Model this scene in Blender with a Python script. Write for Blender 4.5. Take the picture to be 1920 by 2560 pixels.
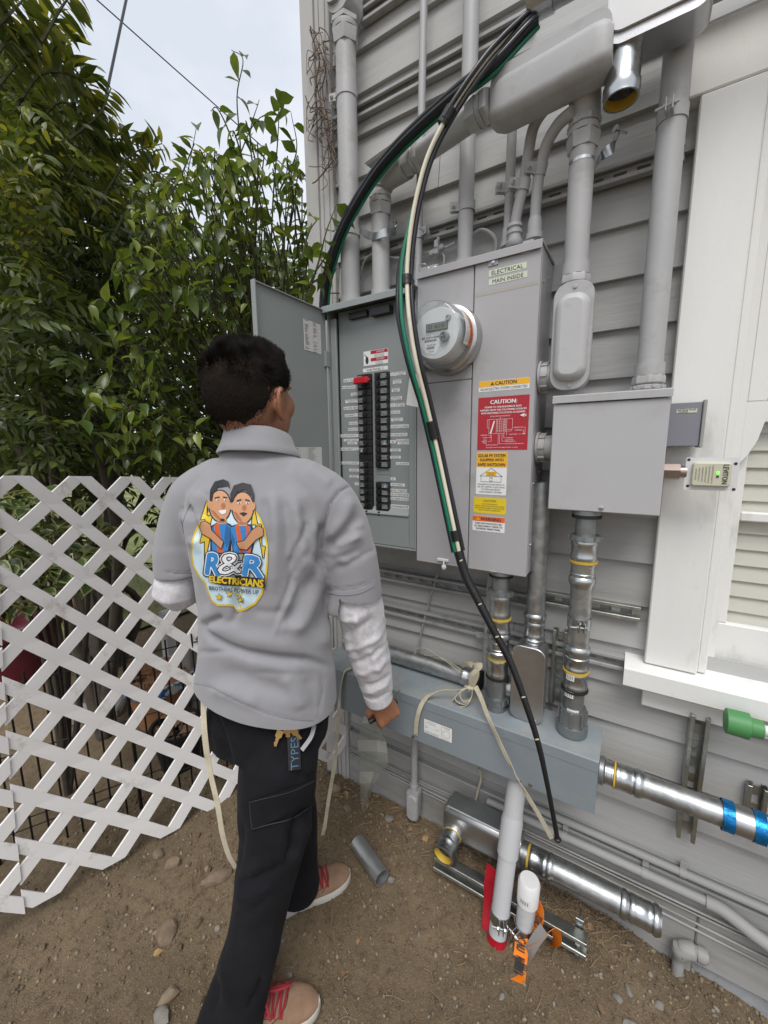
import bpy, bmesh, math, random
from mathutils import Vector, Matrix, noise
from mathutils.bvhtree import BVHTree
rnd = random.Random(7)
for o in list(bpy.data.objects): bpy.data.objects.remove(o)
SC = bpy.context.scene
COL = SC.collection
PI = math.pi

# ------------------------------------------------------------------ camera
# world frame: X along the house wall (to the right), Y into the wall, Z up; lens at (0, 0, 1.45)
CAMH = 1.45
AX = Vector((0.84932956, 0.07467296, -0.52255454))
AY = Vector((0.52776199, -0.13948608, 0.83786092))
AZ = Vector((-0.01032353, -0.98740447, -0.1578792))
def axis(v): return Vector((AX.dot(v), AY.dot(v), AZ.dot(v)))
cam = bpy.data.cameras.new('camera')
cam.sensor_fit = 'HORIZONTAL'; cam.sensor_width = 36.0
cam.lens = 36.0 * 1000.0 / 1920.0
cam.clip_start = 0.02; cam.clip_end = 600.0
camo = bpy.data.objects.new('camera', cam); COL.objects.link(camo)
_r, _u, _b = axis(Vector((1, 0, 0))), axis(Vector((0, -1, 0))), axis(Vector((0, 0, -1)))
camo.matrix_world = Matrix(((_r.x, _u.x, _b.x, 0), (_r.y, _u.y, _b.y, 0), (_r.z, _u.z, _b.z, CAMH), (0, 0, 0, 1)))
SC.camera = camo
SC.render.resolution_x = 768; SC.render.resolution_y = 1024

# measuring helpers: a position read off the photograph -> a point on a known plane of the place
def ray(px, py): return axis(Vector(((px - 960) / 1000.0, (py - 1280) / 1000.0, 1.0)))
def at(px, py, Y):
    d = ray(px, py); t = Y / d.y; return Vector((d.x * t, Y, CAMH + d.z * t))
def gat(px, py, z=0.0):
    d = ray(px, py); t = (z - CAMH) / d.z; return Vector((d.x * t, d.y * t, z))
def dat(px, py, dist):
    d = ray(px, py).normalized(); return Vector((0, 0, CAMH)) + d * dist
def xat(px, py, X):
    d = ray(px, py); t = X / d.x; return Vector((X, d.y * t, CAMH + d.z * t))

# ------------------------------------------------------------------ sky, sun, exposure
SUN_EL, SUN_AZ = math.radians(58), math.radians(205)     # azimuth measured like the sky texture
W = bpy.data.worlds.new('World'); SC.world = W; W.use_nodes = True
nt = W.node_tree; nt.nodes.clear()
N = nt.nodes.new; LK = nt.links.new
out = N('ShaderNodeOutputWorld'); bg = N('ShaderNodeBackground'); LK(bg.outputs[0], out.inputs[0])
sky = N('ShaderNodeTexSky'); sky.sky_type = 'NISHITA'; sky.sun_disc = False
sky.sun_elevation = SUN_EL; sky.sun_rotation = SUN_AZ; sky.air_density = 1.0; sky.dust_density = 4.0; sky.ozone_density = 1.0
bg.inputs['Strength'].default_value = 0.1
tc = N('ShaderNodeTexCoord'); mp = N('ShaderNodeMapping'); mp.inputs['Scale'].default_value = (1.6, 1.6, 3.0)
cl = N('ShaderNodeTexNoise'); cl.inputs['Scale'].default_value = 1.3; cl.inputs['Detail'].default_value = 5; cl.inputs['Roughness'].default_value = 0.55
cr = N('ShaderNodeValToRGB'); cr.color_ramp.elements[0].position = 0.36; cr.color_ramp.elements[0].color = (4.8, 5.15, 5.7, 1)
cr.color_ramp.elements[1].position = 0.62; cr.color_ramp.elements[1].color = (6.5, 6.65, 6.9, 1)
mx = N('ShaderNodeMix'); mx.data_type = 'RGBA'; mx.inputs[0].default_value = 0.9
LK(tc.outputs['Generated'], mp.inputs[0]); LK(mp.outputs[0], cl.inputs['Vector']); LK(cl.outputs[0], cr.inputs[0])
LK(sky.outputs[0], mx.inputs[6]); LK(cr.outputs[0], mx.inputs[7]); LK(mx.outputs[2], bg.inputs['Color'])
sl = bpy.data.lights.new('sun', 'SUN'); sl.energy = 1.5; sl.angle = math.radians(32); sl.color = (1.0, 0.97, 0.93)
so = bpy.data.objects.new('sun', sl); COL.objects.link(so)
# brightest part of the cloud cover: high, behind the camera and to its right
sun_dir = Vector((0.22, -0.50, 0.84)).normalized()
so.rotation_euler = sun_dir.to_track_quat('Z', 'Y').to_euler()
sky.sun_elevation = math.asin(sun_dir.z); sky.sun_rotation = math.atan2(sun_dir.x, sun_dir.y)
SC.view_settings.view_transform = 'Standard'; SC.view_settings.look = 'None'
SC.view_settings.exposure = 0.72; SC.view_settings.gamma = 1.0
SC.render.engine = 'CYCLES'

# ------------------------------------------------------------------ object helpers
def tag(o, label=None, cat=None, group=None, kind=None):
    if label: o['label'] = label
    if cat: o['category'] = cat
    if group: o['group'] = group
    if kind: o['kind'] = kind
    return o
def thing(name, label, cat, loc=(0, 0, 0), group=None):
    o = bpy.data.objects.new(name, None); COL.objects.link(o)
    o.location = loc; o.empty_display_size = 0.02
    return tag(o, label, cat, group)
def adopt(o, parent):
    if parent is not None:
        o.parent = parent
        if parent.type == 'EMPTY': o.matrix_parent_inverse = Matrix.Translation(-Vector(parent.location))
    return o
def mesh_obj(name, verts, faces, mat, parent=None, smooth=35, mi=None):
    me = bpy.data.meshes.new(name); me.from_pydata([tuple(v) for v in verts], [], faces)
    for m in (mat if isinstance(mat, (list, tuple)) else [mat]): me.materials.append(m)
    if mi: me.polygons.foreach_set('material_index', mi)
    if smooth:
        me.shade_smooth(); me.set_sharp_from_angle(angle=math.radians(smooth))
    me.update()
    o = bpy.data.objects.new(name, me); COL.objects.link(o)
    return adopt(o, parent)

def frame(d, ref=None):
    d = Vector(d).normalized()
    r = Vector(ref) if ref is not None else (Vector((0, 0, 1)) if abs(d.z) < 0.9 else Vector((1, 0, 0)))
    a = (r - d * r.dot(d)).normalized(); return a, d.cross(a), d
def rotm(rx=0, ry=0, rz=0):
    return Matrix.Rotation(rz, 3, 'Z') @ Matrix.Rotation(ry, 3, 'Y') @ Matrix.Rotation(rx, 3, 'X')

class MB:
    def __init__(s): s.v = []; s.f = []; s.mi = []; s.cur = 0
    def add(s, vs, fs):
        b = len(s.v); s.v += [Vector(p) for p in vs]; s.f += [tuple(i + b for i in q) for q in fs]; s.mi += [s.cur] * len(fs); return s
    def box(s, x0, x1, y0, y1, z0, z1, bev=0.0, M=None):
        x0, x1 = min(x0, x1), max(x0, x1); y0, y1 = min(y0, y1), max(y0, y1); z0, z1 = min(z0, z1), max(z0, z1)
        if bev <= 0:
            vs = [Vector((x, y, z)) for z in (z0, z1) for y in (y0, y1) for x in (x0, x1)]
            fs = [(0, 2, 3, 1), (4, 5, 7, 6), (0, 1, 5, 4), (2, 6, 7, 3), (0, 4, 6, 2), (1, 3, 7, 5)]
        else:
            b = min(bev, (x1 - x0) * .45, (y1 - y0) * .45, (z1 - z0) * .45); vs = []; ix = {}
            X = (x0, x1); Y = (y0, y1); Z = (z0, z1)
            for i in (0, 1):
                for j in (0, 1):
                    for k in (0, 1):
                        c = Vector((X[i], Y[j], Z[k])); o = Vector((b if i == 0 else -b, b if j == 0 else -b, b if k == 0 else -b))
                        for a in range(3):
                            p = c + o; p[a] = c[a]; ix[(i, j, k, a)] = len(vs); vs.append(p)
            g = lambda i, j, k, a: ix[(i, j, k, a)]
            fs = [tuple(g(i, j, k, 0) for j, k in ((0, 0), (0, 1), (1, 1), (1, 0))) if i == 0 else tuple(g(i, j, k, 0) for j, k in ((0, 0), (1, 0), (1, 1), (0, 1))) for i in (0, 1)]
            fs += [tuple(g(i, j, k, 1) for i, k in ((0, 0), (1, 0), (1, 1), (0, 1))) if j == 0 else tuple(g(i, j, k, 1) for i, k in ((0, 0), (0, 1), (1, 1), (1, 0))) for j in (0, 1)]
            fs += [tuple(g(i, j, k, 2) for i, j in ((0, 0), (0, 1), (1, 1), (1, 0))) if k == 0 else tuple(g(i, j, k, 2) for i, j in ((0, 0), (1, 0), (1, 1), (0, 1))) for k in (0, 1)]
            for i in (0, 1):
                for j in (0, 1):
                    fs.append((g(i, j, 0, 0), g(i, j, 0, 1), g(i, j, 1, 1), g(i, j, 1, 0)))
            for i in (0, 1):
                for k in (0, 1):
                    fs.append((g(i, 0, k, 0), g(i, 0, k, 2), g(i, 1, k, 2), g(i, 1, k, 0)))
            for j in (0, 1):
                for k in (0, 1):
                    fs.append((g(0, j, k, 1), g(0, j, k, 2), g(1, j, k, 2), g(1, j, k, 1)))
            for i in (0, 1):
                for j in (0, 1):
                    for k in (0, 1): fs.append((g(i, j, k, 0), g(i, j, k, 1), g(i, j, k, 2)))
        if M is not None: vs = [M @ p for p in vs]
        return s.add(vs, fs)
    def obox(s, c, ex, ey, ez, sx, sy, sz, bev=0.0):
        M = Matrix((ex, ey, ez)).transposed().to_4x4(); M.translation = Vector(c)
        return s.box(-sx / 2, sx / 2, -sy / 2, sy / 2, -sz / 2, sz / 2, bev, M)
    def lathe(s, p, d, prof, n=20, cap=True, ref=None, ph=0.0, sx=1.0, sy=1.0):
        a, b, d = frame(d, ref); p = Vector(p); vs = []; fs = []
        for t, r in prof:
            for i in range(n):
                an = 2 * PI * i / n + ph; vs.append(p + d * t + a * (math.cos(an) * r * sx) + b * (math.sin(an) * r * sy))
        for k in range(len(prof) - 1):
            for i in range(n):
                j = (i + 1) % n; fs.append((k * n + i, k * n + j, k * n + n + j, k * n + n + i))
        if cap:
            fs.append(tuple(reversed(range(n)))); m = (len(prof) - 1) * n; fs.append(tuple(range(m, m + n)))
        return s.add(vs, fs)
    def cyl(s, p0, p1, r, n=20, cap=True, r1=None):
        p0 = Vector(p0); p1 = Vector(p1); L = (p1 - p0).length
        return s.lathe(p0, p1 - p0, [(0, r), (L, r if r1 is None else r1)], n, cap)
    def pipe(s, p0, p1, r, n=24, wall=0.003):
        p0 = Vector(p0); p1 = Vector(p1); L = (p1 - p0).length; q = min(L * .45, .05); ri = r - wall
        return s.lathe(p0, p1 - p0, [(q, ri), (0, ri), (0, r), (L, r), (L, ri), (L - q, ri)], n, True)
    def tube(s, pts, r, n=8, cap=True, sx=1.0, sy=1.0, ref=None):
        pts = [Vector(p) for p in pts]; m = len(pts); vs = []; fs = []
        rr = r if isinstance(r, (list, tuple)) else [r] * m
        t0 = (pts[1] - pts[0]).normalized(); a, b, _ = frame(t0, ref)
        for k in range(m):
            t = (pts[min(k + 1, m - 1)] - pts[max(k - 1, 0)]).normalized()
            a = (a - t * a.dot(t)).normalized(); b = t.cross(a)
            for i in range(n):
                an = 2 * PI * i / n; vs.append(pts[k] + a * (math.cos(an) * rr[k] * sx) + b * (math.sin(an) * rr[k] * sy))
        for k in range(m - 1):
            for i in range(n):
                j = (i + 1) % n; fs.append((k * n + i, k * n + j, k * n + n + j, k * n + n + i))
        if cap:
            fs.append(tuple(reversed(range(n)))); q = (m - 1) * n; fs.append(tuple(range(q, q + n)))
        return s.add(vs, fs)
    def prism(s, poly, o, ex, ey, ez, h):
        o = Vector(o); ex = Vector(ex); ey = Vector(ey); ez = Vector(ez); n = len(poly)
        vs = [o + ex * x + ey * y for x, y in poly] + [o + ex * x + ey * y + ez * h for x, y in poly]
        fs = [tuple(reversed(range(n))), tuple(range(n, 2 * n))] + [(i, (i + 1) % n, n + (i + 1) % n, n + i) for i in range(n)]
        return s.add(vs, fs)
    def ball(s, c, r, n=12, m=8, sc=(1, 1, 1)):
        c = Vector(c); vs = [c + Vector((0, 0, -r * sc[2]))]; fs = []
        for k in range(1, m):
            la = -PI / 2 + PI * k / m
            for i in range(n):
                an = 2 * PI * i / n; vs.append(c + Vector((math.cos(la) * math.cos(an) * r * sc[0], math.cos(la) * math.sin(an) * r * sc[1], math.sin(la) * r * sc[2])))
        vs.append(c + Vector((0, 0, r * sc[2]))); L = len(vs) - 1
        for i in range(n):
            j = (i + 1) % n; fs.append((0, 1 + j, 1 + i)); fs.append((L, L - n + i, L - n + j))
            for k in range(m - 2): fs.append((1 + k * n + i, 1 + k * n + j, 1 + k * n + n + j, 1 + k * n + n + i))
        return s.add(vs, fs)
    def build(s, name, mat, parent=None, smooth=35):
        return mesh_obj(name, s.v, s.f, mat, parent, smooth, s.mi if isinstance(mat, (list, tuple)) else None)

def rrect(x0, x1, z0, z1, r, n=5):
    p = []
    for cx, cz, a0 in ((x1 - r, z1 - r, 0), (x0 + r, z1 - r, 90), (x0 + r, z0 + r, 180), (x1 - r, z0 + r, 270)):
        for k in range(n + 1):
            a = math.radians(a0 + 90 * k / n); p.append((cx + r * math.cos(a), cz + r * math.sin(a)))
    return p
def catmull(P, k=6):
    P = [Vector(p) for p in P]; Q = [P[0] * 2 - P[1]] + P + [P[-1] * 2 - P[-2]]; o = []
    for i in range(1, len(Q) - 2):
        a, b, c, d = Q[i - 1], Q[i], Q[i + 1], Q[i + 2]
        for j in range(k):
            t = j / k; o.append(0.5 * ((2 * b) + (c - a) * t + (2 * a - 5 * b + 4 * c - d) * t * t + (3 * b - a - 3 * c + d) * t ** 3))
    o.append(P[-1]); return o

# ------------------------------------------------------------------ materials
MATS = {}
def pm(name, col, rough=0.55, metal=0.0, var=0.06, vs=6.0, bump=0.0, bs=120.0, stretch=(1, 1, 1), dirt=None, spec=0.5, coat=0.0, trans=0.0, sheen=0.0, chips=None, rvar=0.0):
    """painted / metal / cloth surface: slight colour drift, fine relief, optional dirt and chipped specks"""
    if name in MATS: return MATS[name]
    m = bpy.data.materials.new(name); m.use_nodes = True; t = m.node_tree; n = t.nodes.new; l = t.links.new
    b = t.nodes['Principled BSDF']; geo = n('ShaderNodeNewGeometry'); mp = n('ShaderNodeMapping'); mp.inputs['Scale'].default_value = stretch
    l(geo.outputs['Position'], mp.inputs[0])
    def noi(sc, det=4, rg=.6):
        q = n('ShaderNodeTexNoise'); q.inputs['Scale'].default_value = sc; q.inputs['Detail'].default_value = det; q.inputs['Roughness'].default_value = rg; l(mp.outputs[0], q.inputs['Vector']); return q
    def ramp(src, lo, hi):
        q = n('ShaderNodeMapRange'); q.inputs[1].default_value = lo; q.inputs[2].default_value = hi; l(src, q.inputs[0]); return q.outputs[0]
    def mixc(fac, a, bcol):
        q = n('ShaderNodeMix'); q.data_type = 'RGBA'
        if isinstance(fac, float): q.inputs[0].default_value = fac
        else: l(fac, q.inputs[0])
        for idx, c in ((6, a), (7, bcol)):
            if isinstance(c, tuple): q.inputs[idx].default_value = (*c[:3], 1)
            else: l(c, q.inputs[idx])
        return q.outputs[2]
    c0 = tuple(max(0, x * (1 - var)) for x in col); c1 = tuple(min(1, x * (1 + var)) for x in col)
    na = noi(vs); c = mixc(ramp(na.outputs[0], .3, .7), c0, c1)
    if dirt:
        dc, amt, dsc = dirt; nd = noi(dsc, 6, .7); f = ramp(nd.outputs[0], .62 - .25 * amt, .80 - .1 * amt); c = mixc(f, c, dc)
    if chips:
        cc, th, csc = chips; nc = noi(csc, 5, .75); f = ramp(nc.outputs[0], th, th + .03); c = mixc(f, c, cc)
    l(c, b.inputs['Base Color'])
    b.inputs['Metallic'].default_value = metal; b.inputs['Specular IOR Level'].default_value = spec
    if rvar:
        nr = noi(vs * 3, 5); q = n('ShaderNodeMapRange'); q.inputs[1].default_value = .3; q.inputs[2].default_value = .7; q.inputs[3].default_value = max(.03, rough - rvar); q.inputs[4].default_value = rough + rvar
        l(nr.outputs[0], q.inputs[0]); l(q.outputs[0], b.inputs['Roughness'])
    else: b.inputs['Roughness'].default_value = rough
    if coat: b.inputs['Coat Weight'].default_value = coat; b.inputs['Coat Roughness'].default_value = .15
    if sheen: b.inputs['Sheen Weight'].default_value = sheen
    if bump:
        nb = noi(bs, 5, .65); bp = n('ShaderNodeBump'); bp.inputs['Strength'].default_value = min(1, bump); bp.inputs['Distance'].default_value = .002; l(nb.outputs[0], bp.inputs['Height']); l(bp.outputs[0], b.inputs['Normal'])
    MATS[name] = m; return m
def galv(name, col, rough, scale=60.0, amt=.25):
    """zinc coated steel with a spangle of crystal facets"""
    if name in MATS: return MATS[name]
    m = pm(name, col, rough, 1.0, .12, 18.0, .15, 300.0, rvar=.08); t = m.node_tree; n = t.nodes.new; l = t.links.new; b = t.nodes['Principled BSDF']
    v = n('ShaderNodeTexVoronoi'); v.inputs['Scale'].default_value = scale; g = n('ShaderNodeNewGeometry'); l(g.outputs['Position'], v.inputs['Vector'])
    src = b.inputs['Base Color'].links[0].from_socket
    q = n('ShaderNodeMix'); q.data_type = 'RGBA'; q.blend_type = 'MULTIPLY'; q.inputs[0].default_value = amt; l(src, q.inputs[6]); sc_ = n('ShaderNodeSeparateColor'); l(v.outputs['Color'], sc_.inputs[0]); l(sc_.outputs[0], q.inputs[7])
    l(q.outputs[2], b.inputs['Base Color']); return m

SIDE = pm('grey_siding_paint', (.385, .385, .378), .6, var=.07, vs=5, bump=.5, bs=70, stretch=(.12, 1, 1.6), dirt=((.235, .23, .215), .50, 4.0), chips=((.13, .115, .10), .745, 30))
TRIM = pm('white_trim_paint', (.70, .70, .68), .55, var=.04, vs=4, bump=.35, bs=60, stretch=(1, 1, .35), chips=((.20, .16, .12), .775, 26), dirt=((.42, .41, .37), .15, 5.0))
CREAM = pm('cream_blind', (.74, .71, .63), .6, var=.03)
PVC = pm('grey_pvc_paint', (.37, .37, .375), .5, var=.06, vs=7, bump=.2, bs=40, dirt=((.25, .24, .22), .42, 7.0), chips=((.16, .13, .12), .80, 40))
PVCL = pm('pale_pvc', (.47, .475, .49), .42, var=.04, vs=9, dirt=((.33, .31, .28), .1, 10))
WPVC = pm('white_pvc', (.66, .66, .66), .4, var=.03)
PANEL = pm('meter_panel_paint', (.355, .35, .36), .42, var=.04, vs=4, bump=.08, bs=160, dirt=((.27, .262, .25), .38, 5.0), coat=.1)
BOXP = pm('box_paint', (.40, .40, .41), .42, var=.03, vs=4, bump=.06, bs=160, dirt=((.32, .312, .30), .32, 5.0))
SUBP = pm('subpanel_paint', (.235, .257, .254), .38, var=.04, vs=4, bump=.05, bs=140)
GUTP = pm('wireway_paint', (.205, .238, .258), .40, var=.05, vs=5, bump=.1, bs=120, dirt=((.27, .26, .235), .2, 16.0))
GUTT = pm('wireway_lid_dusty', (.22, .255, .275), .5, var=.08, vs=6, bump=.1, bs=120, dirt=((.33, .30, .26), .55, 11.0))
GALV = galv('galvanised_steel', (.47, .485, .49), .46)
ZINC = pm('bright_zinc', (.48, .50, .51), .31, 1.0, var=.12, vs=14, bump=.06, bs=60, rvar=.06)
ALU = pm('cast_aluminium', (.47, .47, .48), .38, 1.0, var=.06, vs=9, bump=.08, bs=260, rvar=.04)
ZDARK = pm('grey_die_cast', (.27, .285, .29), .42, .8, var=.12, vs=16, bump=.15, bs=150)
STRUT = galv('strut_steel', (.47, .485, .46), .44, 40, .2)
SCREW = pm('screw_steel', (.55, .55, .54), .3, 1.0, var=.1)
BLACK = pm('black_plastic', (.012, .012, .013), .38, var=.2, vs=20)
BRK = pm('breaker_plastic', (.016, .016, .018), .45, var=.2, vs=30)
RUB = pm('black_rubber', (.01, .01, .01), .7)
YEL = pm('yellow_ring', (.50, .34, .04), .5, var=.1)
DARK = pm('dark_gap', (.02, .02, .02), .8)
WHITE = pm('label_white', (.70, .71, .70), .45, var=.02)
PAPER = pm('paper_white', (.66, .66, .64), .6, var=.04)
INK = pm('label_ink', (.03, .03, .035), .6)
REDL = pm('label_red', (.38, .012, .025), .4, var=.04)
YELL = pm('label_amber', (.76, .40, .015), .45, var=.03)
YEL2 = pm('label_yellow', (.68, .50, .015), .45, var=.04)
ORAL = pm('label_orange', (.68, .13, .02), .45, var=.03)
GREENC = pm('green_insulation', (.005, .16, .085), .32, var=.08)
WHTC = pm('white_insulation', (.62, .58, .46), .4, var=.06, dirt=((.45, .40, .30), .2, 14))
BLKC = pm('black_insulation', (.011, .012, .017), .32, var=.2)
BLUEB = pm('blue_foil', (.01, .17, .45), .22, .7, var=.25, vs=40, bump=.8, bs=90)
GREENP = pm('green_pvc', (.06, .22, .07), .5, var=.15, dirt=((.16, .24, .12), .3, 20))
ROPE = pm('pull_tape', (.50, .45, .34), .75, var=.12, vs=30, bump=.6, bs=380, dirt=((.30, .22, .14), .25, 20))
GLASS = bpy.data.materials.new('thin_clear_glass'); GLASS.use_nodes = True
_t = GLASS.node_tree; _t.nodes.clear(); _o = _t.nodes.new('ShaderNodeOutputMaterial'); _m = _t.nodes.new('ShaderNodeMixShader'); _g = _t.nodes.new('ShaderNodeBsdfGlossy'); _p = _t.nodes.new('ShaderNodeBsdfTransparent'); _f = _t.nodes.new('ShaderNodeFresnel')
_g.inputs['Roughness'].default_value = .03; _p.inputs[0].default_value = (.95, .96, .96, 1)
_t.nodes.remove(_f); _f = _t.nodes.new('ShaderNodeLayerWeight'); _f.inputs['Blend'].default_value = .5; _q = _t.nodes.new('ShaderNodeMath'); _q.operation = 'POWER'; _q.inputs[1].default_value = 4.5; _a = _t.nodes.new('ShaderNodeMath'); _a.operation = 'MULTIPLY_ADD'; _a.inputs[1].default_value = .9; _a.inputs[2].default_value = .045
_t.links.new(_f.outputs['Facing'], _q.inputs[0]); _t.links.new(_q.outputs[0], _a.inputs[0])
_t.links.new(_a.outputs[0], _m.inputs[0]); _t.links.new(_p.outputs[0], _m.inputs[1]); _t.links.new(_g.outputs[0], _m.inputs[2]); _t.links.new(_m.outputs[0], _o.inputs[0])

# ------------------------------------------------------------------ lettering
_TX = {}
def text_geo(s):
    if s in _TX: return _TX[s]
    c = bpy.data.curves.new('t', 'FONT'); c.body = s; c.size = 1.0; c.resolution_u = 2; c.align_x = 'LEFT'; c.align_y = 'BOTTOM_BASELINE'
    o = bpy.data.objects.new('t', c); COL.objects.link(o)
    bpy.context.view_layer.update()
    me = bpy.data.meshes.new_from_object(o.evaluated_get(bpy.context.evaluated_depsgraph_get()))
    vs = [(v.co.x, v.co.y) for v in me.vertices]; fs = [tuple(p.vertices) for p in me.polygons]
    bpy.data.objects.remove(o); bpy.data.curves.remove(c); bpy.data.meshes.remove(me)
    xs = [v[0] for v in vs] or [0]; ys = [v[1] for v in vs] or [0]
    _TX[s] = (vs, fs, min(xs), max(xs), min(ys), max(ys)); return _TX[s]
def put_text(mb, s, o, ex, ey, w=None, h=None, bold=0.0):
    """lettering centred on o, at most w wide and h tall (cap height)"""
    vs, fs, x0, x1, y0, y1 = text_geo(s); ex = Vector(ex); ey = Vector(ey); o = Vector(o)
    sy = h / (y1 - y0) if h else w / (x1 - x0); sx = sy
    if w and (x1 - x0) * sx > w: sx = w / (x1 - x0)
    if w and h and (x1 - x0) * sx < w * .6: sx = min(w / (x1 - x0), sy * 1.25)
    cx = (x0 + x1) / 2; cy = (y0 + y1) / 2
    mb.add([o + ex * ((x - cx) * sx) + ey * ((y - cy) * sy) for x, y in vs], fs)
    if bold:
        nb = ex.cross(ey) * .00012
        for d in (-bold, bold): mb.add([o + nb * (1 if d > 0 else 2) + ex * ((x - cx) * sx + d) + ey * ((y - cy) * sy) for x, y in vs], fs)
EX, EY, EZ = Vector((1, 0, 0)), Vector((0, 1, 0)), Vector((0, 0, 1))
def sheet(name, x0, x1, z0, z1, Y, mat, parent, t=.0006, r=0.0, tilt=0.0):
    poly = rrect(x0, x1, z0, z1, r, 3) if r else [(x0, z0), (x1, z0), (x1, z1), (x0, z1)]
    if tilt:
        cx, cz = (x0 + x1) / 2, (z0 + z1) / 2; c, s_ = math.cos(tilt), math.sin(tilt)
        poly = [(cx + (x - cx) * c - (z - cz) * s_, cz + (x - cx) * s_ + (z - cz) * c) for x, z in poly]
    return MB().prism(poly, (0, Y, 0), EX, EZ, -EY, t).build(name, mat, parent, smooth=0)
def lettering(name, items, Y, mat, parent):
    mb = MB()
    for it in items: put_text(mb, it[0], (it[1], Y, it[2]), EX, EZ, it[3], it[4], *(it[5:6]))
    o = mb.build(name, mat, parent, smooth=0); o['kind'] = 'stuff'; return o

# ================================================================== GROUND
def gh(x, y):
    h = -0.22 * max(0.0, x - 0.02) if x < 1.5 else -0.33
    h += 0.012 * noise.noise(Vector((x * 1.9, y * 1.9, 3.1))) + 0.006 * noise.noise(Vector((x * 6.3, y * 6.3, 8.2)))
    if -2.6 < x < 1.2 and -1.0 < y < 1.6:
        h += 0.0060 * noise.noise(Vector((x * 19, y * 19, 1.7))) + 0.0036 * noise.noise(Vector((x * 47, y * 47, 5.7)))
    return h
DIRT = bpy.data.materials.new('packed_dirt'); DIRT.use_nodes = True
def _dirt():
    t = DIRT.node_tree; n = t.nodes.new; l = t.links.new; b = t.nodes['Principled BSDF']; g = n('ShaderNodeNewGeometry')
    def noi(s, d=5, r=.6):
        q = n('ShaderNodeTexNoise'); q.inputs['Scale'].default_value = s; q.inputs['Detail'].default_value = d; q.inputs['Roughness'].default_value = r; l(g.outputs['Position'], q.inputs['Vector']); return q.outputs[0]
    def mixc(f, a, c, lo, hi):
        m = n('ShaderNodeMapRange'); m.inputs[1].default_value = lo; m.inputs[2].default_value = hi; l(f, m.inputs[0])
        q = n('ShaderNodeMix'); q.data_type = 'RGBA'; l(m.outputs[0], q.inputs[0])
        for i, v in ((6, a), (7, c)):
            if isinstance(v, tuple): q.inputs[i].default_value = (*v, 1)
            else: l(v, q.inputs[i])
        return q.outputs[2]
    c = mixc(noi(2.6), (.122, .089, .055), (.208, .155, .098), .32, .66)
    c = mixc(noi(38, 6, .75), c, (.085, .063, .042), .50, .68)
    c = mixc(noi(210, 4, .85), c, (.34, .28, .195), .55, .70)
    v = n('ShaderNodeTexVoronoi'); v.inputs['Scale'].default_value = 190; l(g.outputs['Position'], v.inputs['Vector'])
    vr = n('ShaderNodeMapRange'); vr.inputs[1].default_value = .0; vr.inputs[2].default_value = .35; vr.inputs[3].default_value = 1; vr.inputs[4].default_value = 0; l(v.outputs['Distance'], vr.inputs[0])
    l(c, b.inputs['Base Color']); b.inputs['Roughness'].default_value = .95; b.inputs['Specular IOR Level'].default_value = .2
    ad = n('ShaderNodeMath'); ad.operation = 'ADD'; l(noi(90, 7, .8), ad.inputs[0]); ml = n('ShaderNodeMath'); ml.operation = 'MULTIPLY'; ml.inputs[1].default_value = .45; l(vr.outputs[0], ml.inputs[0]); l(ml.outputs[0], ad.inputs[1])
    bp = n('ShaderNodeBump'); bp.inputs['Strength'].default_value = .9; bp.inputs['Distance'].default_value = .007; l(ad.outputs[0], bp.inputs['Height']); l(bp.outputs[0], b.inputs['Normal'])
_dirt()
def axis_steps(lo, hi, f0, f1, fine, grow):
    a = [f0]; s = fine
    while a[-1] > lo: s *= grow; a.append(a[-1] - s)
    a = a[::-1]; x = f0
    while x < f1: x += fine; a.append(x)
    s = fine
    while a[-1] < hi: s *= grow; a.append(a[-1] + s)
    return a
gx = axis_steps(-120, 120, -1.7, 0.55, .016, 1.35); gy = axis_steps(-120, 120, 0.1, 1.34, .016, 1.35)
gv = [Vector((x, y, gh(x, y))) for y in gy for x in gx]; nx = len(gx)
gf = [(j * nx + i, j * nx + i + 1, (j + 1) * nx + i + 1, (j + 1) * nx + i) for j in range(len(gy) - 1) for i in range(nx - 1)]
ground = mesh_obj('ground', gv, gf, DIRT, None, 80); tag(ground, kind='structure')

# pebbles and grit nobody could count
ICO = []
def _ico():
    p = (1 + 5 ** .5) / 2
    v = [Vector(q).normalized() for q in ((-1, p, 0), (1, p, 0), (-1, -p, 0), (1, -p, 0), (0, -1, p), (0, 1, p), (0, -1, -p), (0, 1, -p), (p, 0, -1), (p, 0, 1), (-p, 0, -1), (-p, 0, 1))]
    f = [(0, 11, 5), (0, 5, 1), (0, 1, 7), (0, 7, 10), (0, 10, 11), (1, 5, 9), (5, 11, 4), (11, 10, 2), (10, 7, 6), (7, 1, 8), (3, 9, 4), (3, 4, 2), (3, 2, 6), (3, 6, 8), (3, 8, 9), (4, 9, 5), (2, 4, 11), (6, 2, 10), (8, 6, 7), (9, 8, 1)]
    return v, f
IV, IF = _ico()
PEB = [pm('pebble_tan', (.235, .18, .118), .9, var=.3, vs=60, bump=.4, bs=300), pm('pebble_grey', (.20, .18, .145), .9, var=.3, vs=60, bump=.4, bs=300), pm('pebble_dark', (.13, .098, .064), .95, var=.3, vs=60, bump=.4, bs=300)]
mb = MB()
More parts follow.
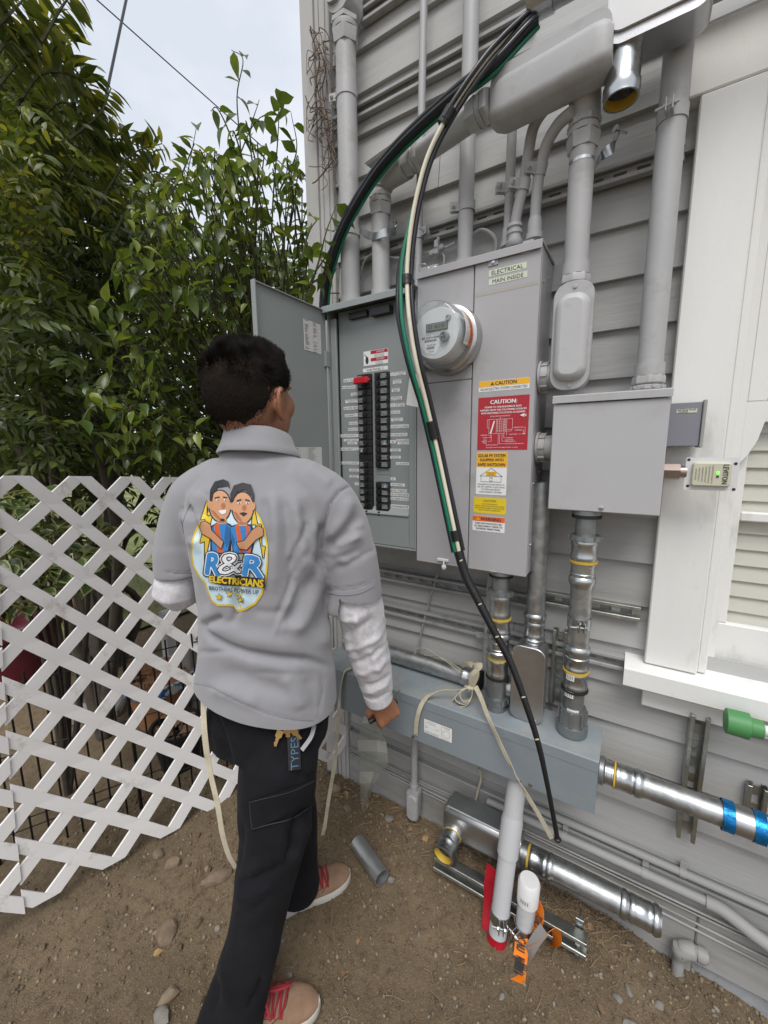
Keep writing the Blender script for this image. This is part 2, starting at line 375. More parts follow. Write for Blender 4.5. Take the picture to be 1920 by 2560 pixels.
for k in range(20000):
    x = rnd.uniform(-1.75, .55); y = rnd.uniform(.12, 1.27)
    if rnd.random() < .25: y = 1.27 - abs(rnd.gauss(0, .12))
    s = .0012 + .0056 * rnd.random() ** 6
    if rnd.random() < .01: s *= 1.8
    M = rotm(rnd.uniform(0, 6), rnd.uniform(0, 6), rnd.uniform(0, 6)); sc = Vector((s * rnd.uniform(.8, 1.6), s, s * rnd.uniform(.5, .9)))
    c = Vector((x, y, gh(x, y) + s * .2)); mb.cur = rnd.choice((0, 0, 1, 2, 2, 2, 2))
    mb.add([c + M @ Vector((v.x * sc.x, v.y * sc.y, v.z * sc.z)) for v in IV], IF)
tag(mb.build('gravel', PEB, None, 60), 'fine pebbles and grit strewn over the packed dirt', 'gravel', kind='stuff')
mb = MB()
for k in range(420):     # clods of the same dirt
    x = rnd.uniform(-1.7, .5); y = rnd.uniform(.15, 1.24); s = .004 + .011 * rnd.random() ** 3
    M = rotm(rnd.uniform(0, 6), rnd.uniform(0, 6), rnd.uniform(0, 6)); c = Vector((x, y, gh(x, y) + s * .15)); jt = [rnd.uniform(.7, 1.25) for _ in IV]
    mb.add([c + M @ Vector((v.x * s * 1.3 * q, v.y * s * q, v.z * s * .7 * q)) for v, q in zip(IV, jt)], IF)
tag(mb.build('dirt_clods', DIRT, None, 30), 'small crumbly clods of dry dirt over the ground', 'dirt', kind='stuff')
# dry straw and twigs along the wall foot
STRAW = pm('dry_straw', (.22, .155, .09), .85, var=.35, vs=40)
mb = MB()
for k in range(800):
    if rnd.random() < .7: x = rnd.uniform(-1.05, .1); y = 1.26 - abs(rnd.gauss(0, .11))
    else: x = rnd.uniform(-1.2, .5); y = rnd.uniform(.6, 1.25)
    L = rnd.uniform(.008, .035); an = rnd.uniform(0, PI); dx, dy = math.cos(an) * L, math.sin(an) * L; z = gh(x, y) + .002
    p = [Vector((x - dx, y - dy, z + rnd.uniform(0, .004))), Vector((x + rnd.uniform(-.006, .006), y + rnd.uniform(-.006, .006), z + rnd.uniform(.002, .012))), Vector((x + dx, min(1.262, y + dy), z + rnd.uniform(0, .008)))]
    mb.tube(catmull(p, 3), .0008 * rnd.uniform(.6, 1.5), 4)
tag(mb.build('straw_litter', STRAW, None, 60), 'dry straw and thin twigs scattered at the foot of the house wall', 'straw', kind='stuff')

# ================================================================== HOUSE
WALL = 1.27
house = thing('house', 'grey clapboard house side wall with white window trim', 'house', (-.2, WALL, 0))
XL, XR = -1.085, 2.4; WX0, WX1 = .10, 1.15; PZ = .1225
for k in range(-16, 17):
    zb = 2.239 - PZ * k; zt = zb + PZ + .012
    spans = [(-.97, XR)]
    if zb > .84 and zb < 2.2: spans = [(-.97, WX0), (WX1, XR)]
    elif zb > .72 and zb <= .84: spans = [(-.97, XR)]
    for x0, x1 in spans:
        if x0 < 0 and rnd.random() < .35 and x1 > .5:
            xm = rnd.uniform(-.7, -.2); cut = [(x0, xm - .0008), (xm + .0008, x1)]
        else: cut = [(x0, x1)]
        for a, b in cut:
            j = rnd.uniform(-.0012, .0012)
            prof = [(1.2545 + j, zb), (1.2545 + j, zb + .003), (1.2725 + j, zt), (1.2785, zt), (1.2785, zb)]
            n_ = max(2, int((b - a) / .12)); vs = []; fs = []
            for q in range(n_ + 1):
                xx = a + (b - a) * q / n_; wob = .0016 * noise.noise(Vector((xx * 3.1, zb * 7.7, 0))); wz = .0014 * noise.noise(Vector((xx * 2.3, zb * 9.1, 4)))
                vs += [Vector((xx, y + wob * (1 if m < 3 else 0), z + (wz if m in (0, 1, 4) else 0))) for m, (y, z) in enumerate(prof)]
            for q in range(n_):
                for m in range(5): fs.append((q * 5 + m, q * 5 + (m + 1) % 5, q * 5 + 5 + (m + 1) % 5, q * 5 + 5 + m))
            fs.append(tuple(range(5))); fs.append(tuple(reversed(range(n_ * 5, n_ * 5 + 5))))
            mesh_obj('siding_board', vs, fs, SIDE, house, 25)
# core of the wall behind the boards, with the window opening left free
BACKW = pm('wall_sheathing', (.06, .055, .05), .9)
MB().box(-1.075, WX0 + .02, 1.2795, 1.42, -.3, 4.35).box(WX1 - .02, XR, 1.2795, 1.42, -.3, 4.35).box(WX0 + .02, WX1 - .02, 1.2795, 1.42, -.3, .84).box(WX0 + .02, WX1 - .02, 1.2795, 1.42, 2.24, 4.35).build('sheathing', BACKW, house)
for k in range(-17, 17):          # boards of the far side wall round the corner
    zb = 2.239 - PZ * k
    MB().box(-1.083, -1.072, 1.425, 6.5, zb, zb + PZ - .004).build('side_siding_board', SIDE, house, 0)
MB().box(-1.07, 2.4, 1.425, 6.5, -.3, 4.35).build('side_wall_core', BACKW, house)
# corner boards
CORN = pm('corner_board_paint', (.40, .395, .385), .6, var=.05, vs=4, bump=.4, bs=60, stretch=(1.6, 1, .12), dirt=((.34, .25, .23), .25, 2.0), chips=((.14, .11, .10), .79, 30))
MB().box(-1.087, -1.030, 1.228, 1.424, -.3, 4.35, .003).build('corner_board', CORN, house)
MB().box(-1.0295, -1.014, 1.237, 1.279, -.3, 4.35, .003).build('corner_board', CORN, house)
MB().box(-1.0135, -.9705, 1.240, 1.279, -.3, 4.35, .003).box(-1.0, -.985, 1.236, 1.2395, -.3, 4.35).build('corner_board', CORN, house)
# water table, skirt boards, foundation
SKIRT = pm('skirt_paint', (.30, .30, .295), .7, var=.08, vs=5, bump=.6, bs=60, stretch=(.15, 1, 1.4), dirt=((.17, .155, .13), .45, 5.0), chips=((.12, .10, .08), .72, 26))
MB().box(-.9695, XR, 1.252, 1.2785, .262, .2780, .002).build('drip_board', SKIRT, house)
MB().box(-.9695, XR, 1.270, 1.2785, .236, .2615).build('shadow_gap_board', SKIRT, house)
MB().box(-.9695, XR, 1.246, 1.2785, .190, .2355, .004).build('skirt_board', SKIRT, house)
MB().box(-.9695, XR, 1.250, 1.2785, .150, .1893, .003).build('skirt_board', SKIRT, house)
MB().box(-.9695, .245, 1.243, 1.2785, -.32, .1493, .004).build('skirt_board', SKIRT, house)
MB().box(.2465, XR, 1.243, 1.2785, -.01, .1493, .004).build('skirt_board', SKIRT, house)
MB().box(.2465, XR, 1.262, 1.2785, -.32, -.0106, .003).build('foundation_board', pm('foundation_paint', (.30, .31, .32), .8, var=.15, vs=6, bump=.8, bs=40, dirt=((.12, .13, .14), .6, 7)), house)

# window: casing, head, sill, apron, sashes, glass, blind
win = bpy.data.objects.new('window', None); COL.objects.link(win); win.location = (.2, 1.26, .87); win.parent = house; win.matrix_parent_inverse = Matrix.Translation(-Vector(house.location))
win['label'] = 'white double hung window with thick casing and cream blind'
def wpart(name, mb, mat=TRIM, sm=35):
    o = mb.build(name, mat, None, sm); o.parent = win; o.matrix_parent_inverse = (Matrix.Translation(-Vector(house.location)) @ Matrix.Translation(win.location)).inverted() if False else Matrix.Translation(-Vector(win.location)); return o
wpart('casing', MB().box(.063, .176, 1.222, 1.2785, .869, 2.203, .003))
wpart('casing', MB().box(1.09, 1.2, 1.222, 1.2785, .869, 2.203, .003))
wpart('casing_bead', MB().box(.1765, .196, 1.236, 1.34, .869, 2.203, .003))
wpart('head_board', MB().box(.040, 1.22, 1.224, 1.2785, 2.206, 2.335, .003))
wpart('sill', MB().prism([(1.345, .874), (1.19, .862), (1.183, .858), (1.183, .812), (1.19, .806), (1.345, .806)], (.018, 0, 0), EY, EZ, EX, 1.25))
wpart('apron', MB().box(.066, 1.19, 1.236, 1.2785, .737, .8055, .002))
wpart('jamb', MB().box(.1965, .214, 1.272, 1.32, .874, 2.2))
wpart('jamb', MB().box(1.07, 1.09, 1.262, 1.36, .874, 2.2))
wpart('lower_sash', MB().box(.2145, 1.07, 1.29, 1.322, .876, .993, .002).box(.2145, .232, 1.292, 1.322, .9935, 1.50, .002).box(1.05, 1.07, 1.292, 1.322, .9935, 1.50, .002).box(.2325, 1.05, 1.2925, 1.320, 1.262, 1.285, .003).box(.2145, 1.07, 1.289, 1.322, 1.5005, 1.548, .002))
wpart('upper_sash', MB().prism([(.2145, 1.5485), (.252, 1.5485), (.250, 1.50), (.242, 1.46), (.228, 1.425), (.2145, 1.405)], (0, 1.274, 0), EX, EZ, EY, .014).box(.2145, .25, 1.275, 1.30, 1.549, 2.2, .002).box(.2505, 1.07, 1.278, 1.30, 1.79, 1.81, .002))
wpart('window_pane', MB().box(.2325, 1.05, 1.308, 1.311, .994, 1.262), GLASS, 0)
wpart('window_pane', MB().box(.2325, 1.05, 1.308, 1.311, 1.2855, 1.5), GLASS, 0)
wpart('window_pane', MB().box(.2505, 1.05, 1.290, 1.293, 1.549, 1.79), GLASS, 0)
wpart('window_pane', MB().box(.2505, 1.05, 1.290, 1.293, 1.8105, 2.2), GLASS, 0)
for k in range(31):
    z = .895 + k * .0415
    wpart('blind_slat', MB().prism([(0, 0), (.010, .046), (.012, .046), (.002, 0)], (.20, 1.322, z), EY, EZ, EX, .88), CREAM, 0)
wpart('room_shade', MB().box(.12, 1.13, 1.40, 1.41, .85, 2.23), pm('room_dark', (.25, .23, .2), .9), 0)

# ================================================================== LATTICE FENCE
VINYL = pm('white_vinyl', (.74, .725, .72), .42, var=.03, vs=3, dirt=((.40, .36, .30), .18, 12), chips=((.20, .16, .12), .735, 70), coat=.1)
LO, LU, LV = Vector((-1.51746, .4197, 1.30403)), Vector((-.01234, .08271, -.00643)), Vector((-.0057, -.00736, -.08361))
LN = LU.cross(LV).normalized()
def lat(i, j, off=0.0): return LO + LU * i + LV * j + LN * (-.00025 * i * i - .00056 * j * j - .00217 * i * j + off)
def clip(poly, f):
    o = []
    for k in range(len(poly)):
        a, b = poly[k], poly[(k + 1) % len(poly)]; fa, fb = f(a), f(b)
        if fa >= 0: o.append(a)
        if (fa >= 0) != (fb >= 0): t = fa / (fa - fb); o.append((a[0] + (b[0] - a[0]) * t, a[1] + (b[1] - a[1]) * t))
    return o
def lattice(label, i0, i1, j0, j1, off, sh=0.0):
    t = thing('lattice_fence', label, 'lattice', lat((i0 + i1) / 2, j1), 'white lattice fence sheets')
    hw = .32           # half slat width, in half-pitch units
    side = -1 if LN.dot(Vector((0, 0, CAMH)) - LO) < 0 else 1
    for fam in (0, 1):
        for c in range(-41, 42, 2):
            # fam 0: i - j = c ; fam 1: i + j = c
            segs = 22; A0, A1 = -25, 45
            if fam == 0: poly = [(c + A0 + hw, A0), (c + A0 - hw, A0), (c + A1 - hw, A1), (c + A1 + hw, A1)]
            else: poly = [(c - A0 + hw, A0), (c - A0 - hw, A0), (c - A1 - hw, A1), (c - A1 + hw, A1)]
            for f in (lambda p: p[0] - i0, lambda p: i1 - p[0], lambda p: p[1] - j0, lambda p: j1 - p[1]): 
                poly = clip(poly, f) if poly else poly
            if len(poly) < 3: continue
            # cut into short lengths so the slat follows the bend of the sheet
            jl, jh = min(p[1] for p in poly), max(p[1] for p in poly); nseg = max(1, int((jh - jl) / 1.0)); mb = MB()
            o1 = side * (off + (0 if fam == 0 else -.0012)); o0 = o1 - side * .006
            for s in range(nseg):
                a, b = jl + (jh - jl) * s / nseg, jl + (jh - jl) * (s + 1) / nseg
                q = clip(clip(poly, lambda p: p[1] - a), lambda p: b - p[1]); n = len(q)
                if n < 3: continue
                vs = [lat(x + sh, y, o1) for x, y in q] + [lat(x + sh, y, o0) for x, y in q]
                fs = [tuple(range(n)), tuple(reversed(range(n, 2 * n)))] + [(k, n + k, n + (k + 1) % n, (k + 1) % n) for k in range(n)]
                mb.add(vs, fs)
            me = mb.build('slat', VINYL, t, 0)
            bm = bmesh.new(); bm.from_mesh(me.data); bmesh.ops.remove_doubles(bm, verts=bm.verts, dist=.0004); bmesh.ops.recalc_face_normals(bm, faces=bm.faces); bm.to_mesh(me.data); bm.free()
    return t
lattice('large white plastic lattice sheet standing behind the electrician', -.6, 13.2, -.92, 14.94, 0.0)
lattice('second white lattice sheet overlapping the big one at the left edge', -8.5, -.35, -.92, 14.94, 0.006, -.25)

# end of the lattice that passes the man and meets the house corner
_o, _u, _v, _n = LO.copy(), LU.copy(), LV.copy(), LN.copy()
LO = at(833, 1856, 1.155); LU = Vector((.0235, .0805, -.002)); LV = Vector((-.002, .001, -.084)); LN = LU.cross(LV).normalized(); _lat = lat
def lat(i, j, off=0.0): return LO + LU * i + LV * j + LN * off
lattice('end of the white lattice showing right of the trousers by the house corner', -3.4, .78, -5.0, .88, 0.0)
LO, LU, LV, LN = _o, _u, _v, _n; lat = _lat
# black wire garden fence behind the lattice
WIRE = pm('black_wire', (.012, .011, .011), .5, .3)
fA, fB = Vector((-1.13, 1.62, 0)), Vector((-1.95, .02, 0)); fd = (fB - fA).normalized(); fl = (fB - fA).length
wf = thing('wire_fence', 'low black metal wire fence behind the white lattice', 'fence', (fA + fB) / 2)
nb_ = int(fl / .048)
for k in range(nb_ + 1):
    p = fA + fd * (k * .048); r = .0065 if k % 9 == 4 else .0034
    MB().cyl((p.x, p.y, gh(p.x, p.y) - .03), (p.x, p.y, .70), r, 6).build('bar', WIRE, wf, 60)
for z in (.10, .14, .40, .66):
    MB().cyl(fA + Vector((0, 0, z)) + fd.cross(EZ) * .004, fB + Vector((0, 0, z)) + fd.cross(EZ) * .004, .0026, 6).build('rail', WIRE, wf, 60)

# ================================================================== ELECTRICAL GEAR ON THE WALL
def zc(a, r, h, bev=.15): return [(a, r * (1 - bev * .6)), (a + h * bev, r), (a + h * (1 - bev), r), (a + h, r * (1 - bev * .6))]
def screw(mb, p, r=.004, d=(0, -1, 0)):
    mb.lathe(p, d, [(-.004, r * .6), (0, r * .6), (0, r), (.0016, r), (.0024, r * .6)], 10)
    a, b, dd = frame(d); mb.obox(Vector(p) + dd * .0026, a, b, dd, r * 1.5, r * .3, .0006)
def strap(parent, p, d, r, ear, mat=PVC, w=.026):
    """two-piece strut strap: band, two ears and a bolt through them"""
    a, b, d = frame(d, ear); p = Vector(p); mb = MB()
    mb.lathe(p - d * w / 2, d, [(0, r + .0004), (0, r + .0024), (w, r + .0024), (w, r + .0004)], 24, False)
    for s in (-1, 1): mb.obox(p + a * (r + .012) + b * (s * .006), a, b, d, .026, .0022, w * .9, .0006)
    mb.cyl(p + a * (r + .016) - b * .026, p + a * (r + .016) + b * .016, .0028, 8)
    mb.lathe(p + a * (r + .016) + b * .008, b, [(0, .0058), (.004, .0058)], 6); mb.lathe(p + a * (r + .016) - b * .011, b, [(0, .0058), (.004, .0058)], 6)
    return mb.build('strap', mat, parent)
def pvc_connector(parent, p, d, r, mat=PVC, L=.055):
    """male terminal adapter: socket, hex, thread and locknut"""
    mb = MB(); mb.lathe(p, d, [(0, r * 1.02), (0, r * 1.14), (L * .45, r * 1.16), (L * .45, r * 1.0)], 24)
    mb.lathe(Vector(p) + Vector(d).normalized() * L * .45, d, [(0, r * 1.2), (L * .08, r * 1.27), (L * .28, r * 1.27), (L * .34, r * 1.1)], 8)
    mb.lathe(Vector(p) + Vector(d).normalized() * L * .80, d, [(0, r * 1.12), (L * .04, r * 1.22), (L * .16, r * 1.22), (L * .2, r * 1.1)], 24)
    for k in range(10):
        an = 2 * PI * k / 10; a, b, dd = frame(d); c = Vector(p) + dd * L * .87 + (a * math.cos(an) + b * math.sin(an)) * r * 1.22
        mb.obox(c, a * math.cos(an) + b * math.sin(an), -a * math.sin(an) + b * math.cos(an), dd, .006, .006, L * .12)
    return mb.build('connector', mat, parent)
def hexfit(parent, p, d, r, mat=PVC, L=.05, name='compression_nut'):
    mb = MB(); mb.lathe(p, d, [(0, r * 1.04), (0, r * 1.2), (L * .5, r * 1.34), (L * .52, r * 1.22)], 6)
    mb.lathe(Vector(p) + Vector(d).normalized() * L * .53, d, [(0, r * 1.2), (L * .12, r * 1.25), (L * .18, r * 1.25), (L * .22, r * 1.18)], 24)
    mb.lathe(Vector(p) + Vector(d).normalized() * L * .76, d, [(0, r * 1.2), (L * .02, r * 1.32), (L * .2, r * 1.32), (L * .26, r * 1.15)], 6)
    return mb.build(name, mat, parent)

# ---- painted strut channels on the wall
def strut(label, p0, p1, openv, mat=STRUT, w=.041, dp=.021, slots=True, pitch=.05, cat='strut channel'):
    p0, p1 = Vector(p0), Vector(p1); d = (p1 - p0).normalized(); L = (p1 - p0).length; n = Vector(openv).normalized(); s = d.cross(n)
    t = thing('strut_channel', label, cat, p0); c = (p0 + p1) / 2; th = .0024; mb = MB()
    for q in (-1, 1):
        mb.obox(c + s * (q * (w / 2 - th / 2)) + n * (dp / 2), d, n, s, L, dp, th, .0006)
        mb.obox(c + s * (q * (w / 2 - .0048)) + n * (dp - th / 2 + .0002), d, n, s, L, th, .0092, .0008)
        mb.obox(c + s * (q * (w / 2 - .0088)) + n * (dp - .005), d, n, s, L, .007, th * .8, .0005)
    mb.build('channel_sides', mat, t)
    mb = MB()
    if slots:
        for q in (-1, 1): mb.obox(c + s * (q * .0133) + n * (th / 2), d, n, s, L, th, .0118)
        k = 0; x = .01; last = 0
        while x < L:
            e = min(L, x + .022); mb.obox(p0 + d * ((x + e) / 2) + n * (th / 2), d, n, s, e - x, th, .0146); x += pitch
    else: mb.obox(c + n * (th / 2), d, n, s, L, th, w - 2 * th)
    mb.build('slotted_web', mat, t); return t
STP = pm('painted_strut', (.33, .33, .325), .55, var=.08, vs=8, dirt=((.17, .16, .14), .3, 10))
strut('upper painted grey strut channel above the subpanel conduits', (-.965, 1.258, 2.545), (-.30, 1.258, 2.545), (0, -1, 0), STP)
strut('painted strut channel behind the conduits just above the panels', (-.93, 1.258, 2.112), (.045, 1.258, 2.112), (0, -1, 0), STP)
strut('topmost painted strut channel near the house corner', (-.84, 1.258, 2.80), (-.30, 1.258, 2.80), (0, -1, 0), STP)
strut('lower painted strut channel under the meter panel, upper of two', (-.965, 1.258, .975), (-.20, 1.258, .975), (0, -1, 0), STP)
strut('lower painted strut channel under the meter panel, lower of two', (-.965, 1.258, .842), (.03, 1.258, .842), (0, -1, 0), STP)
strut('short bare steel strut behind the conduit under the junction box', (-.235, 1.258, .995), (.045, 1.258, .995), (0, -1, 0), STRUT)
strut('vertical strut behind the silver conduit body', (-.150, 1.25, .66), (-.150, 1.25, .905), (0, -1, 0), STRUT)
strut('vertical strut on the wall below the window, right of the wireway', (.195, 1.256, .385), (.195, 1.256, .755), (0, -1, 0), STRUT, .041, .035)
strut('short strut holding the strap at the right edge', (.325, 1.256, .46), (.325, 1.256, .60), (0, -1, 0), STRUT)

# ---- subpanel with open door
sp = thing('electrical_subpanel', 'grey green subpanel with its door open and two columns of breakers', 'electric panel', (-.735, 1.25, 1.125))
SX0, SX1, SZ0, SZ1, SY = -.900, -.568, 1.125, 1.904, 1.10
MB().box(SX0, SX0 + .004, SY, 1.25, SZ0, SZ1).box(SX1 - .004, SX1, SY, 1.25, SZ0, SZ1).box(SX0 + .004, SX1 - .004, SY, 1.25, SZ0, SZ0 + .004).box(SX0 + .004, SX1 - .004, SY, 1.25, SZ1 - .004, SZ1).box(SX0 + .004, SX1 - .004, 1.246, 1.25, SZ0 + .004, SZ1 - .004).build('cabinet', SUBP, sp)
MB().prism([(1.25, 1.9065), (1.078, 1.9065), (1.074, 1.903), (1.074, 1.886), (1.0775, 1.886), (1.0775, 1.9035), (1.25, 1.9035)], (SX0 - .003, 0, 0), EY, EZ, EX, SX1 - SX0 + .006).build('rain_hood', SUBP, sp)
MB().box(SX0 + .0045, SX0 + .028, 1.108, 1.118, SZ0 + .005, SZ1 - .03, .002).box(SX1 - .030, SX1 - .0045, 1.108, 1.118, SZ0 + .005, SZ1 - .03, .002).box(SX0 + .0285, SX1 - .0305, 1.108, 1.116, SZ0 + .005, 1.235, .002).build('trim_frame', SUBP, sp)
LEFTC = (at(899, 1100, 1.12).x, at(931, 1100, 1.12).x); RIGHTC = (at(940.5, 1100, 1.12).x, at(974, 1100, 1.12).x)
BT, BB = at(935, 933, 1.12).z, at(935, 1289, 1.12).z
DY = 1.125
mb = MB()
for x0, x1, z0, z1 in ((SX0 + .0282, LEFTC[0], 1.2355, SZ1 - .01), (RIGHTC[1], SX1 - .0302, 1.2355, SZ1 - .01), (LEFTC[1], RIGHTC[0], BB, BT), (LEFTC[0], RIGHTC[1], BT, SZ1 - .01), (LEFTC[0], RIGHTC[1], 1.2355, BB)): mb.box(x0, x1, DY, DY + .002, z0, z1)
mb.build('dead_front', SUBP, sp)
MB().prism([(DY, 1.256), (1.104, 1.236), (1.104, 1.233), (DY, 1.250)], (SX0 + .0285, 0, 0), EY, EZ, EX, SX1 - SX0 - .059).build('dead_front_lip', SUBP, sp)
MB().box(-.73, -.66, 1.10, 1.16, 1.855, 1.878).box(-.82, -.75, 1.11, 1.16, 1.862, 1.88).build('hood_catch', BLACK, sp)
BRKP = pm('breaker_print', (.42, .42, .42), .6, var=.3, vs=300)
BRKM = {}
def breaker(x0, x1, z, h, side, kind):
    o = MB().box(x0 + .0004, x1 - .0004, 1.112, 1.16, z + .0005, z + h - .0005, .0014).build('breaker', BRK, sp)
    xc = x0 + (x1 - x0) * (.62 if side < 0 else .30)
    a, b = (x0 + .003, x0 + (x1 - x0) * .42) if side < 0 else (x0 + (x1 - x0) * .46, x1 - .003)
    def sub(nm, mb, mat):
        q = mb.build(nm, mat, None); q.parent = o
    sub('toggle', MB().box(xc - .0045, xc + .0045, 1.1045, 1.1125, z + h * .25, z + h * .75, .001), BLACK)
    mb = MB()
    for r in range(4): mb.box(a + rnd.uniform(0, .002), b - rnd.uniform(0, .004), 1.1113, 1.1119, z + h * (.22 + .16 * r), z + h * (.28 + .16 * r))
    sub('print', mb, BRKP)
    if kind == 'afci':
        for c, (u, v) in ((pm('led_white', (.7, .7, .7), .4), (.45, .3)), (pm('led_blue', (.05, .3, .7), .4), (.45, .62)), (pm('led_yellow', (.7, .5, .1), .4), (.6, .3)), (pm('led_green', (.1, .5, .3), .4), (.6, .62))):
            w_ = b - a; sub('indicator', MB().box(a + w_ * u, a + w_ * (u + .11), 1.1106, 1.1112, z + h * v, z + h * (v + .2)), c)
    return o
hb = (BT - BB) / 20
for k in range(20):
    z = BT - hb * (k + 1)
    if k == 11:
        MB().box(LEFTC[0], LEFTC[1], 1.114, 1.15, z, z + hb - .0005, .001).build('filler_plate', BLACK, sp)
    else: breaker(LEFTC[0], LEFTC[1], z, hb, -1, 'afci' if k == 10 else '')
    if k in (13, 14): MB().box(RIGHTC[0], RIGHTC[1], 1.121, 1.14, z, z + hb - .0008, .001).build('filler_plate', SUBP, sp)
    else: breaker(RIGHTC[0], RIGHTC[1], z, hb, 1, 'afci' if k in (9, 15) else '')
RED = pm('red_lockout', (.48, .012, .02), .3, var=.1)
z = BT - hb * 1.15
lk = MB().box(LEFTC[0] - .001, LEFTC[1] + .002, 1.090, 1.1035, z - hb * .25, z + hb * .62, .003).box(LEFTC[1] + .0005, LEFTC[1] + .008, 1.093, 1.101, z + hb * .0, z + hb * .4, .002).build('breaker_lockout', RED, sp)
lk['label'] = 'red plastic lockout clip over the top left breaker'
def Dp(x, y): return 620 + x / 2.676, 660 + y / 2.676
def dlabel(x0, y0, x1, y1, s, parent=sp, Y=DY, mat=WHITE):
    a = at(*Dp(x0, y1), Y); b = at(*Dp(x1, y0), Y); zc0 = (at(*Dp((x0 + x1) / 2, y1), Y).z + at(*Dp((x0 + x1) / 2, y0), Y).z) / 2
    hh = (y1 - y0) / 2.676 / 1000 * (at(*Dp(x0, y0), Y) - Vector((0, 0, CAMH))).dot(axis(Vector((0, 0, 1)))) * .86
    o = sheet('label', a.x, b.x, zc0 - hh / 2, zc0 + hh / 2, Y, mat, parent)
    w = b.x - a.x; ln = s.split('|'); mb = MB()
    for q, tx in enumerate(ln):
        put_text(mb, tx, ((a.x + b.x) / 2, Y - .0012, zc0 + hh * (.5 - (q + .5) / len(ln))), EX, EZ, w * .92, hh * (.56 if len(ln) == 1 else .34))
    t = mb.build('lettering', INK, None, 0); t.parent = o; t['kind'] = 'stuff'
    return o
for a in ((640, 765, 718, 790, 'SUB 1 MAIN'), (722, 762, 741, 785, '1'), (628, 815, 660, 838, 'FROM'), (664, 813, 718, 836, 'INVERTER'), (690, 858, 740, 882, 'FAMILY RM|LIGHTS'), (652, 905, 742, 930, 'LEFT BACK FRONT|PORCH LT'), (640, 952, 737, 976, 'DB COMP. DESK'),
          (647, 1003, 710, 1025, 'GATE OPENER'), (714, 998, 742, 1022, '11'), (675, 1055, 733, 1077, 'DAY SENSOR'), (670, 1095, 736, 1117, 'PANTRY RCPT'), (602, 1138, 742, 1160, 'US HALL,MATT,MSTR LTS'), (642, 1170, 742, 1188, 'US MATT NSHWR'), (668, 1190, 730, 1208, '& RECEPT'),
          (608, 1227, 710, 1250, '4TH BR N RECPT'), (714, 1226, 742, 1248, '21'), (575, 1321, 742, 1342, 'US 4TH BR LTS & ALL SMOKES'), (678, 1368, 741, 1390, 'DS AIR COND|COMP PHASE 1'), (680, 1412, 741, 1432, 'DS AIR COND|COMP PHASE 2'), (716, 1460, 742, 1482, '31'),
          (953, 725, 976, 750, '2'), (980, 718, 1055, 746, 'KITCHEN OVEN|& OVEN'), (970, 772, 1026, 802, 'DINING RM|LIGHTS'), (962, 830, 1015, 856, 'FAMILY RM|RECEPT'), (958, 885, 1030, 912, 'GENERATOR|BATT CHARGER'), (953, 932, 986, 958, '10'), (990, 930, 1047, 957, 'BATT BOX|AIR COND'),
          (956, 980, 1018, 1003, 'GATE LIGHT'), (958, 1028, 1036, 1053, 'PORCH RCPT &|WEB LIGHT'), (955, 1073, 1090, 1098, 'US BATH L & HALL R'), (955, 1130, 1067, 1154, '18 120/24V SEC P.S.'), (952, 1177, 988, 1202, '20'), (993, 1170, 1090, 1188, 'US GRACE&MATT'), (1000, 1190, 1090, 1208, 'CLOSET LTS'),
          (952, 1234, 1022, 1256, 'US AIR COND|COMP PHASE 1'), (952, 1282, 1022, 1304, 'US AIR COND|COMP PHASE 2'), (990, 1325, 1088, 1347, 'US LAUNDRY L'), (952, 1426, 987, 1448, '30'), (952, 1466, 1050, 1488, 'KIT F STRIP S'), (951, 1505, 1062, 1528, 'SB FAU THERMO'), (955, 1531, 1080, 1555, 'W OUTSIDE RECEP'),
          (955, 1560, 1085, 1584, 'KIT REFER & RECEP'), (955, 1610, 1078, 1636, 'WASHER&DRYER'), (952, 1660, 986, 1682, '40'), (989, 1662, 1083, 1688, '40 US FAU ATTIC|LTS SMOKE CLOSET'), (770, 690, 936, 717, 'SUB PANEL 2')): dlabel(*a)
# danger label
a = at(*Dp(775, 690), DY); b = at(*Dp(937, 560), DY); z0 = at(*Dp(855, 673), DY).z; z1 = at(*Dp(855, 575), DY).z
o = sheet('danger_label', a.x, b.x, z0, z1, DY, WHITE, sp)
xm = a.x + (b.x - a.x) * .30; hh = z1 - z0
def kid(mb, nm, mat, par, sm=0):
    q = mb.build(nm, mat, None, sm); q.parent = par; return q
kid(MB().box(xm, b.x - .001, DY - .0010, DY - .0007, z1 - hh * .24, z1 - hh * .02).box(xm, b.x - .001, DY - .0010, DY - .0007, z1 - hh * .74, z1 - hh * .52), 'red_band', REDL, o)
mb = MB(); put_text(mb, 'DANGER', ((xm + b.x) / 2 + .005, DY - .0016, z1 - hh * .13), EX, EZ, .03, hh * .12); put_text(mb, 'PELIGRO', ((xm + b.x) / 2 + .005, DY - .0016, z1 - hh * .63), EX, EZ, .032, hh * .12); kid(mb, 'white_lettering', WHITE, o)
mb = MB()
for q in range(4): put_text(mb, 'HAZARD OF ELECTRIC SHOCK', ((xm + b.x) / 2, DY - .0016, z1 - hh * (.30 + .06 * q)), EX, EZ, b.x - xm - .004, hh * .035); put_text(mb, 'RIESGO DE DESCARGA', ((xm + b.x) / 2, DY - .0016, z1 - hh * (.79 + .06 * q)), EX, EZ, b.x - xm - .004, hh * .035)
cx = (a.x + xm) / 2; cz = (z0 + z1) / 2
mb.prism([(math.cos(t) * .006, math.sin(t) * .011) for t in [2 * PI * k / 12 for k in range(12)]], (cx, DY - .0012, cz - .006), EX, EZ, -EY, .0004); mb.prism([(-.011, .013), (-.008, .013), (0, .0), (.002, .004), (-.002, .004)], (cx, DY - .0012, cz), EX, EZ, -EY, .0004)
kid(mb, 'black_print', INK, o)
mb = MB()
